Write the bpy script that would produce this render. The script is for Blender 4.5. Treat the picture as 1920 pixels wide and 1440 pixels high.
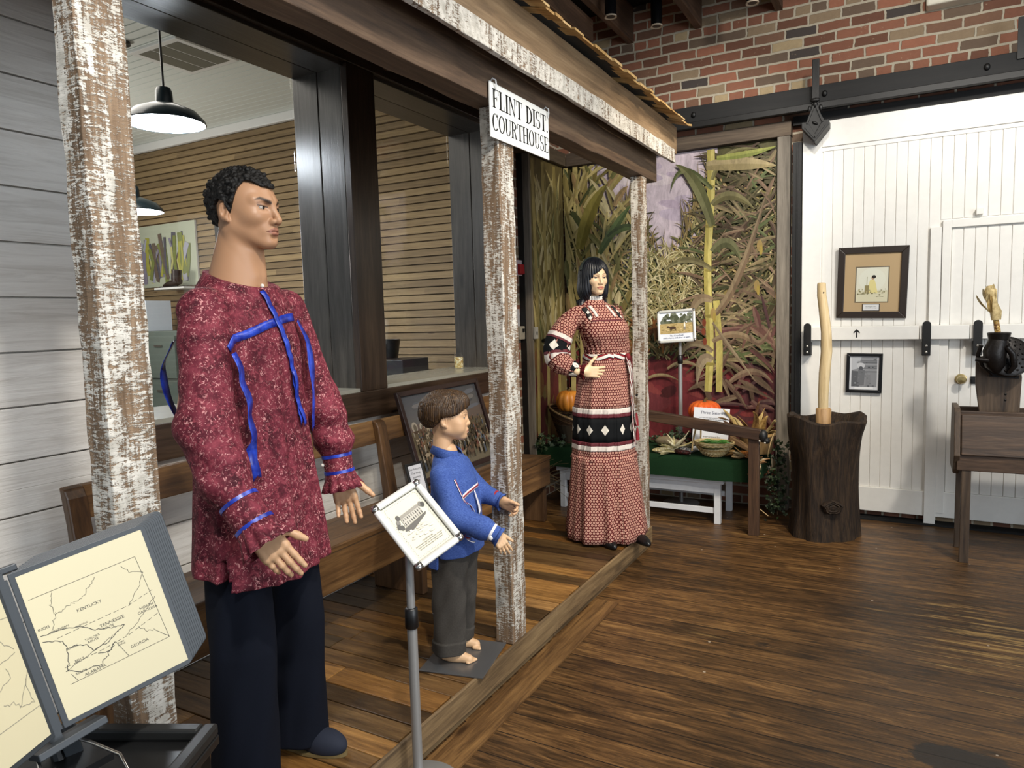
import bpy, math, random
import numpy as np
from mathutils import Vector, Matrix

for _o in list(bpy.data.objects):
    bpy.data.objects.remove(_o)
scene = bpy.context.scene
R = math.radians
rnd = random.Random(11)

# ------------------------------------------------------------------ camera
PITCH, ROLL, YAW, CAMZ = R(5.4), R(1.68), R(29.07), 1.54
cd = bpy.data.cameras.new('camera')
cam = bpy.data.objects.new('camera', cd)
scene.collection.objects.link(cam)
cd.sensor_fit = 'HORIZONTAL'
cd.sensor_width = 36.0
cd.lens = 36.0 * 1331.0 / 1920.0
cd.clip_start = 0.05
_f = Vector((-math.sin(YAW) * math.cos(PITCH), math.cos(YAW) * math.cos(PITCH), -math.sin(PITCH)))
_r = Vector((math.cos(YAW), math.sin(YAW), 0))
_u = _r.cross(_f)
_R = math.cos(ROLL) * _r - math.sin(ROLL) * _u
_U = math.sin(ROLL) * _r + math.cos(ROLL) * _u
_m = Matrix((_R, _U, -_f)).transposed().to_4x4()
_m.translation = Vector((0, 0, CAMZ))
cam.matrix_world = _m
scene.camera = cam

# ------------------------------------------------------------------ look
vs = scene.view_settings
scene.display_settings.display_device = 'sRGB'
vs.view_transform = 'Standard'
vs.look = 'None'
vs.gamma = 1.0
vs.use_curve_mapping = False
vs.exposure = 0.10

# ------------------------------------------------------------------ light: ambient fill through the unbuilt sides + assumed ceiling lamps + added fill lamps
w = bpy.data.worlds.new('hall_daylight')  # assumed daylight, an even ambient fill entering by the unbuilt sides
scene.world = w
w.use_nodes = True
w.node_tree.nodes['Background'].inputs[0].default_value = (0.72, 0.86, 1.0, 1)
w.node_tree.nodes['Background'].inputs[1].default_value = 0.42


def area(name, loc, target, sx, sy, power, color=(1, 1, 1), spread=180):
    l = bpy.data.lights.new(name, 'AREA')
    l.shape = 'RECTANGLE'
    l.size, l.size_y, l.energy, l.color = sx, sy, power, color
    l.spread = R(spread)
    o = bpy.data.objects.new(name, l)
    scene.collection.objects.link(o)
    o.location = loc
    o.rotation_euler = (Vector(target) - Vector(loc)).to_track_quat('-Z', 'Y').to_euler()
    return o


def spot(name, loc, target, power, ang=70, blend=0.5, color=(1, 1, 1), size=0.05):
    l = bpy.data.lights.new(name, 'SPOT')
    l.energy, l.color, l.spot_size, l.spot_blend, l.shadow_soft_size = power, color, R(ang), blend, size
    o = bpy.data.objects.new(name, l)
    scene.collection.objects.link(o)
    o.location = loc
    o.rotation_euler = (Vector(target) - Vector(loc)).to_track_quat('-Z', 'Y').to_euler()
    return o


WARM = (1.0, 0.86, 0.66)
NEUT = (1.0, 0.95, 0.87)
COOL = (0.78, 0.90, 1.0)
area('window_daylight', (3.6, 0.8, 1.9), (-2.2, 2.0, 1.2), 3.0, 2.2, 125, (0.86, 0.93, 1.0))  # added cool fill out of view, stands in for daylight, no window there
area('ceiling_fixture_light', (0.7, 2.6, 3.68), (0.4, 2.7, 0), 1.6, 3.0, 75, NEUT)  # assumed broad overhead light, no fixture modelled
spot('track_light_near', (0.2, 0.3, 3.5), (-1.75, 1.7, 0.9), 230, 60, 0.6, NEUT, 0.06)  # assumed ceiling spot over the man
spot('track_light_mid', (0.6, 1.6, 3.5), (-1.75, 3.1, 0.6), 260, 55, 0.6, NEUT, 0.06)  # assumed ceiling spot for the middle of the porch, unseen fitting
spot('track_light_far', (0.4, 2.9, 3.5), (-1.5, 4.6, 0.9), 240, 60, 0.6, WARM, 0.06)  # assumed warm spot towards the far porch end, unseen fitting
spot('track_light_door', (1.3, 3.2, 3.5), (0.1, 5.7, 1.2), 230, 70, 0.7, NEUT, 0.08)  # assumed spot on the barn door, no housing built
spot('track_light_siding', (0.0, -0.5, 3.45), (-2.7, 0.45, 0.7), 230, 62, 0.9, (0.92, 0.96, 1.0), 0.15)  # added spot that brightens the lower siding, no real fitting
spot('track_light_mural', (-0.35, 3.5, 3.6), (-1.7, 5.7, 2.2), 190, 62, 0.8, NEUT, 0.08)  # extra spot put in to lift the upper mural
area('back_room_light', (-5.0, 2.4, 3.50), (-5.0, 2.4, 0), 2.5, 1.6, 60, (1.0, 0.95, 0.86))  # added area lamp for the back room besides the pendants, no fixture
area('back_room_far_light', (-7.6, 3.0, 2.2), (-4.6, 4.0, 3.6), 0.6, 0.6, 45, (1.0, 0.96, 0.9))  # fill lamp without a fixture, aimed up at the back-room ceiling
spot('track_light_brick', (0.2, 3.6, 3.66), (-0.2, 5.75, 3.55), 90, 80, 1.0, NEUT, 0.08)  # added wash for the dark upper brick, no fitting behind it


# ------------------------------------------------------------------ colours
def lin(c):
    return c / 12.92 if c <= 0.04045 else ((c + 0.055) / 1.055) ** 2.4


def H(h):
    h = h.lstrip('#')
    return tuple(lin(int(h[i:i + 2], 16) / 255) for i in (0, 2, 4)) + (1.0,)


# ------------------------------------------------------------------ node helpers
class NT:
    def __init__(s, name, rough=0.6, metal=0.0, spec=0.5):
        s.m = bpy.data.materials.new(name)
        s.m.use_nodes = True
        s.t = s.m.node_tree
        s.b = s.t.nodes['Principled BSDF']
        s.b.inputs['Roughness'].default_value = rough
        s.b.inputs['Metallic'].default_value = metal
        s.b.inputs['Specular IOR Level'].default_value = spec
        s._tc = None

    def n(s, typ, **kw):
        x = s.t.nodes.new('ShaderNode' + typ)
        for k, v in kw.items():
            setattr(x, k, v)
        return x

    def link(s, a, b):
        s.t.links.new(a, b)

    def set(s, node, i, v):
        if hasattr(v, 'is_output'):
            s.link(v, node.inputs[i])
        else:
            node.inputs[i].default_value = v

    def tc(s, which='Object'):
        if s._tc is None:
            s._tc = s.n('TexCoord')
        return s._tc.outputs[which]

    def mapping(s, vec, scale=(1, 1, 1), loc=(0, 0, 0), rot=(0, 0, 0)):
        x = s.n('Mapping')
        s.link(vec, x.inputs['Vector'])
        x.inputs['Scale'].default_value = scale
        x.inputs['Location'].default_value = loc
        x.inputs['Rotation'].default_value = rot
        return x.outputs[0]

    def noise(s, vec, scale=5, detail=4, rough=0.55, dist=0.0, out='Fac'):
        x = s.n('TexNoise')
        s.link(vec, x.inputs['Vector'])
        s.set(x, 'Scale', scale)
        s.set(x, 'Detail', detail)
        s.set(x, 'Roughness', rough)
        s.set(x, 'Distortion', dist)
        return x.outputs[out]

    def voronoi(s, vec, scale=5, feature='F1', out='Distance', rand=1.0):
        x = s.n('TexVoronoi', feature=feature)
        s.link(vec, x.inputs['Vector'])
        s.set(x, 'Scale', scale)
        s.set(x, 'Randomness', rand)
        return x.outputs[out]

    def ramp(s, fac, stops, interp='LINEAR'):
        x = s.n('ValToRGB')
        x.color_ramp.interpolation = interp
        el = x.color_ramp.elements
        while len(el) < len(stops):
            el.new(0.5)
        for e, (p, c) in zip(el, stops):
            e.position = p
            e.color = H(c) if isinstance(c, str) else (c if not isinstance(c, (int, float)) else (c, c, c, 1))
        s.link(fac, x.inputs[0])
        return x.outputs[0]

    def mix(s, fac, a, b, mode='MIX'):
        x = s.n('Mix', data_type='RGBA', blend_type=mode)
        s.set(x, 0, fac)
        for i, v in ((6, a), (7, b)):
            if isinstance(v, str):
                v = H(v)
            s.set(x, i, v)
        return x.outputs[2]

    def math(s, op, a, b=0.0, c=0.0):
        x = s.n('Math', operation=op)
        for i, v in enumerate((a, b, c)):
            s.set(x, i, v)
        return x.outputs[0]

    def sep(s, vec):
        x = s.n('SeparateXYZ')
        s.link(vec, x.inputs[0])
        return x.outputs

    def comb(s, a, b, c=0.0):
        x = s.n('CombineXYZ')
        for i, v in enumerate((a, b, c)):
            s.set(x, i, v)
        return x.outputs[0]

    def white(s, vec, out='Value'):
        x = s.n('TexWhiteNoise', noise_dimensions='3D')
        s.link(vec, x.inputs['Vector'])
        return x.outputs[out]

    def attr(s, name='col'):
        x = s.n('Attribute', attribute_name=name)
        return x.outputs['Color']

    def base(s, c):
        if isinstance(c, str):
            c = H(c)
        s.set(s.b, 'Base Color', c)
        return s

    def rough(s, v):
        s.set(s.b, 'Roughness', v)
        return s

    def bump(s, h, strength=0.3, dist=0.01):
        x = s.n('Bump')
        s.set(x, 'Strength', strength)
        s.set(x, 'Distance', dist)
        s.link(h, x.inputs['Height'])
        s.link(x.outputs[0], s.b.inputs['Normal'])
        return s


def plain(name, c, rough=0.6, metal=0.0, spec=0.5, var=0.0, bump=0.0, scale=20):
    k = NT(name, rough, metal, spec)
    if var or bump:
        f = k.noise(k.tc(), scale, 4)
        hc = H(c) if isinstance(c, str) else c
        d = tuple(v * (1 - var) for v in hc[:3]) + (1,)
        l = tuple(min(1, v * (1 + var) + 0.012 * var) for v in hc[:3]) + (1,)
        k.base(k.mix(f, d, l))
        if bump:
            k.bump(k.noise(k.tc(), scale * 4, 4), bump, 0.004)
    else:
        k.base(c)
    return k.m


def grey(h, f):
    r, g, b = (int(h[i:i + 2], 16) for i in (1, 3, 5))
    m = 0.3 * r + 0.59 * g + 0.11 * b
    return '#%02x%02x%02x' % tuple(int(v + (m - v) * f) for v in (r, g, b))


def wood(name, dark, mid, light, axis='y', scale=1.0, rough=0.5, bump=0.25, knots=True, spec=0.5, attr=None):
    """grain runs along `axis` of the object"""
    dark, mid, light = grey(dark, 0.2), grey(mid, 0.2), grey(light, 0.2)
    k = NT(name, rough, 0, spec)
    st = {'x': (0.6, 9, 9), 'y': (9, 0.6, 9), 'z': (9, 9, 0.6)}[axis]
    v = k.mapping(k.tc(), tuple(a * scale for a in st))
    v2 = k.mapping(k.tc(), tuple(a * scale * 6 for a in st))
    g1 = k.noise(v, 1.3, 5, 0.6, 1.2)
    g2 = k.noise(v2, 1.6, 3, 0.7)
    f = k.math('ADD', k.math('MULTIPLY', g1, 0.65), k.math('MULTIPLY', g2, 0.35))
    c = k.ramp(f, [(0.30, dark), (0.48, mid), (0.68, light)])
    if knots:
        vk = k.mapping(k.tc(), tuple({'x': (1.2, 4, 4), 'y': (4, 1.2, 4), 'z': (4, 4, 1.2)}[axis]))
        d = k.voronoi(vk, 1.1 * scale)
        kn = k.ramp(d, [(0.05, 1.0), (0.13, 0.0)])
        c = k.mix(k.math('MULTIPLY', kn, 0.8), c, dark)
    if attr:
        c = k.mix(1.0, c, k.attr(attr), 'MULTIPLY')
    k.base(c)
    if bump:
        k.bump(f, bump, 0.006)
    return k.m


def glow(name, c, strength):
    k = NT(name)
    k.base(c)
    k.b.inputs['Emission Color'].default_value = H(c)
    k.b.inputs['Emission Strength'].default_value = strength
    return k.m


# ------------------------------------------------------------------ objects
ROOTS = {}


def put(name, me, parent=None):
    o = bpy.data.objects.new(name, me)
    scene.collection.objects.link(o)
    if parent is not None:
        o.parent = parent
    return o


def tag(o, label, cat, group=None, kind=None):
    if label:
        o['label'] = label
    if cat:
        o['category'] = cat
    if group:
        o['group'] = group
    if kind:
        o['kind'] = kind
    return o


def thing(name, label, cat, loc=(0, 0, 0), rz=0.0, group=None):
    o = bpy.data.objects.new(name, None)
    o.empty_display_size = 0.05
    scene.collection.objects.link(o)
    o.location = loc
    o.rotation_euler = (0, 0, rz)
    ROOTS[o.name] = Matrix.Translation(loc) @ Matrix.Rotation(rz, 4, 'Z')
    return tag(o, label, cat, group)


def root_matrix(o):
    while o.parent is not None:
        o = o.parent
    return ROOTS.get(o.name, Matrix.Identity(4))


class MB:
    def __init__(s):
        s.v, s.f, s.uv, s.c, s.cur = [], [], {}, [], None

    def color(s, c):
        s.cur = H(c) if isinstance(c, str) else c
        return s

    def add(s, verts, faces, uvs=None):
        b = len(s.v)
        s.v.extend([tuple(p) for p in verts])
        for i, f in enumerate(faces):
            if uvs is not None:
                s.uv[len(s.f)] = [uvs[j] for j in f]
            s.f.append(tuple(b + j for j in f))
            s.c.append(s.cur)
        return s

    def box(s, lo, hi, M=None):
        x0, y0, z0 = lo
        x1, y1, z1 = hi
        vv = [(x0, y0, z0), (x1, y0, z0), (x1, y1, z0), (x0, y1, z0), (x0, y0, z1), (x1, y0, z1), (x1, y1, z1), (x0, y1, z1)]
        if M is not None:
            vv = [M @ Vector(p) for p in vv]
        return s.add(vv, [(0, 3, 2, 1), (4, 5, 6, 7), (0, 1, 5, 4), (1, 2, 6, 5), (2, 3, 7, 6), (3, 0, 4, 7)])

    def bar(s, p, q, w, h, up=(0, 0, 1)):
        """box of section w x h from p to q"""
        p, q = Vector(p), Vector(q)
        d = (q - p).normalized()
        u = Vector(up)
        sd = d.cross(u).normalized()
        u = sd.cross(d).normalized()
        vv = []
        for e in (p, q):
            for a, b in ((-1, -1), (1, -1), (1, 1), (-1, 1)):
                vv.append(e + sd * (a * w / 2) + u * (b * h / 2))
        return s.add(vv, [(0, 1, 2, 3), (7, 6, 5, 4), (0, 4, 5, 1), (1, 5, 6, 2), (2, 6, 7, 3), (3, 7, 4, 0)])

    def prism(s, poly, axis, a, b, M=None):
        """poly: 2-D points; extruded along axis from a to b.  axis x: poly=(y,z); y: (x,z); z: (x,y)"""
        n = len(poly)
        mk = {'x': lambda p, t: (t, p[0], p[1]), 'y': lambda p, t: (p[0], t, p[1]), 'z': lambda p, t: (p[0], p[1], t)}[axis]
        vv = [mk(p, a) for p in poly] + [mk(p, b) for p in poly]
        if M is not None:
            vv = [M @ Vector(p) for p in vv]
        ff = [tuple(range(n - 1, -1, -1)), tuple(range(n, 2 * n))]
        ff += [(i, (i + 1) % n, n + (i + 1) % n, n + i) for i in range(n)]
        return s.add(vv, ff)

    def quad(s, a, b, c, d, uv=True):
        return s.add([a, b, c, d], [(0, 1, 2, 3)], [(0, 0), (1, 0), (1, 1), (0, 1)] if uv else None)

    def tube(s, pts, rad, n=10, cap=True, up=(0, 0, 1), prof=None, twist=None):
        """sweep; rad: number / list / list of (ra, rb)"""
        pts = [Vector(p) for p in pts]
        m = len(pts)
        if isinstance(rad, (int, float)):
            rad = [rad] * m
        rings = []
        u0 = Vector(up)
        L = 0
        vv, uvs = [], []
        for i, p in enumerate(pts):
            d = (pts[min(i + 1, m - 1)] - pts[max(i - 1, 0)])
            d = d.normalized() if d.length > 1e-9 else Vector((0, 0, 1))
            sd = d.cross(u0)
            if sd.length < 1e-3:
                sd = d.cross(Vector((1, 0, 0.01)))
            sd.normalize()
            uu = sd.cross(d).normalized()
            u0 = uu
            if i:
                L += (p - pts[i - 1]).length
            r = rad[i]
            ra, rb = r if isinstance(r, (tuple, list)) else (r, r)
            for j in range(n):
                a = 2 * math.pi * j / n
                k = prof(i / (m - 1), a) if prof else 1.0
                vv.append(p + sd * (math.cos(a) * ra * k) + uu * (math.sin(a) * rb * k))
        ff = []
        for i in range(m - 1):
            for j in range(n):
                ff.append((i * n + j, i * n + (j + 1) % n, (i + 1) * n + (j + 1) % n, (i + 1) * n + j))
        if cap:
            ff.append(tuple(range(n - 1, -1, -1)))
            ff.append(tuple((m - 1) * n + j for j in range(n)))
        return s.add(vv, ff)

    def cyl(s, p, q, r, r2=None, n=20, cap=True):
        return s.tube([p, q], [r, r if r2 is None else r2], n, cap)

    def lathe(s, prof, center=(0, 0, 0), n=28, M=None, mod=None):
        """prof: list of (r, z); closed where r = 0"""
        c = Vector(center)
        vv, ff = [], []
        for (r, z) in prof:
            for j in range(n):
                a = 2 * math.pi * j / n
                k = mod(a, r, z) if mod else 1.0
                vv.append(Vector((r * k * math.cos(a), r * k * math.sin(a), z)))
        for i in range(len(prof) - 1):
            for j in range(n):
                ff.append((i * n + j, i * n + (j + 1) % n, (i + 1) * n + (j + 1) % n, (i + 1) * n + j))
        if M is not None:
            vv = [M @ p for p in vv]
        return s.add([p + c for p in vv], ff)

    def ball(s, c, r, n=14, M=None, m=9):
        if isinstance(r, (int, float)):
            r = (r, r, r)
        vv, ff = [], []
        for i in range(m + 1):
            t = math.pi * i / m
            for j in range(n):
                a = 2 * math.pi * j / n
                p = Vector((r[0] * math.sin(t) * math.cos(a), r[1] * math.sin(t) * math.sin(a), r[2] * math.cos(t)))
                if M is not None:
                    p = M @ p
                vv.append(p + Vector(c))
        for i in range(m):
            for j in range(n):
                ff.append(((i + 1) * n + j, (i + 1) * n + (j + 1) % n, i * n + (j + 1) % n, i * n + j))
        return s.add(vv, ff)

    def build(s, name, mat, parent=None, smooth=False, bevel=0.0, local=False, seg=2, label=None, merge=False):
        me = bpy.data.meshes.new(name)
        vv = s.v
        if parent is not None and not local:
            inv = root_matrix(parent).inverted()
            vv = [tuple(inv @ Vector(p)) for p in vv]
        me.from_pydata([tuple(p) for p in vv], [], s.f)
        if s.uv:
            lay = me.uv_layers.new(name='UVMap')
            flat = np.zeros((len(me.loops), 2), np.float32)
            for fi, uvs in s.uv.items():
                ls = me.polygons[fi].loop_start
                for k, uvp in enumerate(uvs):
                    flat[ls + k] = uvp
            lay.data.foreach_set('uv', flat.ravel())
        if any(c is not None for c in s.c):
            a = me.color_attributes.new('col', 'FLOAT_COLOR', 'CORNER')
            arr = np.ones((len(me.loops), 4), np.float32)
            for fi, c in enumerate(s.c):
                if c is not None:
                    p = me.polygons[fi]
                    arr[p.loop_start:p.loop_start + p.loop_total] = c
            a.data.foreach_set('color', arr.ravel())
        me.materials.append(mat)
        if smooth:
            me.polygons.foreach_set('use_smooth', [True] * len(me.polygons))
            try:
                me.set_sharp_from_angle(angle=R(50))
            except Exception:
                pass
        me.update()
        o = put(name, me, parent)
        if bevel:
            b = o.modifiers.new('bevel', 'BEVEL')
            b.width, b.segments, b.limit_method, b.angle_limit = bevel, seg, 'ANGLE', R(40)
        if label:
            o['label'] = label
        return o


def text_obj(name, body, size, M, mat, parent, extrude=0.0004, align='CENTER', spacing=1.0, line=1.0):
    cu = bpy.data.curves.new(name, 'FONT')
    cu.body, cu.size, cu.extrude, cu.align_x, cu.align_y = body, size, extrude, align, 'CENTER'
    cu.space_character = spacing
    cu.space_line = line
    cu.resolution_u = 3
    t = bpy.data.objects.new('tmp_text', cu)
    scene.collection.objects.link(t)
    dg = bpy.context.evaluated_depsgraph_get()
    me = bpy.data.meshes.new_from_object(t.evaluated_get(dg))
    bpy.data.objects.remove(t)
    bpy.data.curves.remove(cu)
    me.name = name
    me.materials.clear()
    me.materials.append(mat)
    if parent is not None:
        M = root_matrix(parent).inverted() @ M
    me.transform(M)
    return put(name, me, parent)


def frame_M(origin, xdir, ydir):
    x = Vector(xdir).normalized()
    y = Vector(ydir)
    y = (y - x * y.dot(x)).normalized()
    z = x.cross(y)
    m = Matrix((x, y, z)).transposed().to_4x4()
    m.translation = Vector(origin)
    return m


def struct(name, mb, mat, **kw):
    o = mb.build(name, mat, **kw)
    o['kind'] = 'structure'
    return o
# =================================================================== SETTING
XW, YB, ZD = -2.70, 5.75, 0.14       # siding face, back brick face, porch deck top

# ---- materials of the shell
STX, STY = 0.19, 2.69


def mat_floor():
    k = NT('hall_floor_boards', 0.4, 0, 0.4)
    p = k.sep(k.tc())
    row = k.math('FLOOR', k.math('DIVIDE', p[1], 0.135))
    rn = k.white(k.comb(row, 3.3, 1.0))
    fy = k.math('FRACT', k.math('DIVIDE', p[1], 0.135))
    u = k.math('ADD', p[0], k.math('MULTIPLY', rn, 7.0))
    g = k.noise(k.comb(k.math('MULTIPLY', u, 2.3), k.math('MULTIPLY', p[1], 21), rn), 1.5, 7, 0.66, 1.2)
    g2 = k.noise(k.comb(k.math('MULTIPLY', u, 5), k.math('MULTIPLY', p[1], 110), rn), 1.5, 4, 0.7)
    mot = k.noise(k.mapping(k.tc(), (1, 1.8, 1)), 5.0, 6, 0.7)
    f = k.math('ADD', k.math('MULTIPLY', g, 0.54), k.math('MULTIPLY', g2, 0.27))
    f = k.math('ADD', f, k.math('MULTIPLY', mot, 0.19))
    f = k.math('ADD', f, k.math('MULTIPLY', k.math('SUBTRACT', rn, 0.5), 0.07))
    c = k.ramp(f, [(0.35, '#1c120a'), (0.45, '#3d2a16'), (0.53, '#5a3f23'), (0.63, '#805e36')])
    # worn streaks along the grain
    wv = k.comb(k.math('MULTIPLY', p[0], 1.3), k.math('MULTIPLY', p[1], 16), 0.3)
    wn = k.noise(wv, 1.2, 6, 0.7)
    big = k.noise(k.tc(), 0.8, 2)
    wm = k.ramp(k.math('ADD', wn, k.math('MULTIPLY', k.math('SUBTRACT', big, 0.5), 0.5)), [(0.64, 0.0), (0.80, 1.0)])
    c = k.mix(k.math('MULTIPLY', wm, 0.7), c, '#a88650')
    # black stains
    sv = k.mapping(k.tc(), (1.0, 2.2, 1))
    st = k.ramp(k.noise(sv, 4.2, 6, 0.68), [(0.61, 0.0), (0.68, 1.0)])
    c = k.mix(k.math('MULTIPLY', st, 0.75), c, '#1c1815')
    # big worn-through stain near the camera, and pale wear to the right
    dx = k.math('MULTIPLY', k.math('SUBTRACT', p[0], STX), 1.0 / 0.19)
    dy = k.math('MULTIPLY', k.math('SUBTRACT', p[1], STY), 1.0 / 0.095)
    dd = k.math('ADD', k.math('SQRT', k.math('ADD', k.math('MULTIPLY', dx, dx), k.math('MULTIPLY', dy, dy))), k.math('MULTIPLY', k.math('SUBTRACT', k.noise(k.tc(), 9, 5, 0.6), 0.5), 1.6))
    c = k.mix(k.ramp(dd, [(0.85, 0.9), (0.97, 0.0)]), c, '#211e1c')
    wx = k.math('MULTIPLY', k.math('SUBTRACT', p[0], 0.42), 1.0 / 0.55)
    wy = k.math('MULTIPLY', k.math('SUBTRACT', p[1], 3.75), 1.0 / 0.75)
    we = k.math('SQRT', k.math('ADD', k.math('MULTIPLY', wx, wx), k.math('MULTIPLY', wy, wy)))
    wn2 = k.noise(k.comb(k.math('MULTIPLY', p[0], 2.2), k.math('MULTIPLY', p[1], 34), 5.0), 1.0, 6, 0.7)
    c = k.mix(k.ramp(k.math('SUBTRACT', wn2, k.math('MULTIPLY', we, 0.16)), [(0.47, 0.0), (0.53, 0.8)]), c, '#a8864e')
    seam = k.math('GREATER_THAN', k.math('ABSOLUTE', k.math('SUBTRACT', fy, 0.5)), 0.482)
    c = k.mix(k.math('MULTIPLY', seam, 0.95), c, '#0e0805')
    sp = k.math('LESS_THAN', k.voronoi(k.tc(), 7.0), 0.042)
    c = k.mix(k.math('MULTIPLY', sp, 0.7), c, '#b9ab98')
    k.base(c)
    scr = k.noise(k.comb(k.math('MULTIPLY', p[0], 9), k.math('MULTIPLY', p[1], 150), 3.0), 1.0, 4, 0.75)
    c = k.mix(k.ramp(scr, [(0.58, 0.0), (0.75, 0.45)]), c, '#120c08')
    k.base(c)
    k.rough(k.math('ADD', 0.28, k.math('MULTIPLY', g, 0.28)))
    h = k.math('SUBTRACT', f, k.math('MULTIPLY', seam, 1.0))
    k.bump(h, 0.35, 0.006)
    return k.m


def mat_brick(name, ax=0):
    k = NT(name, 0.85, 0, 0.25)
    p = k.sep(k.tc())
    wob = k.noise(k.tc(), 16, 3)
    a = k.math('ADD', p[ax], k.math('MULTIPLY', k.math('SUBTRACT', wob, 0.5), 0.022))
    wob2 = k.noise(k.mapping(k.tc(), (1, 1, 1), (5, 2, 1)), 4, 3)
    z = k.math('ADD', p[2], k.math('MULTIPLY', k.math('SUBTRACT', wob2, 0.5), 0.022))
    zr = k.math('DIVIDE', z, 0.0745)
    row = k.math('FLOOR', zr)
    rn = k.white(k.comb(row, 1.7, 0.2))
    head = k.math('LESS_THAN', k.math('MODULO', k.math('ADD', row, 0.5), 7.0), 1.0)
    su = k.math('ADD', 4.6, k.math('MULTIPLY', head, 4.4))
    u = k.math('ADD', k.math('MULTIPLY', a, su), k.math('ADD', k.math('MULTIPLY', k.math('MODULO', row, 2.0), 0.5), k.math('MULTIPLY', rn, 0.35)))
    u = k.math('ADD', u, 100.0)
    idn = k.white(k.comb(k.math('FLOOR', u), row, 4.0))
    idn2 = k.white(k.comb(k.math('FLOOR', u), row, 9.0))
    col = k.ramp(idn, [(0.0, '#76503f'), (0.18, '#8c5d49'), (0.36, '#9a6751'), (0.52, '#85634f'), (0.66, '#746252'), (0.78, '#9c876c'), (0.86, '#a86f57'), (0.93, '#bca681'), (0.97, '#4c4744')], 'CONSTANT')
    n = k.noise(k.tc(), 38, 5, 0.65)
    col = k.mix(k.math('MULTIPLY', n, 0.42), col, '#4a3830')
    chip = k.ramp(k.noise(k.mapping(k.tc(), (1, 1, 1), (3, 8, 2)), 26, 4, 0.7), [(0.66, 0.0), (0.70, 1.0)])
    col = k.mix(k.math('MULTIPLY', chip, 0.6), col, '#b09a80')
    fu = k.math('ABSOLUTE', k.math('SUBTRACT', k.math('FRACT', u), 0.5))
    fz = k.math('ABSOLUTE', k.math('SUBTRACT', k.math('FRACT', zr), 0.5))
    mw = k.math('SUBTRACT', 0.5, k.math('MULTIPLY', su, 0.0080))
    mor = k.math('MAXIMUM', k.math('SMOOTH_MAX', k.math('SUBTRACT', fu, mw), -1.0, 0.0), k.math('SUBTRACT', fz, 0.385))
    mm = k.ramp(k.math('MULTIPLY', mor, 25), [(0.0, 0.0), (0.25, 1.0)])
    mc = k.mix(k.noise(k.tc(), 50, 3), '#a69b87', '#c4b9a4')
    k.base(k.mix(mm, col, mc))
    k.bump(k.math('SUBTRACT', k.math('MULTIPLY', n, 0.35), mm), 0.8, 0.012)
    return k.m


def mat_siding():
    k = NT('white_siding', 0.55, 0, 0.35)
    v = k.mapping(k.tc(), (16, 1.2, 22))
    g = k.noise(v, 2.0, 5, 0.65, 1.0)
    c = k.ramp(g, [(0.3, '#c9c3ba'), (0.5, '#dcd7cf'), (0.7, '#e6e2da')])
    k.base(c)
    k.bump(g, 0.5, 0.006)
    return k.m


M_floor = mat_floor()
M_brickX = mat_brick('old_brick_back', 0)
M_brickY = mat_brick('old_brick_side', 1)
M_siding = mat_siding()
M_white = plain('door_white_paint', '#e8e5de', 0.45, var=0.06)
M_whitetrim = plain('white_trim_paint', '#e2e0da', 0.5, var=0.05)
M_black = plain('black_ceiling_paint', '#0b0a0a', 0.8)
M_iron = plain('black_iron', '#100f0e', 0.5, 0.1, var=0.2, bump=0.15)
M_beamblk = wood('black_painted_beam', '#0b0a0a', '#131111', '#1d1a18', 'x', 1.0, 0.7)
M_joist = wood('rough_joist', '#2c1b10', '#573a25', '#7a5538', 'y', 0.8, 0.7)
M_darkwood = wood('dark_stained_frame', '#1d130c', '#38281b', '#4f3a29', 'y', 1.0, 0.32)
M_darkwoodz = wood('dark_stained_frame_upright', '#1f140c', '#3a291b', '#54402c', 'z', 1.0, 0.3)
M_reveal = wood('grey_stained_reveal', '#241f1a', '#3f3932', '#565049', 'z', 1.0, 0.36)  # dark stain with reflections mixed into the colour as extra grey
M_plank = None

# ---- floor, ceiling, back walls
struct('floor', MB().box((-3.2, -2.2, -0.1), (4.5, 6.2, 0.0)), M_floor)
struct('wall_back', MB().box((-2.9, YB, 0), (4.5, YB + 0.25, 4.2)), M_brickX)
struct('wall_left', MB().box((-2.95, 4.85, 0), (-2.68, YB + 0.1, 4.2)), M_brickY)
struct('ceiling', MB().box((-3.1, -2.2, 4.0), (4.5, 6.0, 4.1)), M_black)
for i, x in enumerate((-2.55, -2.0, -1.45, -0.86, -0.25, 0.35, 0.95, 1.55)):
    struct('trim_%d' % (i + 1), MB().box((x - 0.025, -2.0, 3.72), (x + 0.025, YB, 4.0)), M_joist)
struct('trim_9', MB().box((-2.40, -2.0, 3.42), (-2.22, YB - 0.85, 3.72)), M_joist, bevel=0.008)
struct('trim_10', MB().box((-2.22, -2.0, 3.56), (-2.08, YB - 0.6, 3.72)), M_joist, bevel=0.008)
struct('trim_11', MB().box((-1.44, 1.2, 0.0), (-1.31, 3.46, 0.006)),
       wood('floor_header_board', '#2c1a0c', '#64421f', '#8d6230', 'y', 1.6, 0.36))
struct('trim_12', MB().box((-0.7, YB - 0.12, 0.0), (1.4, YB, 0.012)), M_black)

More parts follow.
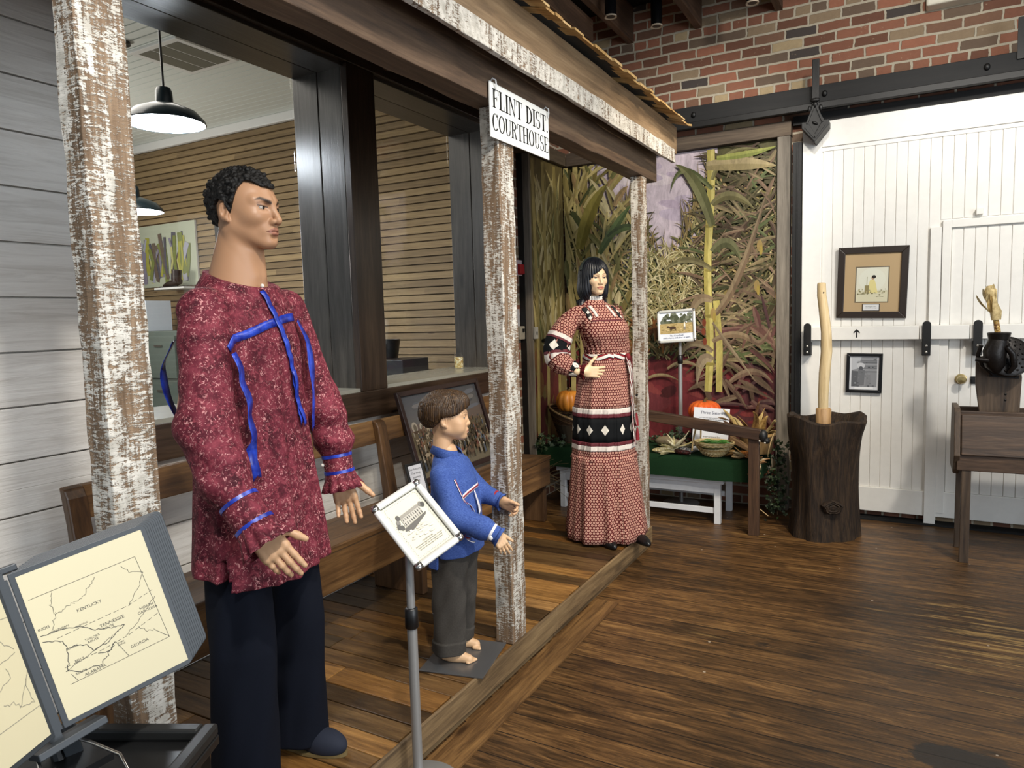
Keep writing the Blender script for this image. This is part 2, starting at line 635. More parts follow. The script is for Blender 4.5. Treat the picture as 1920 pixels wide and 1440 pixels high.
# ---- siding wall with its two window openings
mb = MB()
Y0, YE = -1.2, 4.85
W1 = (1.72, 3.07)
W2 = (3.30, 4.65)
ZS, ZH = 1.163, 2.94
z = 0.14
k = 0
while z < 2.99:
    z1 = min(z + 0.19, 3.0)
    if z1 > 0.99 + 0.02:
        spans = [(Y0, 1.60)]
        if z < 0.99:
            mb.box((XW - 0.03, Y0, z), (XW, YE, 0.99))
            z_ = 0.99
            mb.box((XW - 0.03, Y0, z_), (XW, 1.60, z1 - 0.006))
            z = z1
            continue
    else:
        spans = [(Y0, YE)]
    for a, b in spans:
        mb.box((XW - 0.03, a, z), (XW, b, z1 - 0.006))
    z = z1
mb.box((XW - 0.10, Y0, 0.0), (XW - 0.03, YE, 0.99))
mb.box((XW - 0.10, Y0, 0.99), (XW - 0.03, 1.60, 3.0))
struct('wall_porch', mb, M_siding, bevel=0.003)
struct('baseboard_porch', MB().box((XW + 0.10, 1.45, ZD), (XW + 0.125, 3.2, ZD + 0.03)), M_whitetrim)
# dark timber frame of the windows
mb = MB()
mb.box((XW - 0.36, 1.60, 0.99), (XW + 0.03, 4.85, ZS - 0.02))          # rail under the openings
mb.box((XW - 0.36, 1.45, ZH), (XW + 0.03, 4.85, 3.9))                  # head
struct('trim_13', mb, M_darkwood, bevel=0.004)
mb = MB()
mb.box((XW - 0.02, W1[1], ZS - 0.02), (XW + 0.025, W2[0], ZH))          # casing on the pillar
mb.box((XW - 0.02, W2[1], ZS - 0.02), (XW + 0.025, 4.85, ZH))
mb.box((XW - 0.02, 1.58, ZS - 0.02), (XW + 0.025, W1[0], ZH))
struct('trim_14', mb, M_darkwoodz, bevel=0.004)
mb = MB()
for ya, yb in ((W1[1], W2[0]), (W2[1], 4.84), (1.60, W1[0])):
    mb.box((XW - 0.19, ya + 0.002, ZS - 0.02), (XW - 0.021, yb - 0.002, ZH))
    mb.box((XW - 0.38, ya, ZS - 0.02), (XW - 0.193, yb, ZH))
struct('trim_15', mb, M_reveal, bevel=0.004)
mb = MB()
mb.box((XW - 0.19, 1.72, ZH - 0.02), (XW + 0.0, 4.65, ZH + 0.005))
mb.box((XW - 0.38, 1.72, ZH - 0.02), (XW - 0.193, 4.65, ZH + 0.005))
struct('trim_16', mb, wood('grey_stained_head', '#1c1713', '#302a24', '#423b33', 'y', 1.0, 0.35), bevel=0.003)
M_sill = plain('grey_sill_paint', '#8d8b80', 0.25, var=0.1)
sill = MB()
for ya, yb in (W1, W2):
    sill.box((XW - 0.42, ya, ZS - 0.03), (XW + 0.015, yb, ZS))
struct('trim_17', sill, M_sill)
# panes
kg = NT('window_glass', 0.0)
kg.t.nodes.remove(kg.b)
tr = kg.n('BsdfTransparent')
gl = kg.n('BsdfGlossy')
gl.inputs['Roughness'].default_value = 0.02
lw = kg.n('LayerWeight')
lw.inputs['Blend'].default_value = 0.5
mx = kg.n('MixShader')
kg.link(kg.math('ADD', kg.math('MULTIPLY', kg.math('POWER', lw.outputs['Facing'], 5.0), 0.6), 0.045), mx.inputs[0])
kg.link(tr.outputs[0], mx.inputs[1])
kg.link(gl.outputs[0], mx.inputs[2])
kg.link(mx.outputs[0], kg.t.nodes['Material Output'].inputs[0])
M_glass = kg.m
for i, (ya, yb) in enumerate((W1, W2)):
    struct('window_%d' % (i + 1), MB().box((XW - 0.395, ya, ZS), (XW - 0.389, yb, ZH)), M_glass)

# ---- room behind the windows
BRY, BRZ = 5.3, 3.62
kp = NT('back_room_planks', 0.55, 0, 0.3)
p = kp.sep(kp.tc())
rr = kp.math('FLOOR', kp.math('DIVIDE', p[2], 0.068))
rn = kp.white(kp.comb(rr, kp.math('FLOOR', kp.math('ADD', kp.math('MULTIPLY', p[0], 0.45), kp.math('MULTIPLY', kp.white(kp.comb(rr, 1, 1)), 5))), 2.0))
g = kp.noise(kp.comb(kp.math('MULTIPLY', p[0], 2.0), kp.math('MULTIPLY', p[2], 40), rn), 1.4, 5, 0.6, 0.6)
c = kp.ramp(kp.math('ADD', kp.math('MULTIPLY', g, 0.75), kp.math('MULTIPLY', rn, 0.25)), [(0.2, '#6d5a42'), (0.45, '#8a7454'), (0.6, '#9c8460'), (0.8, '#b39a70')])
kn = kp.ramp(kp.voronoi(kp.mapping(kp.tc(), (1.6, 1, 9)), 1.5), [(0.04, 1.0), (0.12, 0.0)])
c = kp.mix(kp.math('MULTIPLY', kn, 0.7), c, '#3a2414')
kp.base(c)
M_plank = kp.m
mb = MB()
z = 0.0
while z < BRZ:
    mb.prism([(BRY - 0.018, z), (BRY - 0.004, z + 0.058), (BRY + 0.05, z + 0.058), (BRY + 0.05, z)], 'x', -10.5, XW - 0.40)
    mb.box((-10.5, BRY + 0.035, z + 0.058), (XW - 0.40, BRY + 0.05, z + 0.068))
    z += 0.068
struct('wall_office', mb, M_plank)
mb = MB()
y = -1.0
while y < BRY:
    mb.box((-10.5, y, BRZ), (XW - 0.4, y + 0.076, BRZ + 0.05))
    y += 0.088
mb.box((-10.5, -1.0, BRZ + 0.02), (XW - 0.38, BRY, BRZ + 0.06))
struct('ceiling_office', mb, plain('office_ceiling_white', '#dfe2da', 0.6))
struct('trim_18', MB().box((-10.5, BRY - 0.05, BRZ - 0.09), (XW - 0.4, BRY, BRZ)), M_whitetrim, bevel=0.008)
struct('floor_office', MB().box((-10.5, -1, 0), (XW - 0.4, BRY, 0.05)), plain('office_carpet', '#8a8a84', 0.9))
struct('wall_office_far', MB().box((-10.6, -1, 0), (-10.5, BRY, BRZ)), plain('office_wall', '#9a968a', 0.8))

# ---- sliding barn door and its wicket
DY = YB - 0.06
mb = MB()
mb.box((-0.68, DY, 0.06), (1.5, DY + 0.05, 2.87))                # core
mb.box((-0.68, DY - 0.022, 0.06), (-0.55, DY, 2.865))             # stiles and rails
mb.box((-0.55, DY - 0.022, 2.685), (1.5, DY, 2.865))
mb.box((-0.55, DY - 0.022, 0.06), (1.5, DY, 0.235))
mb.box((-0.55, DY - 0.012, 2.655), (1.5, DY, 2.685))
x = -0.545
while x < 1.5:
    if x + 0.062 < 0.20:
        mb.box((x, DY - 0.006, 0.235), (x + 0.064, DY, 2.66))
    else:
        mb.box((x, DY - 0.006, 2.11), (x + 0.064, DY, 2.66))
    x += 0.067
door = struct('door_1', mb, M_white, bevel=0.003)
ROOTS[door.name] = Matrix.Identity(4)
MB().box((0.135, DY - 0.036, 0.0), (0.205, DY, 1.31)).build('door_post', M_white, door, bevel=0.003)
MB().box((0.135, DY - 0.03, 1.40), (0.20, DY, 2.06)).build('door_stile', M_white, door, bevel=0.003)
mb = MB()
for a, b in ((-0.62, 0.085), (0.085, 0.375), (0.375, 1.2)):
    mb.box((a, DY - 0.075 - (0.01 if a == 0.085 else 0), 1.305), (b - 0.004, DY - 0.022, 1.40))
mb.build('crossbar', M_white, door, bevel=0.004)
for x in (-0.628, 0.125, 0.418):
    b = MB()
    pts = [(x - 0.026, 1.195), (x + 0.026, 1.195)] + [(x + 0.026 * math.cos(t), 1.405 + 0.026 * math.sin(t)) for t in [i * math.pi / 8 for i in range(9)]]
    b.prism(pts, 'y', DY - 0.10, DY - 0.09)
    b.box((x - 0.026, DY - 0.09, 1.195), (x + 0.026, DY - 0.02, 1.29))
    br = b.build('bracket', M_iron, door, bevel=0.003)
    s = MB()
    for zz in (1.218, 1.262):
        s.ball((x, DY - 0.10, zz), (0.009, 0.006, 0.009))
    s.build('bolt', plain('zinc_bolt', '#b9b6ae', 0.35, 0.8), br, smooth=True)
ar = MB()
ar.prism([(-0.004, -0.03), (0.004, -0.03), (0.004, 0.012), (0.02, -0.002), (0.02, 0.01), (0, 0.03), (-0.02, 0.01), (-0.02, -0.002), (-0.004, 0.012)], 'y', DY - 0.0765, DY - 0.0752,
         Matrix.Translation((-0.305, 0, 1.352)))
ar.build('arrow_decal', plain('black_vinyl', '#0c0c0c', 0.5), door)
# hanger with square-and-compass plate
hx = -0.585
mb = MB()
mb.box((hx - 0.024, DY - 0.155, 2.98), (hx + 0.024, DY - 0.14, 3.265))
mb.prism([(hx, 2.70), (hx + 0.088, 2.805), (hx + 0.088, 2.845), (hx + 0.05, 2.845), (hx, 2.76), (hx - 0.05, 2.845), (hx - 0.088, 2.845), (hx - 0.088, 2.805)], 'y', DY - 0.165, DY - 0.022)
mb.prism([(hx, 2.74), (hx + 0.06, 2.845), (hx + 0.03, 2.90), (hx + 0.022, 2.98), (hx - 0.022, 2.98), (hx - 0.03, 2.90), (hx - 0.06, 2.845)], 'y', DY - 0.158, DY - 0.12)
hg = mb.build('hanger', M_iron, door, bevel=0.004)
mb = MB()
ydd = DY - 0.165
for sgn in (-1, 1):
    mb.bar((hx, ydd, 2.73), (hx + sgn * 0.062, ydd, 2.81), 0.012, 0.012)
    mb.bar((hx + sgn * 0.004, ydd, 2.955), (hx + sgn * 0.052, ydd, 2.83), 0.013, 0.012)
    mb.ball((hx + sgn * 0.036, ydd, 2.93), (0.012, 0.008, 0.02))
mb.ball((hx, ydd, 2.955), (0.018, 0.012, 0.018))
mb.ball((hx, ydd, 2.985), (0.034, 0.014, 0.014))
mb.ball((hx, ydd, 2.83), (0.022, 0.008, 0.008), M=Matrix.Rotation(0.5, 3, 'Y'))
mb.build('emblem', M_iron, hg, smooth=True)
# wicket
mb = MB()
mb.box((0.205, DY - 0.03, 0.09), (0.255, DY, 2.10))
mb.box((0.255, DY - 0.03, 2.05), (1.1, DY, 2.10))
mb.box((0.255, DY - 0.018, 0.09), (1.1, DY, 0.24))
x = 0.26
while x < 1.1:
    mb.box((x, DY - 0.007, 0.24), (x + 0.064, DY, 2.045))
    x += 0.067
d2 = struct('door_2', mb, M_white, bevel=0.003)
ROOTS[d2.name] = Matrix.Identity(4)
M_brass = plain('worn_brass', '#c9b27a', 0.28, 0.9)
mb = MB()
mb.lathe([(0, 0), (0.036, 0), (0.034, 0.008), (0.014, 0.012), (0.012, 0.035), (0.024, 0.042), (0.029, 0.055), (0.024, 0.07), (0, 0.073)],
         (0.335, DY - 0.012, 1.03), 20, Matrix.Rotation(R(90), 4, 'X'))
mb.build('door_knob', M_brass, d2, smooth=True)
mb = MB().box((0.39, DY - 0.02, 1.0), (0.45, DY - 0.012, 1.05))
mb.bar((0.40, DY - 0.02, 1.028), (0.40, DY - 0.06, 1.028), 0.01, 0.01)
mb.build('latch', M_iron, d2)
mb = MB().box((0.39, DY - 0.05, 2.12), (0.43, DY, 2.16))
mb.build('door_closer', M_white, d2, bevel=0.004)

# track beam
t = thing('door_track', 'long black timber beam with iron rail carrying the white barn door', 'door track', (-0.5, YB - 0.1, 2.95))
MB().box((-1.80, YB - 0.16, 2.965), (2.2, YB, 3.10)).build('beam', M_beamblk, t, bevel=0.004)
MB().box((-1.80, YB - 0.20, 2.93), (2.2, YB - 0.16, 2.975)).build('rail', M_iron, t, bevel=0.004)
MB().box((-0.75, YB - 0.055, 2.872), (2.2, YB, 2.935)).build('header_strip', M_beamblk, t)
for x in (-1.45, -0.53, 0.42, 1.3):
    MB().ball((x, YB - 0.165, 3.035), (0.018, 0.016, 0.022)).build('bolt_head', M_iron, t, smooth=True)
MB().box((0.575, YB - 0.175, 3.05), (0.62, YB - 0.16, 3.30)).build('hanger_strap', M_iron, t)
mb = MB().box((-0.745, YB - 0.10, 0.75), (-0.685, YB, 2.74)).box((-0.715, YB - 0.112, 0.75), (-0.708, YB - 0.1, 2.74))
tag(mb.build('door_guide', M_iron, None), 'tall black steel strip left of the white barn door', 'steel strip')

# ---- printed corn mural
M_mural = NT('mural_print', 0.45, 0, 0.35)
_c = M_mural.attr('col')
_c = M_mural.mix(M_mural.math('MULTIPLY', M_mural.noise(M_mural.tc(), 60, 3), 0.12), _c, '#3c3226')
_v = M_mural.mapping(M_mural.tc(), (1, 1, 0.35))
_n1 = M_mural.noise(_v, 22, 6, 0.68, 1.2)
_n2 = M_mural.noise(M_mural.mapping(M_mural.tc(), (1, 1, 0.5), (3, 1, 2)), 6, 3, 0.6)
_c = M_mural.mix(1.0, _c, M_mural.ramp(_n1, [(0.25, 0.62), (0.5, 0.95), (0.75, 1.25)]), 'MULTIPLY')
_c = M_mural.mix(1.0, _c, M_mural.ramp(_n2, [(0.3, 0.78), (0.7, 1.12)]), 'MULTIPLY')
M_mural.base(_c)
_cr = M_mural.noise(M_mural.mapping(M_mural.tc(), (1, 1, 1)), 3.0, 3)
M_mural.bump(_cr, 0.15, 0.03)
M_mural = M_mural.m
rnd = random.Random(5)


class Print(MB):
    """flat printed picture: coloured shapes stacked hair-thin on a sheet.  P maps (u, v, depth) to the world"""
    def __init__(s, P, step=0.000004):
        super().__init__()
        s.P, s.d, s.step = P, 0.0, step

    def poly(s, pts, c):
        s.d += s.step
        s.color(c)
        s.add([s.P(u, v, s.d) for u, v in pts], [tuple(range(len(pts)))])

    def rect(s, a, b, c, d, col):
        s.poly([(a, b), (c, b), (c, d), (a, d)], col)

    def ell(s, u, v, a, b, c, n=12, rot=0.0):
        cs, sn = math.cos(rot), math.sin(rot)
        s.poly([(u + a * math.cos(t) * cs - b * math.sin(t) * sn, v + a * math.cos(t) * sn + b * math.sin(t) * cs)
                for t in [2 * math.pi * i / n for i in range(n)]], c)

    def stroke(s, pts, wd, c):
        s.d += s.step
        s.color(c)
        L, Rr = [], []
        for i, (u, v) in enumerate(pts):
            a = pts[max(i - 1, 0)]
            b = pts[min(i + 1, len(pts) - 1)]
            dx, dy = b[0] - a[0], b[1] - a[1]
            l = math.hypot(dx, dy) or 1
            w2 = wd(i / (len(pts) - 1)) if callable(wd) else wd
            nx, ny = -dy / l * w2 / 2, dx / l * w2 / 2
            L.append((u + nx, v + ny))
            Rr.append((u - nx, v - ny))
        n = len(pts)
        vv = [s.P(u, v, s.d) for u, v in L] + [s.P(u, v, s.d) for u, v in Rr]
        s.add(vv, [(i, n + i, n + i + 1, i + 1) for i in range(n - 1)])

    def leaf(s, p0, p1, p2, wd, c1, c2, n=9):
        pts = []
        for i in range(n):
            t = i / (n - 1)
            pts.append(tuple((1 - t) ** 2 * p0[k] + 2 * t * (1 - t) * p1[k] + t * t * p2[k] for k in (0, 1)))
        prof = lambda t: wd * max(0.08, math.sin(math.pi * min(1, 0.18 + t * 0.82)) ** 0.8)
        s.stroke(pts, prof, c1)
        half = []
        for i, (u, v) in enumerate(pts):
            a = pts[max(i - 1, 0)]
            b = pts[min(i + 1, n - 1)]
            l = math.hypot(b[0] - a[0], b[1] - a[1]) or 1
            q = prof(i / (n - 1)) / 4
            half.append((u - (b[1] - a[1]) / l * q, v + (b[0] - a[0]) / l * q))
        s.stroke(half, lambda t: prof(t) / 2, c2)


def hexmix(a, b, t):
    a, b = a.lstrip('#'), b.lstrip('#')
    return '#' + ''.join('%02x' % int(int(a[i:i + 2], 16) * (1 - t) + int(b[i:i + 2], 16) * t) for i in (0, 2, 4))


MX0, MX1, MZ0, MZ1 = -2.60, -0.857, 0.42, 2.795
MY = YB - 0.035
pr = Print(lambda u, v, d: (u, MY - d, v))
SKYC, OLV, SOIL = '#cdbdc4', '#514c2c', '#6b292d'
pr.rect(MX0, MZ0, MX1, MZ1, OLV)
pr.rect(-2.45, 1.88, -1.30, MZ1, SKYC)
for i in range(26):
    u, v = rnd.uniform(-2.3, -1.5), rnd.uniform(2.25, 2.74)
    pr.ell(u, v, rnd.uniform(0.05, 0.18), rnd.uniform(0.02, 0.05), rnd.choice(['#dccdd0', '#bba9b8', '#e0d2d2', '#c0b0be']), rot=-0.2)
pr.rect(MX0, MZ0, MX1, 1.22, SOIL)
pr.rect(-1.42, MZ0, MX1, 1.75, '#5b3134')
for i in range(120):
    u, v = rnd.uniform(MX0, MX1), rnd.uniform(MZ0, 1.35)
    pr.ell(u, v, rnd.uniform(0.03, 0.12), rnd.uniform(0.015, 0.06), rnd.choice(['#7a2f33', '#5d2427', '#803a38', '#4e2123', '#6c3034']), rot=rnd.uniform(-0.5, 0.5))
GR = ['#8d8556', '#a89a66', '#6d6a3d', '#4c5130', '#3c4427', '#b9a877', '#7b6f42', '#94804d', '#585a36', '#c2b58a', '#a3875a']
def clampu(u):
    return min(max(u, MX0 + 0.01), MX1 - 0.01)


def rleaf(u, v, L, wd, ang, cols, bend=0.5):
    du, dv = math.cos(ang) * L, math.sin(ang) * L
    p1 = (clampu(u + du * 0.5), min(v + dv * 0.5 + L * bend * 0.5, MZ1 - 0.01))
    p2 = (clampu(u + du), min(max(v + dv - L * bend * 0.25, MZ0 + 0.01), MZ1 - 0.01))
    c = rnd.choice(cols)
    pr.leaf((clampu(u), v), p1, p2, wd, c, hexmix(c, rnd.choice(['#2f301c', '#d8cda0', '#4a4128']), 0.2))


# dense distant rows
def top(u):
    return 2.58 + 0.08 * math.sin(u * 9) - 0.62 * math.exp(-((u + 1.72) / 0.20) ** 2) - 0.25 * math.exp(-((u + 2.15) / 0.2) ** 2)


G1 = ['#3c4427', '#4c5130', '#474322', '#5a5632', '#39391f']
G2 = ['#6d6a3d', '#7b6f42', '#585a36', '#847845', '#69623a']
G3 = ['#8d8556', '#a89a66', '#b9a877', '#94804d', '#c2b58a', '#a3875a']
for i in range(2600):
    u = rnd.uniform(MX0, MX1)
    v = rnd.uniform(1.15, top(u) - 0.12)
    s = 0.7 + 0.5 * rnd.random()
    rleaf(u, v, rnd.uniform(0.07, 0.20) * s, rnd.uniform(0.008, 0.022), rnd.choice([rnd.uniform(0.3, 1.4), rnd.uniform(1.7, 2.9)]), G1 if i < 1100 else (G2 if i < 1900 else G3), rnd.uniform(0.1, 0.7))
for i in range(110):     # tassels against the sky
    u = rnd.uniform(-2.45, -1.3)
    v = top(u) - 0.1
    pr.leaf((u, v), (u + rnd.uniform(-0.03, 0.03), v + 0.15), (clampu(u + rnd.uniform(-0.1, 0.1)), min(v + rnd.uniform(0.15, 0.36), MZ1 - 0.01)), 0.010, rnd.choice(['#8d7a4e', '#6f5f3a', '#a08c5c', '#55502e']), '#7f6c44')
for i in range(420):     # pale dry foliage of the middle
    u = rnd.uniform(-1.95, -1.30)
    v = rnd.uniform(1.35, 2.05)
    rleaf(u, v, rnd.uniform(0.05, 0.17), rnd.uniform(0.005, 0.014), rnd.choice([rnd.uniform(0.3, 1.4), rnd.uniform(1.7, 2.8)]), ['#b5a878', '#c8bd8f', '#8b8354', '#6b6a43', '#d0c49a', '#9e8f60'])
for i in range(60):      # russet bank behind the figure
    u = rnd.uniform(-2.1, -1.6)
    rleaf(u, rnd.uniform(1.15, 1.42), rnd.uniform(0.08, 0.2), 0.02, rnd.uniform(0.4, 2.7), ['#7a4a20', '#8f5c28', '#6a3d1c', '#5b4a24'])
# left stalks
LST = ['#a3925a', '#b9a76c', '#8d7d48', '#7a6c3a']
for u0 in (-2.56, -2.47, -2.38):
    pr.stroke([(u0 + 0.02 * math.sin(t * 5), MZ0 + t * (MZ1 - MZ0)) for t in [i / 12 for i in range(13)]], 0.045, rnd.choice(LST))
for i in range(120):
    u = rnd.uniform(-2.58, -2.1)
    v = rnd.uniform(1.25, 2.7)
    rleaf(u, v, rnd.uniform(0.15, 0.45), rnd.uniform(0.02, 0.055), rnd.choice([rnd.uniform(0.7, 1.5), rnd.uniform(1.6, 2.5), rnd.uniform(-1.6, -0.9)]), LST + ['#6d6a3d', '#c0b185', '#9b7f56', '#4c5130'], 0.3)
pr.leaf((-2.46, 2.1), (-2.38, 2.45), (-2.20, 2.62), 0.12, '#6f652c', '#857a3c')
pr.leaf((-2.28, 2.05), (-2.12, 2.30), (-2.0, 2.42), 0.07, '#41502a', '#55643a')
pr.leaf((-2.2, 2.18), (-2.05, 2.3), (-1.92, 2.22), 0.06, '#4d5c33', '#3a4626')
# right side: dark mass of big leaves
for i in range(560):
    u = rnd.uniform(-1.42, MX1)
    v = rnd.uniform(1.1, 2.72)
    if v > 2.15 and u < -1.40 + (v - 2.15) * 0.25:
        continue
    rleaf(u, v, rnd.uniform(0.10, 0.28), rnd.uniform(0.010, 0.030), rnd.choice([rnd.uniform(-0.9, 1.2), rnd.uniform(2.0, 4.0)]), ['#40391f', '#4b452c', '#3d3f25', '#4f3f30', '#473528'] if i < 330 else ['#5d5238', '#74664a', '#8a7958', '#6a5545', '#7d6450', '#57603a'], 0.14)
for i in range(46):
    u = rnd.uniform(-1.38, MX1)
    v = rnd.uniform(0.75, 1.45)
    rleaf(u, v, rnd.uniform(0.15, 0.35), rnd.uniform(0.02, 0.05), rnd.uniform(-0.9, 4.0), ['#64403c', '#6b4a40', '#503335', '#6f5a48', '#5b4538'], 0.15)
# main stalk
SU = -1.335
pr.stroke([(SU - 0.035 + 0.02 * t + 0.012 * math.sin(t * 9), 0.9 + t * 1.88) for t in [i / 16 for i in range(17)]], 0.060, '#a89a52')
pr.stroke([(SU - 0.022 + 0.02 * t + 0.012 * math.sin(t * 9), 0.9 + t * 1.88) for t in [i / 16 for i in range(17)]], 0.026, '#c6b86e')
pr.stroke([(SU + 0.05, 0.9), (SU + 0.055, 1.25), (SU + 0.03, 1.62)], 0.05, '#b5a75e')
for zz in (1.12, 1.5, 1.86, 2.2, 2.5):
    pr.ell(SU - 0.02, zz, 0.04, 0.014, '#8c7f40')
BIG = [((SU, 2.48), (-1.60, 2.80), (-1.66, 2.50), 0.05, '#4a5a30'), ((SU, 2.20), (-1.45, 2.62), (-1.62, 2.70), 0.10, '#5a6238'),
       ((SU, 2.36), (-1.2, 2.50), (-1.02, 2.30), 0.08, '#646238'), ((SU, 1.86), (-1.55, 2.04), (-1.74, 1.86), 0.055, '#6d6a44'),
       ((SU, 1.50), (-1.15, 1.62), (-0.93, 2.42), 0.065, '#7d6d52'), ((SU, 1.62), (-1.48, 1.72), (-1.52, 1.42), 0.08, '#9b8768'),
       ((SU, 1.22), (-1.55, 1.40), (-1.62, 1.10), 0.06, '#8d8060'), ((SU, 1.30), (-1.12, 1.44), (-0.95, 1.22), 0.06, '#988462'),
       ((SU, 1.15), (-1.44, 1.24), (-1.46, 0.95), 0.09, '#a59a7b'), ((SU, 2.55), (-1.25, 2.80), (-1.0, 2.74), 0.05, '#6c6c3a'),
       ((-1.05, 1.35), (-0.98, 1.2), (-0.9, 1.4), 0.05, '#7d6953'), ((-1.7, 1.08), (-1.55, 1.2), (-1.4, 1.06), 0.035, '#a2946a'),
       ((-1.2, 0.98), (-1.02, 1.15), (-0.88, 0.98), 0.06, '#836a55'), ((SU, 1.45), (-1.18, 1.22), (-1.0, 0.98), 0.03, '#97886a'),
       ((SU, 2.0), (-1.2, 2.16), (-1.12, 1.92), 0.09, '#4c5531'), ((-1.9, 0.98), (-1.75, 1.08), (-1.6, 0.98), 0.03, '#a99a68')]
for p0, p1, p2, wd, c in BIG:
    c = hexmix(c, '#5a4236', 0.25 if p0[1] > 1.6 else 0.4)
    pr.leaf(p0, p1, p2, wd * 0.85, c, hexmix(c, '#e6dcae', 0.18), 14)
for (u, v) in ((-1.33, 1.52), (-1.0, 1.72), (-0.98, 2.02)):
    pr.ell(u, v, 0.022, 0.045, '#9c8450')
    pr.ell(u + 0.01, v - 0.03, 0.012, 0.04, '#a38c44')
pr.leaf((-1.38, 2.66), (-1.1, 2.66), (MX1 - 0.01, 2.60), 0.10, '#8f8058', '#a3926b', 12)
pr.leaf((-1.30, 2.71), (-1.05, 2.70), (MX1 - 0.01, 2.74), 0.05, '#7e8440', '#96984f', 12)
for (u, v) in ((-1.40, 1.45), (-1.405, 1.38), (-1.395, 1.30)):
    pr.ell(u, v, 0.016, 0.030, '#82402c')
# side strip that turns the corner
sd = Print(lambda u, v, d: (MX0 + 0.005 + d, u, v))
sd.rect(5.02, MZ0, MY - 0.06, MZ1, '#6a5c36')
rnd.seed(8)
for i in range(150):
    u, v = rnd.uniform(5.09, MY - 0.13), rnd.uniform(MZ0 + 0.1, MZ1 - 0.3)
    if v < 1.2:
        sd.ell(u, v, 0.05, 0.1, rnd.choice(['#5d2427', '#4e2123', '#6a4a2c']))
    else:
        c = rnd.choice(LST + ['#c0b185', '#6d6a3d'])
        u2 = min(max(u + rnd.uniform(-0.2, 0.2), 5.05), MY - 0.10)
        sd.leaf((u, v), (u, v + 0.12), (u2, v + 0.28), 0.04, c, hexmix(c, '#e0d6a8', 0.3))
for u0 in (5.1, 5.28, 5.5):
    sd.stroke([(u0, MZ0), (u0 + 0.03, 1.5), (u0 - 0.01, MZ1 - 0.02)], 0.05, rnd.choice(LST))
t = T_mural = thing('corn_mural', 'large printed corn-field mural in weathered barn boards behind the female mannequin', 'mural', (-1.7, MY, 0.0))
pr.build('print', M_mural, t)
MB().box((MX0, MY + 0.0005, MZ0), (MX1, YB - 0.001, MZ1)).build('backing', plain('mural_backing', '#4a3a30', 0.8), t)
t = T_side = thing('corn_stalk_mural', 'narrow printed corn-stalk mural on the side wall left of the large corn-field mural', 'mural', (MX0, 5.35, 0.0))
sd.build('print', M_mural, t)
MB().box((XW + 0.025, 5.02, MZ0), (MX0 + 0.004, MY - 0.06, MZ1)).build('backing', plain('mural_side_backing', '#4a3a30', 0.8), t)
# weathered boards framing the mural
M_grey = wood('weathered_grey_board', '#4a4339', '#6d6355', '#8b8070', 'z', 1.0, 0.75, 0.5)
M_greyx = wood('weathered_brown_board', '#3b2e22', '#5b4a38', '#75634c', 'x', 1.0, 0.75, 0.5)
t = T_mural
MB().box((-0.855, YB - 0.085, 0.0), (-0.765, YB - 0.002, 2.80)).build('right_board', M_grey, t, bevel=0.003)
MB().box((-2.56, YB - 0.09, 2.80), (-0.76, YB - 0.002, 2.905)).build('top_board', M_greyx, t, bevel=0.003)
t2 = T_side
MB().box((XW + 0.025, 4.99, 0.14), (XW + 0.125, 5.018, 2.798)).build('upright_board', M_grey, t2, bevel=0.003)
MB().box((XW + 0.025, 4.86, 2.80), (XW + 0.14, YB - 0.092, 2.905)).build('top_board', wood('weathered_side_board', '#33281e', '#54442f', '#6b5a42', 'y', 1.0, 0.75), t2, bevel=0.003)
# =================================================================== PORCH
def mat_whitewash(name, seed, paint=0.5):
    k = NT(name, 0.7, 0, 0.3)
    base = k.mapping(k.tc(), (1, 1, 1), (seed, seed * 1.7, seed * 0.6))
    g = k.noise(k.mapping(base, (24, 24, 1.3)), 2.0, 5, 0.6, 0.5)
    brown = k.ramp(g, [(0.3, '#51402f'), (0.5, '#755f4a'), (0.7, '#937c64')])
    saw = k.noise(k.mapping(base, (38, 38, 165)), 1.0, 3, 0.65, 0.4)
    grain = k.noise(k.mapping(base, (95, 95, 7)), 1.0, 3, 0.6)
    fine = k.noise(base, 260, 2, 0.7)
    big = k.noise(k.mapping(base, (16, 16, 3.0)), 1.2, 4, 0.6)
    s = k.math('ADD', k.math('MULTIPLY', saw, 0.42), k.math('MULTIPLY', grain, 0.26))
    s = k.math('ADD', s, k.math('MULTIPLY', big, 0.46))
    s = k.math('ADD', s, k.math('MULTIPLY', fine, 0.20))
    m = k.ramp(s, [(0.660 - 0.1 * (paint - 0.5) - 0.016, 0.0), (0.660 - 0.1 * (paint - 0.5) + 0.04, 1.0)])
    wht = k.ramp(k.noise(base, 30, 3), [(0.35, '#b0aba0'), (0.6, '#d2cdc3')])
    k.base(k.mix(k.math('MULTIPLY', m, 0.92), brown, wht))
    k.bump(k.math('ADD', m, k.math('MULTIPLY', saw, 0.6)), 0.6, 0.004)
    return k.m


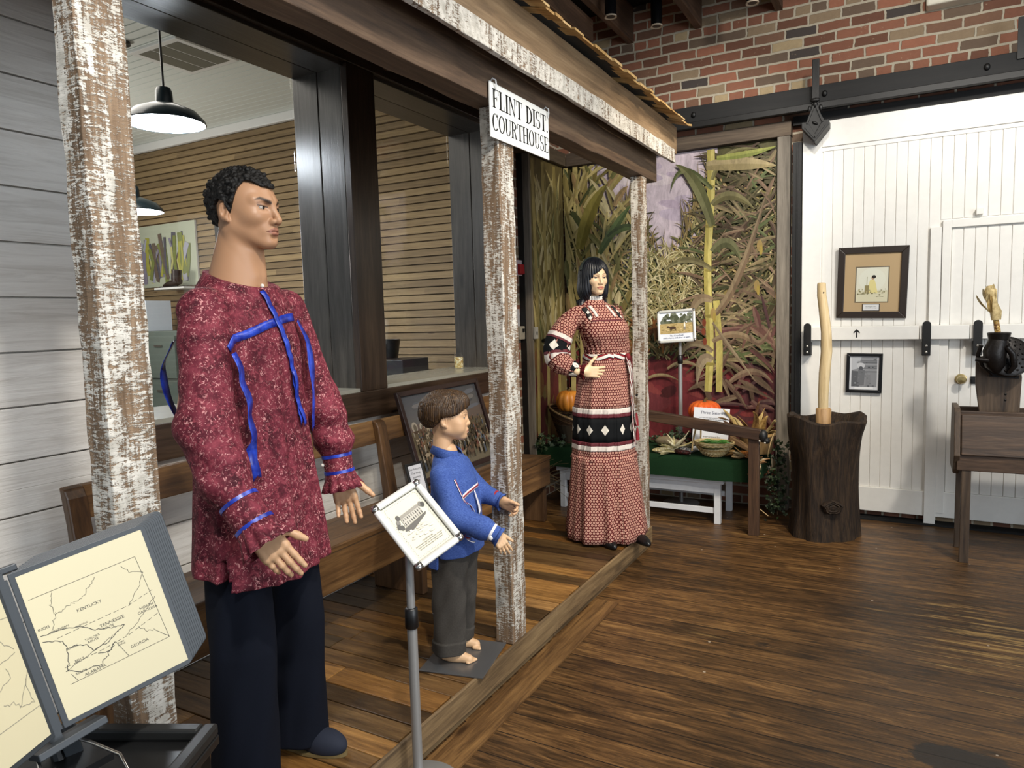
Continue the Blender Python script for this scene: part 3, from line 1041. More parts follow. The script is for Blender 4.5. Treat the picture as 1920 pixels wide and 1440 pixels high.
def rough_beam(lo, hi, jit=0.003, n=26, seed=1):
    """squared timber with slightly wavering arrises, long axis chosen automatically"""
    rr = random.Random(seed)
    d = [hi[i] - lo[i] for i in range(3)]
    ax = d.index(max(d))
    o = [i for i in range(3) if i != ax]
    mb = MB()
    vv = []
    for i in range(n + 1):
        t = lo[ax] + d[ax] * i / n
        for a, b in ((0, 0), (1, 0), (1, 1), (0, 1)):
            p = [0, 0, 0]
            p[ax] = t
            p[o[0]] = (hi if a else lo)[o[0]] + rr.uniform(-jit, jit)
            p[o[1]] = (hi if b else lo)[o[1]] + rr.uniform(-jit, jit)
            vv.append(p)
    ff = []
    for i in range(n):
        for j in range(4):
            ff.append((i * 4 + j, i * 4 + (j + 1) % 4, (i + 1) * 4 + (j + 1) % 4, (i + 1) * 4 + j))
    ff.append((3, 2, 1, 0))
    ff.append(tuple(n * 4 + j for j in range(4)))
    if ax == 1:
        ff = [tuple(reversed(f)) for f in ff]
    mb.add(vv, ff)
    return mb


PX = -1.445
POSTS = [((PX - 0.075, 0.868), (PX, 0.975), 0.50, 'whitewashed rough-sawn porch post nearest the map display', 3.1),
         ((PX - 0.085, 2.545), (PX, 2.668), 0.48, 'whitewashed porch post under the courthouse sign, beside the boy mannequin', 7.7),
         ((PX - 0.075, 4.325), (PX, 4.415), 0.62, 'slender pale porch post at the far end beside the woman mannequin', 12.4)]
for i, (a, b, pt, lab, sd_) in enumerate(POSTS):
    t = thing('porch_post', lab, 'post', ((a[0] + b[0]) / 2, (a[1] + b[1]) / 2, ZD), 0, 'whitewashed porch posts')
    rough_beam((a[0], a[1], ZD), (b[0], b[1], 2.385), 0.0025, 40, i + 3).build('timber', mat_whitewash('whitewash_%d' % i, sd_, pt), t, bevel=0.003)
    if i == 2:
        for zz in (0.42, 1.02, 1.6):
            MB().cyl((PX - 0.05, a[1] - 0.001, zz), (PX - 0.05, a[1] + 0.01, zz), 0.008, n=10).build('bolt_hole', M_iron, t)

# deck
kd = NT('porch_deck_boards', 0.42, 0, 0.35)
pv = kd.mapping(kd.tc(), (1.4, 22, 22))
g = kd.noise(pv, 1.3, 6, 0.65, 1.0)
g2 = kd.noise(kd.mapping(kd.tc(), (6, 90, 6)), 1.2, 3, 0.7)
f = kd.math('ADD', kd.math('MULTIPLY', g, 0.65), kd.math('MULTIPLY', g2, 0.35))
c = kd.ramp(f, [(0.28, '#3a2c1d'), (0.45, '#7a6142'), (0.58, '#9c8059'), (0.72, '#bd9f72')])
kn = kd.ramp(kd.voronoi(kd.mapping(kd.tc(), (1.5, 5, 1)), 1.6), [(0.03, 1.0), (0.09, 0.0)])
c = kd.mix(kd.math('MULTIPLY', kn, 0.85), c, '#22150c')
st = kd.ramp(kd.noise(kd.mapping(kd.tc(), (1.5, 3, 1), (4, 1, 0)), 2.0, 5, 0.65), [(0.56, 0.0), (0.68, 1.0)])
c = kd.mix(kd.math('MULTIPLY', st, 0.55), c, '#4b3c2b')
c = kd.mix(1.0, c, kd.attr('col'), 'MULTIPLY')
kd.base(c)
kd.bump(f, 0.4, 0.005)
M_deck = kd.m
rnd.seed(21)
t = thing('porch_deck', 'low porch deck of mixed reclaimed planks with a timber edge', 'deck', (-2.0, 2.0, 0.0))
mb = MB()
y = -0.7
TON = ['#ffeacc', '#e8cfa6', '#b5a590', '#8f8678', '#fbe0b4', '#7a7064', '#cfb48c', '#a79c8c', '#f0d6ac', '#6b6259', '#c9ab7e', '#8d8273']
while y < 4.42:
    wd = rnd.choice([0.085, 0.095, 0.11, 0.125, 0.14, 0.10])
    y1 = min(y + wd, 4.425)
    mb.color(rnd.choice(TON))
    xe = -1.448 + rnd.uniform(-0.012, 0.004)
    dz = rnd.uniform(-0.003, 0.0)
    if rnd.random() < 0.45:
        xc = rnd.uniform(-2.4, -1.8)
        mb.box((XW + 0.004, y, ZD - 0.024), (xc - 0.003, y1 - 0.004, ZD + dz))
        mb.color(rnd.choice(TON))
        mb.box((xc, y, ZD - 0.024), (xe, y1 - 0.004, ZD + dz))
    else:
        mb.box((XW + 0.004, y, ZD - 0.024), (xe, y1 - 0.004, ZD + dz))
    y = y1
mb.build('planks', M_deck, t, bevel=0.003)
mb = MB()
mb.box((-1.50, -0.7, 0.0), (-1.452, 2.95, ZD - 0.026)).box((-1.50, 2.956, 0.0), (-1.452, 4.42, ZD - 0.026))
mb.box((-1.449, -0.7, 0.035), (-1.435, 2.95, ZD + 0.001)).box((-1.449, 2.953, 0.035), (-1.435, 4.43, ZD + 0.001))
mb.build('edge_board', wood('deck_edge_board', '#3a2a19', '#6f5533', '#94764a', 'y', 1.0, 0.6, 0.5), t, bevel=0.004)
MB().box((XW + 0.01, 4.37, 0.0), (-1.50, 4.42, ZD - 0.026)).build('end_board', wood('deck_end_board', '#2f2215', '#5f4a30', '#7c6241', 'x', 1.0, 0.6), t)

# roof
M_roofwood = wood('porch_roof_timber', '#33241a', '#5d452f', '#7f6247', 'y', 0.9, 0.65, 0.4)
M_fascia = wood('tan_fascia_board', '#5a422a', '#8a6a46', '#a98a62', 'y', 0.8, 0.6, 0.3)
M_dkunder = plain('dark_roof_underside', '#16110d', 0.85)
t = thing('porch_roof', 'shed roof of the courthouse porch with tan fascia and ragged wooden shingles', 'roof', (-1.5, 2.0, 2.39))
rough_beam((PX - 0.11, -1.0, 2.388), (PX, 4.63, 2.605), 0.004, 30, 4).build('beam', M_roofwood, t, bevel=0.004)
rough_beam((-1.352, -1.0, 2.503), (-1.330, 4.66, 2.588), 0.003, 40, 9).build('trim_board', mat_whitewash('whitewash_trim', 5.2, 1.1), t, bevel=0.002)
bpy.data.objects  # (rafters and boards above)
rough_beam((-1.39, -1.0, 2.585), (-1.358, 4.79, 2.762), 0.003, 30, 5).build('fascia', M_fascia, t, bevel=0.003)
MB().box((PX, -1.0, 2.590), (-1.352, 4.62, 2.602)).build('soffit', M_roofwood, t)
mb = MB()
for y in (-0.6, 0.4, 1.4, 2.4, 3.4, 4.55):
    mb.bar((-1.395, y, 2.66), (XW + 0.036, y, 3.03), 0.04, 0.09)
mb.bar((PX - 0.05, 4.60, 2.66), (PX - 0.05, 4.60, 2.62), 0.04, 0.04)
mb.build('rafter', M_roofwood, t)
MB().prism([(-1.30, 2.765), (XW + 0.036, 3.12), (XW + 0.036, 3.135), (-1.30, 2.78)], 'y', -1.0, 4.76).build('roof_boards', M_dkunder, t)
rnd.seed(3)
mb = MB()
y = -1.0
SHC = ['#c9a871', '#b8945c', '#d8b883', '#a9854f', '#c29b62']
while y < 4.78:
    wd = rnd.uniform(0.06, 0.15)
    y1 = min(y + wd, 4.80)
    xo = -1.265 + rnd.uniform(-0.012, 0.018)
    tk = rnd.uniform(0.008, 0.014)
    zf = 2.752 + (xo + 1.265) * -0.27 + rnd.uniform(-0.003, 0.003)
    mb.color(rnd.choice(SHC))
    mb.prism([(xo, zf), (xo, zf + tk), (-1.75, zf + 0.27 * (xo + 1.75) + tk + 0.004), (-1.75, zf + 0.27 * (xo + 1.75) + 0.016)], 'y', y, y1 - 0.004)
    y = y1
for r_ in range(1, 4):
    y = -1.0
    while y < 4.78:
        y1 = min(y + rnd.uniform(0.08, 0.15), 4.80)
        xo = -1.27 - 0.33 * r_
        zf = 2.772 + 0.27 * 0.33 * r_ + 0.012 * r_
        mb.color(rnd.choice(SHC))
        mb.prism([(xo, zf), (xo, zf + 0.012), (xo - 0.42, zf + 0.125), (xo - 0.42, zf + 0.113)], 'y', y, y1 - 0.004)
        y = y1
ks = NT('cedar_shingle', 0.7, 0, 0.3)
ks.base(ks.mix(1.0, ks.ramp(ks.noise(ks.mapping(ks.tc(), (2, 40, 2)), 2, 4), [(0.3, '#b9b0a4'), (0.7, '#ffffff')]), ks.attr('col'), 'MULTIPLY'))
mb.build('shingles', ks.m, t)

# ------------------------------------------------------------------ courthouse sign, letters cut as slab-serif shapes
def serif(ch):
    """polygons in a cell of height 1; returns (list of polys, width)"""
    P = []
    th, tn, sf = 0.165, 0.055, 0.05   # stem, hairline, serif

    def rect(a, b, c, d):
        P.append([(a, b), (c, b), (c, d), (a, d)])

    def stem(x, lo=0, hi=1, w2=th, serif_lo=True, serif_hi=True, e=0.075):
        rect(x, lo, x + w2, hi)
        if serif_lo:
            rect(x - e, lo, x + w2 + e, lo + sf)
        if serif_hi:
            rect(x - e, hi - sf, x + w2 + e, hi)

    def arc(cx, cy, rx, ry, a0, a1, t0=th, t1=tn, n=22):
        # stroke thick at the sides, thin at top and bottom
        for i in range(n):
            q = []
            for a, out in ((a0 + (a1 - a0) * i / n, 1), (a0 + (a1 - a0) * (i + 1) / n, 1), (a0 + (a1 - a0) * (i + 1) / n, 0), (a0 + (a1 - a0) * i / n, 0)):
                a_ = R(a)
                tx, ty = t0, t1
                q.append((cx + (rx - (0 if out else tx)) * math.cos(a_), cy + (ry - (0 if out else ty)) * math.sin(a_)))
            P.append(q)
    if ch == 'F' or ch == 'E':
        stem(0.08)
        rect(0.2, 1 - sf, 0.62, 1)
        P.append([(0.58, 1), (0.62, 1), (0.62, 0.72), (0.59, 0.72)])
        rect(0.2, 0.49, 0.48, 0.49 + sf)
        rect(0.45, 0.39, 0.48, 0.63)
        if ch == 'E':
            rect(0.2, 0, 0.64, sf)
            P.append([(0.60, 0), (0.64, 0), (0.66, 0.29), (0.63, 0.29)])
        return P, 0.68
    if ch == 'L':
        stem(0.08)
        rect(0.2, 0, 0.6, sf)
        P.append([(0.56, 0), (0.60, 0), (0.63, 0.31), (0.60, 0.31)])
        return P, 0.66
    if ch == 'I':
        stem(0.08)
        return P, 0.34
    if ch == 'N':
        stem(0.12, 0, 1, 0.05)
        stem(0.66, 0, 1, 0.05, False, True)
        P.append([(0.08, 1), (0.24, 1), (0.71, 0), (0.62, 0)])
        return P, 0.82
    if ch == 'T':
        stem(0.30, 0, 1, th, True, False)
        rect(0.04, 1 - sf, 0.71, 1)
        P.append([(0.04, 1), (0.08, 1), (0.07, 0.7), (0.04, 0.7)])
        P.append([(0.67, 1), (0.71, 1), (0.71, 0.7), (0.68, 0.7)])
        return P, 0.75
    if ch == 'D':
        stem(0.08)
        arc(0.2, 0.5, 0.53, 0.5, -90, 90)
        rect(0.18, 1 - sf, 0.24, 1)
        rect(0.18, 0, 0.24, sf)
        return P, 0.80
    if ch == 'S':
        arc(0.31, 0.74, 0.25, 0.27, 50, 270, 0.12, 0.05)
        arc(0.33, 0.26, 0.27, 0.28, -130, 90, 0.13, 0.05)
        rect(0.47, 0.74, 0.51, 0.98)
        rect(0.06, 0.02, 0.10, 0.29)
        return P, 0.64
    if ch == '.':
        rect(0.04, 0, 0.17, 0.13)
        return P, 0.26
    if ch == 'C':
        arc(0.41, 0.5, 0.37, 0.515, 42, 318)
        rect(0.65, 0.66, 0.69, 1.0)
        return P, 0.76
    if ch == 'O':
        arc(0.42, 0.5, 0.38, 0.515, 0, 360, n=36)
        return P, 0.84
    if ch == 'U':
        stem(0.10, 0.32, 1, th, False, True)
        stem(0.62, 0.32, 1, 0.05, False, True)
        arc(0.385, 0.33, 0.285, 0.345, 180, 360, 0.11, 0.05)
        return P, 0.80
    if ch == 'R':
        stem(0.08)
        arc(0.24, 0.745, 0.40, 0.255, -90, 90, 0.14, 0.045)
        rect(0.2, 1 - sf, 0.26, 1)
        rect(0.2, 0.49, 0.26, 0.535)
        P.append([(0.34, 0.50), (0.46, 0.52), (0.66, 0.06), (0.52, 0.06)])
        rect(0.52, 0, 0.74, sf)
        P.append([(0.52, 0.06), (0.66, 0.06), (0.68, 0), (0.54, 0)])
        return P, 0.76
    if ch == 'H':
        stem(0.08)
        stem(0.57)
        rect(0.2, 0.48, 0.6, 0.48 + sf)
        return P, 0.82
    return P, 0.34


SX, SY0, SY1, SZ0, SZ1 = PX + 0.014, 2.465, 2.985, 2.243, 2.455
t = thing('courthouse_sign', 'white hanging sign reading FLINT DIST. COURTHOUSE in black serif capitals', 'sign', (SX, (SY0 + SY1) / 2, SZ0))
MB().box((SX - 0.006, SY0, SZ0), (SX, SY1, SZ1)).build('board', plain('sign_white', '#e9e9e4', 0.45), t, bevel=0.001)
M_ink = plain('sign_black_ink', '#0d0d0d', 0.5)
mb = MB()


def line_of(txt, y0, y1, z, h):
    items = [serif(c) if c != ' ' else ([], 0.42) for c in txt]
    tot = sum(wd for _, wd in items)
    s = (y1 - y0) / tot
    y = y0
    for polys, wd in items:
        for pl in polys:
            mb.prism([(y + a * s, z + b * h) for a, b in pl], 'x', SX + 0.0002, SX + 0.0010)
        y += wd * s


line_of('FLINT DIST.', SY0 + 0.018, SY1 - 0.006, 2.360, 0.072)
line_of('COURTHOUSE', SY0 + 0.010, SY1 - 0.008, 2.272, 0.066)
mb.build('lettering', M_ink, t)
for y in (SY0 + 0.032, SY1 - 0.02):
    mb = MB()
    mb.tube([(SX + 0.004, y + 0.008, SZ1 - 0.03), (SX + 0.012, y, SZ1 - 0.012), (SX + 0.012, y - 0.004, SZ1 + 0.006), (SX + 0.0, y - 0.008, SZ1 + 0.014), (PX + 0.003, y - 0.006, SZ1 + 0.006)], 0.003, 8)
    mb.build('hook', plain('white_plastic', '#dedede', 0.4), t, smooth=True)

# ------------------------------------------------------------------ pew bench
M_pine = wood('old_pine_pew', '#2c190a', '#63401d', '#8a5f30', 'y', 0.9, 0.38, 0.3)
M_pinez = wood('old_pine_pew_upright', '#26160a', '#523316', '#774f26', 'z', 0.9, 0.4, 0.3)
M_pinex = wood('old_pine_pew_panel', '#2b1a0e', '#54361c', '#7a5430', 'z', 0.7, 0.45, 0.3)
t = thing('pew_bench', 'long brown pine pew bench along the white siding', 'bench', (-2.3, 2.8, ZD))
MB().prism([(-2.09, 0.572), (-2.09, 0.60), (-2.44, 0.585), (-2.44, 0.557)], 'y', 1.34, 4.28).build('seat', M_pine, t, bevel=0.006)
MB().prism([(-2.122, 0.40), (-2.098, 0.40), (-2.098, 0.571), (-2.122, 0.571)], 'y', 1.36, 4.27).build('seat_rail', M_pine, t, bevel=0.004)
MB().prism([(-2.50, 0.885), (-2.475, 0.885), (-2.495, 1.005), (-2.52, 1.005)], 'y', 1.335, 4.28).build('back_rail', M_pine, t, bevel=0.005)
for y in (1.335, 2.93, 4.20):
    b = MB()
    ya, yb = (y, y + 0.075)
    if y < 1.4:
        ya, yb = 1.315, 1.385
    b.prism([(-2.47, 0.14), (-2.38, 0.14), (-2.395, 0.60), (-2.455, 0.97), (-2.47, 1.0), (-2.50, 1.01), (-2.475, 0.88), (-2.445, 0.60)] if y < 1.4 or True else [], 'y', ya, yb)
    b.build('back_post', M_pinez, t, bevel=0.006)
for y in (1.36, 2.85, 4.25):
    MB().box((-2.445, y - 0.02, ZD), (-2.13, y + 0.025, 0.555)).build('end_panel', M_pinex, t, bevel=0.004)

# ------------------------------------------------------------------ framed picture on the bench
def rot_frame(c, yaw, tilt, roll):
    return Matrix.Translation(c) @ Matrix.Rotation(R(yaw), 4, 'Z') @ Matrix.Rotation(R(tilt), 4, 'X') @ Matrix.Rotation(R(roll), 4, 'Y')


def picture_frame(M, w2, h2, fw, depth, mat, parent, back=True, name='frame', bevel=0.003):
    """local x right, z up, looks to -y"""
    mb = MB()
    a, b = w2 / 2, h2 / 2
    for q in ([(-a, -b), (a, -b), (a - fw, -b + fw), (-a + fw, -b + fw)], [(a, -b), (a, b), (a - fw, b - fw), (a - fw, -b + fw)],
              [(a, b), (-a, b), (-a + fw, b - fw), (a - fw, b - fw)], [(-a, b), (-a, -b), (-a + fw, -b + fw), (-a + fw, b - fw)]):
        mb.prism(q, 'y', -depth, 0, M)
    if back:
        mb.box((-a + 0.002, -0.002, -b + 0.002), (a - 0.002, 0.004, b - 0.002), M)
    return mb.build(name, mat, parent, bevel=bevel)


M_print = NT('printed_paper', 0.5, 0, 0.3)
M_print.base(M_print.attr('col'))
M_print = M_print.m
M_glossprint = NT('glazed_print', 0.22, 0, 0.4)
M_glossprint.base(M_glossprint.attr('col'))
M_glossprint = M_glossprint.m
Mp = rot_frame((-2.44, 3.585, 0.872), 88, -17, -0.8)
PW, PH = 0.83, 0.545
t = thing('framed_painting', 'large framed painting of wagons and riders leaning on the pew', 'painting', Mp.translation)
picture_frame(Mp, PW, PH, 0.030, 0.022, plain('mahogany_frame', '#22110e', 0.38, var=0.3), t)
a, b = PW / 2 - 0.03, PH / 2 - 0.03
pc = Print(lambda u, v, d: Mp @ Vector((u, -0.004 - d, v)), 0.00003)
_cl = pc.color
pc.color = lambda c: _cl(hexmix(c, '#3f392f', 0.42))
pc.rect(-a, -b, a, b, '#40413f')
rnd.seed(14)
for i in range(16):
    v0 = b - i * (b * 0.75) / 16
    pc.rect(-a, v0 - b * 0.75 / 16, a, v0, hexmix('#363d4c', '#5d5b5e', i / 16))
for i in range(30):
    pc.ell(rnd.uniform(-a * 0.8, a * 0.8), rnd.uniform(b * 0.35, b * 0.9), rnd.uniform(0.03, 0.07), rnd.uniform(0.006, 0.015), rnd.choice(['#5a6274', '#474e5f', '#6c6b72', '#2f3542']), rot=0.1)
pc.poly([(-a, 0.06), (-a * 0.3, 0.085), (a * 0.3, 0.07), (a, 0.10), (a, 0.02), (-a, 0.02)], '#5b4c49')
pc.rect(-a, -b, a, 0.03, '#544a36')
pc.poly([(-a, -b), (a, -b), (a, -0.14), (-a * 0.2, -0.18), (-a, -0.10)], '#6f6552')
for i in range(8):       # covered wagons
    u = -a + 0.06 + i * 0.066
    s = 0.6 + 0.5 * abs(i - 3.5) / 3.5
    v = 0.055 - 0.008 * i * (i < 4)
    pc.ell(u, v, 0.024 * s, 0.03 * s, '#b0a698')
    pc.ell(u + 0.003, v - 0.004, 0.013 * s, 0.02 * s, '#5c5348')
    pc.rect(u - 0.024 * s, v - 0.035 * s, u + 0.024 * s, v - 0.02 * s, '#3a2a1f')
for row in range(6):     # riders, walkers, horses
    for i in range(24):
        u = -a + 0.02 + (2 * a - 0.04) * (i + rnd.random()) / 24
        v = 0.02 - row * 0.036 + rnd.uniform(-0.015, 0.015)
        s = 0.62 + row * 0.12
        if rnd.random() < 0.45:
            cc = rnd.choice(['#4a3020', '#6f5138', '#2a2018', '#a8967c', '#33261d', '#5e4637'])
            pc.ell(u, v, 0.020 * s, 0.010 * s, cc)
            for q in (-0.014, -0.009, 0.009, 0.014):
                pc.rect(u + q * s - 0.0016, v - 0.03 * s, u + q * s + 0.0016, v, cc)
            pc.poly([(u + 0.012 * s, v), (u + 0.026 * s, v + 0.018 * s), (u + 0.032 * s, v + 0.012 * s), (u + 0.02 * s, v - 0.006 * s)], cc)
            if rnd.random() < 0.6:
                pc.ell(u, v + 0.016 * s, 0.006 * s, 0.013 * s, rnd.choice(['#3b4a5c', '#6d2f2b', '#8d8577', '#2c2a26']))
                pc.ell(u, v + 0.032 * s, 0.0045 * s, 0.005 * s, '#7c5a44')
        else:
            cc = rnd.choice(['#46546a', '#75403a', '#9b9182', '#37322a', '#5d5a48', '#2d3646', '#857257'])
            pc.poly([(u - 0.009 * s, v - 0.03 * s), (u + 0.009 * s, v - 0.03 * s), (u + 0.006 * s, v + 0.012 * s), (u - 0.006 * s, v + 0.012 * s)], cc)
            pc.ell(u, v + 0.018 * s, 0.005 * s, 0.006 * s, rnd.choice(['#7c5a44', '#8f6f55', '#c9bfae']))
pc.build('canvas', M_glossprint, t)

# small framed card
Mc = rot_frame((-2.255, 2.985, 0.695), 74, -16, -3)
t = thing('caption_card', 'small black-framed caption card leaning at the left of the painting', 'card', Mc.translation)
picture_frame(Mc, 0.115, 0.185, 0.012, 0.012, plain('black_frame', '#17120f', 0.4), t)
MB().box((-0.040, -0.006, -0.08), (0.045, -0.003, 0.078), Mc).build('paper', plain('white_paper', '#dedce0', 0.6), t)
text_obj('lettering', 'Our history:\nThe long\njourney\nwest', 0.017, Mc @ Matrix.Translation((0.0, -0.0065, 0.025)) @ Matrix.Rotation(R(90), 4, 'X'), M_ink, t, 0.0001, line=1.25)

# ------------------------------------------------------------------ snap-frame floor signs
M_alu = plain('white_aluminium', '#dcdcd6', 0.3, 0.25)
M_chrome = plain('chrome_corner', '#b8b4b0', 0.12, 0.95)
M_pole = plain('grey_steel_pole', '#9d9c9a', 0.38, 0.5)
M_plast = plain('black_plastic', '#0e0e0f', 0.4)


def snap_frame(M, W_, H_, fw, t):
    fr = MB()
    a, b = W_ / 2, H_ / 2
    for p, q in (((-a + fw, b - fw / 2), (a - fw, b - fw / 2)), ((-a + fw, -b + fw / 2), (a - fw, -b + fw / 2)), ((-a + fw / 2, -b + fw), (-a + fw / 2, b - fw)), ((a - fw / 2, -b + fw), (a - fw / 2, b - fw))):
        P_ = [M @ Vector((x_, -0.006, z_)) for x_, z_ in (p, q)]
        up = (M.to_3x3() @ Vector((0, -1, 0)))
        fr.tube(P_, [(fw / 2, 0.008)] * 2, 14, True, up)
    o = fr.build('frame', M_alu, t, smooth=True)
    for sx in (-1, 1):
        for sz in (-1, 1):
            c = MB()
            c.ball(M @ Vector((sx * (a - fw / 2), -0.006, sz * (b - fw / 2))), (fw * 0.55, 0.010, fw * 0.55), 16, M.to_3x3())
            c.build('corner_cap', M_chrome, t, smooth=True)
    MB().box((-a + 0.004, 0.0, -b + 0.004), (a - 0.004, 0.006, b - 0.004), M).build('back_plate', M_plast, t)


def pole_sign(name, label, base, M, W_, H_, fw, ztop, zclamp, foot=True):
    t = thing(name, label, 'sign stand', base)
    x, y, z = base
    back = M @ Vector((0, 0.012, -H_ * 0.2))
    MB().tube([(x, y, z + 0.008), (x, y, zclamp)], 0.0165, 18).build('lower_pole', M_pole, t, smooth=True)
    MB().tube([(x, y, zclamp), (x, y, ztop), back], 0.0135, 18).build('upper_pole', M_pole, t, smooth=True)
    MB().tube([(x, y, zclamp - 0.035), (x, y, zclamp - 0.03), (x, y, zclamp + 0.03), (x, y, zclamp + 0.035)], [0.017, 0.0225, 0.021, 0.015], 18).build('clamp', M_plast, t, smooth=True)
    if foot:
        MB().lathe([(0, 0), (0.14, 0), (0.145, 0.004), (0.14, 0.008), (0.03, 0.012), (0, 0.012)], (x, y, z), 32).build('foot', M_pole, t, smooth=True)
    snap_frame(M, W_, H_, fw, t)
    return t


Ms = rot_frame((-1.356, 1.787, 0.889), 49.8, -38.2, -27.2)
t = pole_sign('floor_sign', 'tilted snap-frame sign with a courthouse drawing on a grey pole, in front of the boy', (-1.375, 1.762, 0.0), Ms, 0.19, 0.255, 0.024, 0.83, 0.585)
pc = Print(lambda u, v, d: Ms @ Vector((u, -0.0005 - d, v)), 0.00002)
a, b = 0.19 / 2 - 0.02, 0.255 / 2 - 0.02
pc.rect(-a, -b, a, b, '#87857a')
a -= 0.006
b -= 0.006
pc.rect(-a, -b, a, b, '#cdc8b5')
for i in range(22):
    for s_ in (-1, 1):
        u = -a + 0.01 + (2 * a - 0.02) * i / 21
        pc.ell(u, s_ * (b - 0.006 - 0.002 * (i % 2)), 0.0016, 0.0009, '#77746a', 6)
for i in range(30):
    for s_ in (-1, 1):
        v = -b + 0.01 + (2 * b - 0.02) * i / 29
        pc.ell(s_ * (a - 0.006 - 0.002 * (i % 2)), v, 0.0009, 0.0016, '#77746a', 6)
DK = ['#4c4a46', '#63605a', '#77736c', '#3b3936']
pc.poly([(-0.045, 0.0), (-0.02, -0.01), (0.045, 0.012), (0.05, 0.02), (-0.04, 0.008)], '#55524d')
pc.poly([(-0.035, 0.010), (0.042, 0.022), (0.042, 0.046), (-0.035, 0.040)], '#b5b0a4')
pc.poly([(-0.040, 0.040), (0.046, 0.047), (0.038, 0.056), (-0.03, 0.052)], '#8d887e')
for i in range(9):
    u = -0.032 + i * 0.0085
    pc.rect(u, 0.014 + i * 0.0009, u + 0.0035, 0.024 + i * 0.0009, DK[i % 4])
    pc.rect(u, 0.029 + i * 0.0006, u + 0.0035, 0.038 + i * 0.0006, DK[(i + 1) % 4])
for u, v in ((-0.048, 0.035), (-0.053, 0.022), (-0.046, 0.015), (0.05, 0.05), (0.055, 0.045), (-0.04, 0.05)):
    pc.ell(u, v, 0.007, 0.010, rnd.choice(DK), 7)
for i in range(26):
    pc.ell(rnd.uniform(-0.045, 0.045), rnd.uniform(-0.045, -0.005), rnd.uniform(0.004, 0.012), 0.003, rnd.choice(['#c9c4b6', '#bdb8ab', '#d2cdbf']), 8)
pc.build('notice', M_print, t)
text_obj('lettering', 'COURTHOUSE\nbuilt of hewn logs by the district, it stood\nbeside the old road through the valley\nand served the people of the nation', 0.0062, Ms @ Matrix.Translation((0, -0.002, -0.066)) @ Matrix.Rotation(R(90), 4, 'X'), plain('grey_ink', '#5b5850', 0.6), t, 0.00005, line=1.1)

Mf = rot_frame((-1.565, 5.33, 1.453), 5, -6, -3)
t = pole_sign('floor_sign', 'upright landscape snap-frame sign with a field photograph before the corn mural', (-1.565, 5.58, 0.0), Mf @ Matrix.Translation((0, 0.22, 0)), 0.30, 0.26, 0.022, 1.36, 1.165)
Mf2 = Mf @ Matrix.Translation((0, 0.22, 0))
pc = Print(lambda u, v, d: Mf2 @ Vector((u, -0.0005 - d, v)), 0.00003)
a, b = 0.13, 0.11
pc.rect(-a, -b, a, b, '#dfe3ea')
pc.rect(-a, 0.075, a, b, '#e6ebf2')
for i in range(60):
    pc.ell(rnd.uniform(-a + .02, a - .02), rnd.uniform(0.02, 0.083 + 0.01 * math.sin(i)), rnd.uniform(0.01, 0.022), rnd.uniform(0.01, 0.018), rnd.choice(['#4f5340', '#5f6450', '#6b6f5f', '#464a3b', '#777a68']), 9)
pc.rect(-a, -0.058, a, 0.022, '#b39d6c')
for i in range(70):
    pc.ell(rnd.uniform(-a + .012, a - .012), rnd.uniform(-0.055, 0.015), rnd.uniform(0.004, 0.012), 0.003, rnd.choice(['#c8b280', '#9a8551', '#7e7042', '#d3c08e', '#a8935d']), 7)
pc.ell(-0.03, -0.012, 0.026, 0.012, '#4a382c')
pc.ell(-0.064, -0.004, 0.012, 0.008, '#4a382c')
for q in (-0.05, -0.042, -0.015, -0.008):
    pc.rect(q, -0.034, q + 0.005, -0.012, '#4a382c')
pc.rect(0.058, -0.008, 0.07, 0.018, '#e8e6dc')
pc.ell(0.064, 0.022, 0.006, 0.006, '#d8c9b0')
pc.rect(0.056, -0.03, 0.072, -0.008, '#8c8478')
pc.build('photograph', M_glossprint, t)
text_obj('lettering', 'The Corn Field\nwith a horse and plow at work', 0.017, Mf2 @ Matrix.Translation((0, -0.004, -0.083)) @ Matrix.Rotation(R(90), 4, 'X'), plain('blue_grey_ink', '#4d5a78', 0.6), t, 0.0001, line=1.0)
# =================================================================== MAP DISPLAY
M_panel = plain('slate_plastic', '#32363a', 0.45)
M_paper = plain('cream_paper', '#c6bc9c', 0.55)
TLp = Vector((-1.407, .652, 1.095))
ah = Vector((.068, .201, .041)).normalized()
bh = Vector((.082, .029, -.267))
bh = (bh - ah * bh.dot(ah)).normalized()
nh = -ah.cross(bh)
PWd, PHt = 0.216, 0.280
t = thing('map_display', 'flip-panel display rack of cream maps in slate plastic frames', 'display rack', (-1.43, 0.72, 0.72))


def panel(origin, xd, name='panel', thick=0.0036, paper=True):
    """origin: top-left paper corner on the spine side of a right-hand panel; xd: outwards from the spine"""
    M = frame_M(origin, xd, -bh)      # x outwards, y up, z = normal
    if M.to_3x3().col[2].dot(nh) < 0:
        pass
    fw = 0.010
    W_, H_ = PWd + 2 * fw, PHt + 2 * fw
    mb = MB()
    rr = 0.014
    pts = []
    for cx, cy, a0 in ((W_ - fw - rr, fw - rr, 0), (-fw + rr * 0.2, fw - rr * 0.2, 90), (-fw + rr * 0.2, -PHt - fw + rr * 0.2, 180), (W_ - fw - rr, -PHt - fw + rr, 270)):
        r_ = rr if cx > 0.1 else rr * 0.2
        for i in range(6):
            a_ = R(a0 + 90 * i / 5)
            pts.append((cx + r_ * math.cos(a_), cy + r_ * math.sin(a_)))
    mb.prism(pts, 'z', -thick, 0, M)
    o = mb.build(name, M_panel, t, bevel=0.0012)
    return o, M


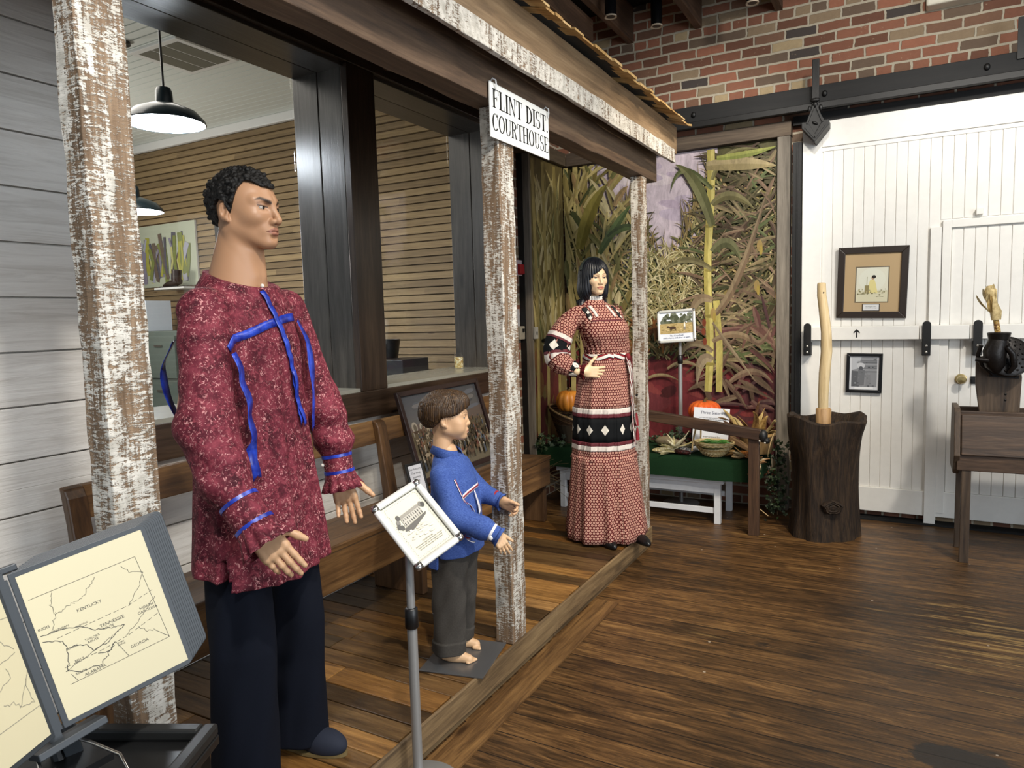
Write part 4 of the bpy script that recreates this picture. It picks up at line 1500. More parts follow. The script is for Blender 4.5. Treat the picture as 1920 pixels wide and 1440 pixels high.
for i in range(10):
    off = nh * (-0.0072 * (i)) + ah * (0.0056 * i) - bh * (0.0014 * i)
    o, M = panel(TLp + off, ah)
    if i == 0:
        sg = 1 if M.to_3x3().col[2].dot(nh) > 0 else -1
        MB().box((0, -PHt, 0.0002), (PWd, 0, 0.0010), M).build('map_sheet', M_paper, o)
        Mm = M
th = R(50)
dl = -ah * math.cos(th) + nh * math.sin(th)
S0 = TLp - ah * 0.026 + bh * 0.004
o, Ml = panel(S0 + dl * 0.014, dl)
# the left leaf shows its face on the other side
zl = Ml.to_3x3().col[2]
sgn = 1 if zl.dot(nh) > 0 else -1
zz0, zz1 = ((0.0002, 0.001) if sgn > 0 else (-0.005, -0.0042))
MB().box((0, -PHt, zz0), (PWd, 0, zz1), Ml).build('map_sheet', M_paper, o)
for i in range(1, 3):
    panel(S0 + dl * 0.014 - nh * 0.0065 * i - dl * 0.003 * i, dl)
# map drawing, right leaf.  unit square (u right, v down) on the sheet
M_line = plain('map_ink', '#3d3a34', 0.6)
M_line2 = plain('map_ink_faint', '#8d8878', 0.6)


def wob(pts, amp, n, seed):
    rr = random.Random(seed)
    out = []
    for i in range(len(pts) - 1):
        for j in range(n):
            f = j / n
            out.append((pts[i][0] + (pts[i + 1][0] - pts[i][0]) * f + (rr.uniform(-amp, amp) if (i + j) else 0), pts[i][1] + (pts[i + 1][1] - pts[i][1]) * f + (rr.uniform(-amp, amp) if (i + j) else 0)))
    out.append(pts[-1])
    return out


def mapline(mb, M, pts, wd, zf, flip=False, dash=False):
    q = [((1 - u if flip else u) * PWd, -v * PHt) for u, v in pts]
    L = []
    for i, (x, y) in enumerate(q):
        a = q[max(i - 1, 0)]
        b = q[min(i + 1, len(q) - 1)]
        l = math.hypot(b[0] - a[0], b[1] - a[1]) or 1
        nx, ny = -(b[1] - a[1]) / l * wd / 2, (b[0] - a[0]) / l * wd / 2
        L.append(((x + nx, y + ny), (x - nx, y - ny)))
    vv = [M @ Vector((p[0], p[1], zf)) for pr_ in L for p in pr_]
    mb.add(vv, [(2 * i, 2 * i + 1, 2 * i + 3, 2 * i + 2) for i in range(len(q) - 1) if not dash or i % 3 != 2])


zf = 0.0013
mb = MB()
W0 = 0.0008
mapline(mb, Mm, [(0.03, 0.17), (0.88, 0.165)], W0, zf)
mapline(mb, Mm, [(0.88, 0.165), (0.92, 0.79)], W0, zf)
mapline(mb, Mm, [(0.92, 0.79), (0.10, 0.79)], W0, zf)
mapline(mb, Mm, wob([(0.20, 0.18), (0.16, 0.26), (0.17, 0.32), (0.22, 0.325), (0.30, 0.30), (0.38, 0.29), (0.47, 0.24), (0.53, 0.19)], 0.012, 5, 1), W0, zf)
mapline(mb, Mm, wob([(0.17, 0.32), (0.12, 0.40), (0.10, 0.43)], 0.008, 4, 2), W0, zf)
mapline(mb, Mm, wob([(0.75, 0.19), (0.80, 0.25), (0.90, 0.29)], 0.008, 4, 3), W0, zf)
mapline(mb, Mm, wob([(0.90, 0.29), (0.82, 0.38), (0.72, 0.45), (0.70, 0.47)], 0.006, 5, 4), W0, zf)
mapline(mb, Mm, wob([(0.92, 0.43), (0.70, 0.465), (0.40, 0.47), (0.10, 0.475)], 0.001, 14, 5), W0, zf, dash=True)
mapline(mb, Mm, wob([(0.92, 0.48), (0.82, 0.54), (0.70, 0.61), (0.60, 0.65)], 0.008, 6, 6), W0, zf)
mapline(mb, Mm, wob([(0.90, 0.60), (0.62, 0.655), (0.40, 0.67), (0.08, 0.675)], 0.001, 14, 7), W0, zf, dash=True)
mapline(mb, Mm, wob([(0.72, 0.63), (0.76, 0.68), (0.84, 0.70), (0.92, 0.79)], 0.008, 6, 8), W0, zf)
mapline(mb, Mm, wob([(0.02, 0.42), (0.16, 0.43), (0.30, 0.46), (0.40, 0.525), (0.52, 0.56), (0.62, 0.575)], 0.004, 6, 9), W0 * 1.6, zf)
mapline(mb, Mm, wob([(0.02, 0.46), (0.14, 0.50), (0.17, 0.56), (0.30, 0.59), (0.34, 0.65), (0.46, 0.64), (0.62, 0.575)], 0.006, 6, 10), W0 * 1.6, zf)
mapline(mb, Mm, wob([(0.16, 0.56), (0.14, 0.66), (0.10, 0.70), (0.20, 0.74), (0.36, 0.755), (0.42, 0.72), (0.50, 0.66), (0.46, 0.70), (0.36, 0.68)], 0.008, 5, 11), W0 * 1.6, zf)
mapline(mb, Mm, wob([(0.10, 0.70), (0.30, 0.66), (0.48, 0.62), (0.56, 0.60)], 0.006, 6, 12), W0, zf)
mapline(mb, Mm, [(0.51, 0.655), (0.57, 0.79)], W0, zf)
mapline(mb, Mm, wob([(0.13, 0.73), (0.16, 0.79)], 0.002, 6, 13), W0, zf)
mb.build('map_lines', M_line, bpy.data.objects['map_sheet'])
for txt, u, v, s in (('KENTUCKY', 0.42, 0.36, 0.0095), ('TENNESSEE', 0.54, 0.52, 0.0098), ('NORTH\nCAROLINA', 0.83, 0.535, 0.0085), ('GEORGIA', 0.68, 0.74, 0.0088), ('ALABAMA', 0.30, 0.775, 0.0095), ('INOIS', 0.06, 0.38, 0.0085),
                     ('NORTHERN', 0.16, 0.425, 0.0068), ('ROUTE', 0.50, 0.545, 0.0068), ("TAYLOR'S\nROUTE", 0.36, 0.575, 0.0066), ("BELL'S", 0.22, 0.665, 0.0068), ('ROUTE', 0.20, 0.745, 0.0068), ("BENGE'S", 0.20, 0.57, 0.006), ('NASHVILLE', 0.32, 0.455, 0.0048), ('FORT\nPAYNE', 0.55, 0.685, 0.005)):
    text_obj('map_lettering', txt, s * 0.86, Mm @ Matrix.Translation((u * PWd, -v * PHt, zf)), M_line, bpy.data.objects['map_sheet'], 0.00005)
mb = MB()
zfl = zz1 + 0.0004 if sgn > 0 else zz0 - 0.0004
fl = True
for i, pts in enumerate(([(1.0, 0.20), (0.55, 0.17)], [(1.0, 0.80), (0.3, 0.80)], wob([(0.75, 0.22), (0.85, 0.33), (0.95, 0.40)], 0.01, 5, 20), wob([(0.95, 0.42), (0.8, 0.44), (0.6, 0.46)], 0.01, 5, 21),
                         wob([(0.95, 0.60), (0.93, 0.68), (0.95, 0.76), (0.84, 0.74), (0.76, 0.69), (0.66, 0.67)], 0.012, 5, 22), wob([(0.8, 0.48), (0.82, 0.55), (0.6, 0.6)], 0.01, 5, 23), wob([(0.8, 0.74), (0.92, 0.64), (1.0, 0.56)], 0.01, 5, 24))):
    mapline(mb, Ml, [(1 - u, v) for u, v in pts], W0 * 1.5, zfl)
mb.build('map_lines', M_line2, bpy.data.objects['map_sheet.001'])
# spine and holder
mb = MB()
mb.bar(S0 - bh * 0.02 - nh * 0.012, S0 + bh * 0.30 - nh * 0.012, 0.02, 0.03, tuple(nh))
for i in range(5):
    mb.bar(S0 - bh * 0.004 - nh * (0.004 + 0.006 * i) + ah * 0.012, S0 + bh * 0.285 - nh * (0.004 + 0.006 * i) + ah * 0.012, 0.004, 0.003, tuple(nh))
mb.build('spine', M_panel, t)
mb = MB()
mb.bar(S0 - bh * 0.022 - ah * 0.12 - nh * 0.035, S0 - bh * 0.022 + ah * 0.035 - nh * 0.035, 0.05, 0.012, tuple(bh))
mb.build('top_holder', M_panel, t, bevel=0.002)
mb = MB()
mb.bar(S0 + bh * 0.305 - ah * 0.04 + nh * 0.01, S0 + bh * 0.305 + ah * 0.075 - nh * 0.02, 0.055, 0.014, tuple(bh))
mb.bar(S0 + bh * 0.30 + ah * 0.02 - nh * 0.045, S0 + bh * 0.40 + ah * 0.02 - nh * 0.10, 0.03, 0.02, tuple(nh))
mb.build('bottom_holder', M_panel, t, bevel=0.002)
q0 = S0 + bh * 0.315
zt = 0.728
cw = [q0 + ah * 0.03 - nh * 0.01, q0 + ah * 0.045 + bh * 0.015, Vector((-1.245, 0.72, zt + 0.035)), Vector((-1.205, 0.715, zt + 0.006)), Vector((-1.225, 0.64, zt + 0.006)), Vector((-1.245, 0.60, zt + 0.01)), Vector((-1.26, 0.595, zt + 0.05)), q0 - ah * 0.035]
MB().tube(cw, 0.0035, 10).build('wire_stand', M_chrome, t, smooth=True)
MB().box((-1.40, 0.60, zt - 0.002), (-1.30, 0.74, zt + 0.012), Matrix.Identity(4)).tube([(-1.37, 0.68, zt), q0 - nh * 0.10 - bh * 0.06], 0.012, 10).build('base', M_plast, t)

# black tray table
e1, e2 = Vector((-0.90, -0.44, 0)).normalized(), Vector((0.44, -0.90, 0)).normalized()
c0 = Vector((-1.225, 0.915, 0.70))
t = thing('tray_table', 'black tray-topped table under the map display', 'table', (-1.38, 0.55, 0))
M_tray = plain('black_tray', '#161616', 0.3, var=0.15)
TW, TD = 0.62, 0.75
mb = MB()
Mt = frame_M(c0, e1, e2)
mb.box((0, 0, -0.02), (TW, TD, 0.0), Mt)
mb.build('top', M_tray, t, bevel=0.003)
mb = MB()
for lo, hi in (((0, 0, 0.0), (0.03, TD, 0.025)), ((TW - 0.03, 0, 0.0), (TW, TD, 0.025)), ((0.03, 0, 0.0), (TW - 0.03, 0.03, 0.025)), ((0.03, TD - 0.03, 0.0), (TW - 0.03, TD, 0.025))):
    mb.box(lo, hi, Mt)
mb.build('rim', plain('black_tray_rim', '#1d1d1c', 0.45), t, bevel=0.006)
for x in (0.03, 0.19):
    for y in (0.04, TD - 0.04):
        MB().box((x - 0.018, y - 0.018, -0.70), (x + 0.018, y + 0.018, -0.02), Mt).build('leg', M_tray, t)
MB().box((0.012, 0.02, -0.09), (0.03, TD - 0.02, -0.02), Mt).box((0.03, 0.012, -0.09), (TW - 0.03, 0.03, -0.02), Mt).build('apron', M_tray, t)

# =================================================================== HARVEST TABLE
M_bench = plain('white_painted_bench', '#d3d4d6', 0.45, var=0.12)
t = thing('white_bench', 'low white painted bench under the green cloth', 'bench', (-1.8, 5.3, 0))
MB().box((-2.44, 5.08, 0.30), (-1.12, 5.54, 0.335)).build('top', M_bench, t, bevel=0.004)
MB().box((-2.40, 5.10, 0.225), (-1.15, 5.12, 0.30)).build('apron', M_bench, t, bevel=0.002)
for x in (-2.395, -1.168):
    for y in (5.12, 5.50):
        MB().box((x - 0.0225, y - 0.0215, 0), (x + 0.0225, y + 0.0215, 0.299)).build('leg', M_bench, t, bevel=0.003)
mb = MB().box((-2.375, 5.11, 0.075), (-1.188, 5.13, 0.115)).box((-2.375, 5.49, 0.11), (-1.188, 5.51, 0.15))
mb.build('stretcher', M_bench, t, bevel=0.002)

kc = NT('green_baize', 0.95, 0, 0.1)
kc.base(kc.mix(kc.noise(kc.tc(), 180, 3), '#0f2413', '#1c3620'))
kc.bump(kc.noise(kc.tc(), 300, 2), 0.3, 0.003)
M_green = kc.m
# cloth: rounded slab with wavy drop, open below
mb = MB()
x0, x1, y0, y1, zt_, zb_ = -2.58, -0.885, 5.02, 5.62, 0.500, 0.345
n = 60
per = []
for i in range(n):
    s = 4 * i / n
    q = s % 1
    if s < 1:
        per.append((x0 + (x1 - x0) * q, y0))
    elif s < 2:
        per.append((x1, y0 + (y1 - y0) * q))
    elif s < 3:
        per.append((x1 - (x1 - x0) * q, y1))
    else:
        per.append((x0, y1 - (y1 - y0) * q))
cx, cy = (x0 + x1) / 2, (y0 + y1) / 2
rings = []
for (ins, z) in ((0.25, zt_ + 0.002), (0.03, zt_), (0.008, zt_ - 0.008), (0.0, zt_ - 0.03), (-0.004, zt_ - 0.09), (-0.008, zb_)):
    rg = []
    for i, (x, y) in enumerate(per):
        wv = 0.006 * math.sin(i * 1.9) * (1 if z < zt_ - 0.02 else 0)
        rg.append((x + (cx - x) / abs(x1 - x0) * 2 * ins + (wv if abs(y - cy) < 0.29 else 0), y + (cy - y) / abs(y1 - y0) * 2 * ins + wv, z + (0.004 * math.sin(i * 0.9) if z == zb_ else 0)))
    rings.append(rg)
vv = [p for rg in rings for p in rg]
ff = []
for r_ in range(len(rings) - 1):
    for i in range(n):
        ff.append((r_ * n + i, (r_ + 1) * n + i, (r_ + 1) * n + (i + 1) % n, r_ * n + (i + 1) % n))
ff.append(tuple(range(n)))
mb.add(vv, ff)
tag(mb.build('table_cloth', M_green, None, smooth=True), 'dark green baize cover draped over the white bench below the mural', 'tablecloth')
ROOTS['table_cloth'] = Matrix.Identity(4)
ZT = 0.504

# barrier rail in front
M_rail = wood('dark_barrier_rail', '#20130b', '#41291a', '#5f4129', 'x', 0.9, 0.5)
t = thing('barrier_rail', 'dark wooden barrier rail sloping down to a single leg in front of the green table', 'barrier', (-0.885, 4.95, 0))
MB().bar((-1.69, 4.93, 0.812), (-0.835, 4.93, 0.700), 0.05, 0.075).build('rail', M_rail, t, bevel=0.006)
MB().box((-0.92, 4.925, 0.0), (-0.85, 4.975, 0.685)).build('leg', wood('dark_barrier_leg', '#24150c', '#4a2f1d', '#68472d', 'z', 0.9, 0.5), t, bevel=0.004)
mb = MB().ball((-0.825, 4.93, 0.695), (0.032, 0.036, 0.045)).ball((-0.80, 4.925, 0.665), (0.022, 0.03, 0.022))
mb.build('end_fitting', M_iron, t, smooth=True)
M_riv = plain('white_rivet', '#cfcac0', 0.4)
for x, z in ((-0.84, 0.665), (-0.806, 0.655)):
    MB().ball((x, 4.893, z), 0.006).build('rivet', M_riv, t, smooth=True)
MB().bar((-1.66, 4.945, 0.78), (-1.66, 4.945, 0.0), 0.045, 0.05, (1, 0, 0)).build('leg', M_rail, t)

# pumpkins
def pumpkin(name, label, c, r, hgt, colors, ribs, grp=None, depth=0.12):
    t = thing(name, label, 'pumpkin', (c[0], c[1], c[2]))
    k = NT(name + '_skin', 0.4, 0, 0.4)
    k.base(k.ramp(k.noise(k.tc(), 14, 4), [(0.3, colors[0]), (0.7, colors[1])]))
    prof = []
    for i in range(15):
        a = math.pi * i / 14
        rr = r * math.sin(a) ** 0.8
        z = hgt / 2 * (1 - math.cos(a)) - 0.10 * hgt * math.exp(-(rr / (r * 0.35)) ** 2) * (1 if i > 7 else -1)
        prof.append((rr, z))
    MB().lathe(prof, c, 72, None, lambda a, q, z: 1 - depth * (1 - abs(math.sin(a * ribs / 2)) ** 0.6)).build('fruit', k.m, t, smooth=True)
    zs = c[2] + hgt * 0.88
    MB().tube([(c[0], c[1], zs), (c[0] + 0.004, c[1], zs + 0.02), (c[0] + 0.018, c[1], zs + 0.034)], [0.016, 0.010, 0.011], 9).build('stem', plain(name + '_stem', '#5d4a26', 0.8), t, smooth=True)
    return t


pumpkin('pumpkin', 'ribbed orange pumpkin behind the white Three Sisters card', (-1.335, 5.42, 0.70), 0.125, 0.165, ('#c2481c', '#dd6a2c'), 13)
t = thing('crate_stand', 'dark box holding up the orange pumpkin behind the card', 'box', (-1.335, 5.42, ZT))
MB().box((-1.42, 5.35, ZT), (-1.25, 5.49, 0.70)).build('box', M_plast, t, bevel=0.003)

# card
t = thing('paper_card', 'white printed Three Sisters information card standing on the green cloth', 'card', (-1.25, 5.22, ZT))
Mk = rot_frame((-1.25, 5.265, 0.705), 3, -10, 2)
MB().box((-0.13, 0, -0.20), (0.13, 0.003, 0.12), Mk).build('card', plain('white_card', '#dfe1e6', 0.6), t)
text_obj('lettering', 'Three Sisters', 0.030, Mk @ Matrix.Translation((0.0, -0.001, 0.083)) @ Matrix.Rotation(R(90), 4, 'X'), plain('dark_blue_ink', '#2c3350', 0.6), t, 0.0001)
text_obj('lettering', 'corn, beans and squash are planted together\nand each helps the others to grow', 0.0098, Mk @ Matrix.Translation((0.0, -0.001, 0.04)) @ Matrix.Rotation(R(90), 4, 'X'), M_ink, t, 0.0001, line=1.2)
text_obj('lettering', 'the corn stands tall\nthe beans climb\nthe squash shades', 0.0105, Mk @ Matrix.Translation((-0.055, -0.001, -0.035)) @ Matrix.Rotation(R(90), 4, 'X'), M_ink, t, 0.0001, line=1.2)
text_obj('lettering', 'Instructions for\nCompanion Planting', 0.020, Mk @ Matrix.Translation((0.01, -0.001, -0.105)) @ Matrix.Rotation(R(90), 4, 'X'), plain('ochre_ink', '#6b5c34', 0.6), t, 0.0001, line=1.1)

# woven basket of beans
kw = NT('woven_splint', 0.7, 0, 0.3)
kw.base(kw.mix(1.0, kw.ramp(kw.noise(kw.tc(), 60, 3), [(0.3, '#cdbd95'), (0.7, '#ffffff')]), kw.attr('col'), 'MULTIPLY'))
M_weave = kw.m
bc = Vector((-1.19, 5.10, ZT))
t = thing('bean_basket', 'round pale splint basket with a tall hoop handle holding green beans', 'basket', bc)
mb = MB()
nw, nr = 44, 9
for r_ in range(nr):
    z0 = 0.004 + r_ * 0.0105
    rad = 0.060 + 0.075 * (r_ / (nr - 1)) ** 0.75
    pts = [(bc.x + (rad + (0.004 if (j + r_) % 2 else -0.004)) * math.cos(2 * math.pi * j / nw), bc.y + (rad + (0.004 if (j + r_) % 2 else -0.004)) * 0.8 * math.sin(2 * math.pi * j / nw), bc.z + z0) for j in range(nw + 1)]
    mb.color(['#c8b68c', '#b39d70', '#d6c8a2'][r_ % 3])
    mb.tube(pts, 0.0055, 6, False)
mb.color('#a08a5c').lathe([(0, 0.002), (0.062, 0.002), (0.062, 0.006), (0, 0.006)], bc, 24)
for j in range(22):
    a_ = 2 * math.pi * j / 22
    mb.color('#bda97c')
    mb.tube([(bc.x + rr * math.cos(a_), bc.y + rr * 0.8 * math.sin(a_), bc.z + zz) for rr, zz in ((0.055, 0.004), (0.085, 0.03), (0.118, 0.065), (0.136, 0.095))], 0.004, 5)
mb.build('bowl', M_weave, t, smooth=True)
mb = MB().color('#cbb98c')
mb.tube([(bc.x + 0.138 * math.cos(2 * math.pi * j / 36), bc.y + 0.138 * 0.8 * math.sin(2 * math.pi * j / 36), bc.z + 0.098) for j in range(37)], (0.008), 8, False)
mb.build('rim', M_weave, t, smooth=True)
mb = MB().color('#a8936a')
hp = []
for j in range(19):
    a_ = math.pi * j / 18
    hp.append((bc.x - 0.128 + 0.05 * math.sin(a_) * 0.4, bc.y + 0.0 - 0.115 * math.cos(a_), bc.z + 0.05 + 0.185 * math.sin(a_)))
mb.tube(hp, [(0.016, 0.005)] * 19, 8, True, (1, 0, 0))
mb.build('handle', M_weave, t, smooth=True)
MB().lathe([(0.0, 0.062), (0.10, 0.060), (0.12, 0.075), (0.10, 0.078), (0, 0.084)], bc, 24).build('lining', plain('dry_husk_lining', '#4b4a26', 0.9), t)
M_bean = plain('green_bean', '#3f7a22', 0.45, var=0.2)
rnd.seed(6)
for i in range(34):
    a_, rr = rnd.uniform(0, 6.28), 0.092 * rnd.random() ** 0.5
    p = Vector((bc.x + rr * math.cos(a_), bc.y + rr * 0.75 * math.sin(a_), bc.z + 0.085 + rnd.uniform(0, 0.018)))
    an = rnd.uniform(-0.6, 0.6)
    L = rnd.uniform(0.025, 0.045)
    d = Vector((math.cos(an), math.sin(an), rnd.uniform(-0.1, 0.15))) * L
    m = MB()
    m.tube([p - d, p - d * 0.4 + Vector((0, 0, 0.004)), p + d * 0.4 + Vector((0, 0, 0.004)), p + d], [0.001, 0.0038, 0.0038, 0.001], 7)
    o = m.build('green_bean', M_bean, None, smooth=True)
    tag(o, 'slim green bean in the heap inside the pale splint basket', 'bean', 'green beans in the splint basket')

# dried corn ears and husks on the cloth
def kernelmat(name, cols):
    k = NT(name, 0.35, 0, 0.5)
    v = k.voronoi(k.tc(), 95, 'F1', 'Color', 0.5)
    k.base(k.ramp(k.sep(v)[0], [(i / len(cols), c) for i, c in enumerate(cols)], 'CONSTANT'))
    k.bump(k.voronoi(k.tc(), 95, 'F1', 'Distance', 0.5), 0.8, -0.006)
    return k.m


M_husk = NT('dry_husk', 0.7, 0, 0.25)
M_husk.base(M_husk.mix(1.0, M_husk.ramp(M_husk.noise(M_husk.mapping(M_husk.tc(), (30, 30, 30)), 2, 4), [(0.3, '#b9b09a'), (0.7, '#ffffff')]), M_husk.attr('col'), 'MULTIPLY'))
M_husk = M_husk.m


def husk_leaf(mb, p, d, L, wd, droop, col, twist=0.4, n=8, seed=0):
    rr = random.Random(seed)
    d = Vector(d).normalized()
    sd_ = d.cross(Vector((0, 0, 1)))
    if sd_.length < 0.2:
        sd_ = Vector((1, 0, 0))
    sd_.normalize()
    L_, vv = L / n, []
    p = Vector(p)
    mb.color(col)
    for i in range(n + 1):
        f = i / n
        w_ = wd * max(0.05, math.sin(math.pi * (0.15 + 0.82 * f)) ** 0.7)
        tw = sd_ * math.cos(twist * f * 3) + d.cross(sd_) * math.sin(twist * f * 3)
        cup = d.cross(tw) * (w_ * 0.25)
        vv += [p - tw * w_ / 2 + cup, p.copy(), p + tw * w_ / 2 + cup]
        d = (d + Vector((rr.uniform(-0.15, 0.15), rr.uniform(-0.15, 0.15), -droop / n))).normalized()
        p = p + d * L_
    ff = []
    for i in range(n):
        for j in (0, 1):
            ff.append((i * 3 + j, i * 3 + j + 1, (i + 1) * 3 + j + 1, (i + 1) * 3 + j))
    mb.add(vv, ff)


def corn_ear(label, p, d, L, r, cols, huskcols, nh_, seed, grp='dried corn ears on the green cloth', hl=0.13):
    p, d = Vector(p), Vector(d).normalized()
    t = thing('corn_ear', label, 'corn', p, 0, grp)
    pts = [p + d * (L * f) for f in (0, 0.06, 0.25, 0.5, 0.75, 0.92, 1.0)]
    MB().tube(pts, [r * q for q in (0.55, 0.9, 1.0, 0.98, 0.85, 0.55, 0.12)], 14).build('cob', kernelmat('kernels_%d' % seed, cols), t, smooth=True)
    if nh_:
        mb = MB()
        rr = random.Random(seed)
        for i in range(nh_):
            q = Vector((rr.uniform(-1, 1), rr.uniform(-1, 1), rr.uniform(-0.05, 1.1)))
            dd = (-d * rr.uniform(0.5, 1.2) + q * 0.6)
            husk_leaf(mb, p + d * 0.01, dd, hl * rr.uniform(0.7, 1.2), rr.uniform(0.018, 0.04), rr.uniform(0.0, 0.8), rr.choice(huskcols), rr.uniform(-0.4, 0.4), 8, seed * 31 + i)
        o = mb.build('husk', M_husk, t, smooth=True)
        sm = o.modifiers.new('thick', 'SOLIDIFY')
        sm.thickness = 0.0012
    return t


PALE = ['#d9d2b0', '#c9c092', '#e2dcc0', '#bdb27c']
corn_ear('cream corn ear with pale shredded husk at the left of the green table', (-1.50, 5.12, ZT + 0.022), (-0.75, -0.35, -0.02), 0.15, 0.021, ['#c9b98a', '#b5a26c', '#d8caa0'], PALE, 13, 1, hl=0.18)
corn_ear('dark maroon corn ear between the cream ear and the grey speckled ear', (-1.47, 5.075, ZT + 0.018), (0.95, -0.15, -0.01), 0.13, 0.018, ['#3a1512', '#4d1d18', '#2a0f0e'], PALE, 7, 2, hl=0.13)
corn_ear('grey speckled corn ear pointing right towards the bean basket', (-1.475, 5.15, ZT + 0.02), (0.97, -0.10, -0.01), 0.14, 0.019, ['#8f8b86', '#6b6866', '#b5b0a6', '#55525a'], PALE, 12, 3, hl=0.15)
corn_ear('rust-brown corn ear lying right of the bean basket', (-1.02, 5.12, ZT + 0.024), (0.85, -0.3, -0.02), 0.13, 0.024, ['#8a4f1e', '#a5682e', '#6d3b16'], ['#a98550', '#8f6a3c', '#c09c64'], 9, 4, hl=0.13)
corn_ear('brown corn ear tied at the corner of the green table', (-0.97, 5.07, ZT + 0.02), (0.9, 0.2, -0.02), 0.10, 0.02, ['#7a3f1a', '#96602c'], ['#c7ad84', '#b0915f', '#d8c6a0'], 12, 5, hl=0.10)
# gourd
t = thing('gourd', 'grey-brown long gourd lying at the left end of the green table', 'gourd', (-1.60, 5.30, ZT))
MB().tube([(-1.69, 5.31, ZT + 0.045), (-1.66, 5.305, ZT + 0.045), (-1.60, 5.295, ZT + 0.045), (-1.52, 5.29, ZT + 0.035), (-1.45, 5.285, ZT + 0.028), (-1.42, 5.28, ZT + 0.026)], [0.006, 0.032, 0.044, 0.034, 0.022, 0.008], 18).build('body', plain('dry_gourd', '#7d6f56', 0.55, var=0.35), t, smooth=True)
# splint bucket with hoop
bk = Vector((-0.935, 5.33, ZT))
t = thing('splint_bucket', 'tan wooden splint bucket with bent hoop at the right end of the green table', 'bucket', bk)
M_splint = wood('tan_splint', '#6d4d28', '#94703f', '#b8935c', 'z', 1.5, 0.55)
MB().lathe([(0, 0), (0.10, 0), (0.105, 0.004), (0.125, 0.15), (0.118, 0.15), (0.098, 0.012), (0, 0.012)], bk, 40, None, lambda a, r_, z: 1 + 0.012 * math.sin(a * 22)).build('body', M_splint, t, smooth=True)
MB().tube([(bk.x + 0.128 * math.cos(a_), bk.y + 0.128 * math.sin(a_), bk.z + 0.138) for a_ in [2 * math.pi * j / 30 for j in range(31)]], [(0.003, 0.010)] * 31, 6, False).build('hoop', plain('bent_hoop', '#b8955e', 0.5), t, smooth=True)
MB().tube([(bk.x + 0.11 + 0.02 * math.cos(a_), bk.y - 0.07 - 0.06 * math.sin(a_), bk.z + 0.07 + 0.085 * math.cos(a_ * 1.0)) for a_ in [math.pi * j / 14 for j in range(15)]], 0.004, 8).build('handle', plain('cord_handle', '#c3a878', 0.6), t, smooth=True)
# bark slab
t = thing('bark_tray', 'brown bark tray tilted against the splint bucket', 'tray', (-1.04, 5.19, ZT))
MB().prism([(-1.10, 0.60), (-0.90, 0.505), (-0.89, 0.52), (-1.09, 0.645)], 'y', 5.16, 5.23).build('bark', wood('bark', '#3d2814', '#6b4924', '#93703f', 'x', 1.2, 0.8, 0.6), t, bevel=0.006)
# husk bunch in the bucket
t = thing('husk_bunch', 'tall bunch of dried corn husks standing in the splint bucket', 'dried husks', (bk.x, bk.y, bk.z + 0.012))
mb = MB()
HC = ['#c9ad72', '#b18f55', '#e0cfa2', '#8d6a3a', '#6b4a33', '#d3bb86', '#a17a48']
for i in range(26):
    a_ = rnd.uniform(0, 6.28)
    up = rnd.uniform(0.9, 2.2)
    husk_leaf(mb, (bk.x - 0.03 + 0.05 * math.cos(a_), bk.y + 0.05 * math.sin(a_), bk.z + 0.08), (math.cos(a_) * 0.8, math.sin(a_) * 0.5, up), rnd.uniform(0.16, 0.30), rnd.uniform(0.03, 0.055), rnd.uniform(0.1, 1.6), rnd.choice(HC), rnd.uniform(-0.6, 0.6), 10, 200 + i)
o = mb.build('husk', M_husk, t, smooth=True)
sm = o.modifiers.new('thick', 'SOLIDIFY')
sm.thickness = 0.0015
# knot of husk ribbon hanging from the corner
t = thing('husk_tie', 'knot of pale husk ribbon hanging over the corner of the green cloth', 'husk ribbon', (-0.885, 5.06, ZT))
mb = MB()
for i in range(16):
    a_ = rnd.uniform(0, 6.28)
    husk_leaf(mb, (-0.885 + rnd.uniform(-0.02, 0.02), 5.015, 0.50 + rnd.uniform(-0.02, 0.015)), (math.cos(a_), -0.4, math.sin(a_)), rnd.uniform(0.05, 0.10), 0.018, 0.6, rnd.choice(['#d3b48c', '#b78f66', '#e2cba6', '#a0714a']), 0.8, 7, 300 + i)
o = mb.build('bow', M_husk, t, smooth=True)
o.modifiers.new('thick', 'SOLIDIFY').thickness = 0.0012
MB().tube([(-0.87, 5.01, 0.49), (-0.855, 5.0, 0.42), (-0.875, 5.0, 0.34), (-0.89, 5.0, 0.25), (-0.865, 5.0, 0.18), (-0.80, 5.0, 0.13)], 0.0028, 6).build('strand', plain('raffia', '#b89b6c', 0.7), t, smooth=True)

# basket of gourds with pumpkin, behind the woman
wb = Vector((-2.38, 5.30, ZT))
t = thing('woven_basket', 'dark woven basket on the green cloth behind the woman mannequin', 'basket', wb)
mb = MB()
for r_ in range(14):
    z0 = 0.006 + r_ * 0.016
    rad = 0.11 + 0.09 * (r_ / 13)
    dy = 0
    pts = []
    for j in range(41):
        a_ = 2 * math.pi * j / 40
        zz = z0 + 0.07 * (r_ / 13) * (-math.cos(a_))
        pts.append((wb.x + (rad + (0.004 if (j + r_) % 2 else -0.004)) * math.cos(a_), wb.y + (rad) * 0.8 * math.sin(a_), wb.z + zz))
    mb.color(['#4a3524', '#3a281b', '#5c4530'][r_ % 3])
    mb.tube(pts, 0.0085, 6, False)
mb.color('#3a281b').lathe([(0, 0.0), (0.11, 0.0), (0.112, 0.01), (0, 0.01)], wb, 24)
mb.build('bowl', M_weave, t, smooth=True)
mb = MB().color('#9c8260')
mb.tube([(wb.x + 0.203 * math.cos(2 * math.pi * j / 40), wb.y + 0.163 * math.sin(2 * math.pi * j / 40), wb.z + 0.226 + 0.07 * -math.cos(2 * math.pi * j / 40)) for j in range(41)], 0.008, 8, False)
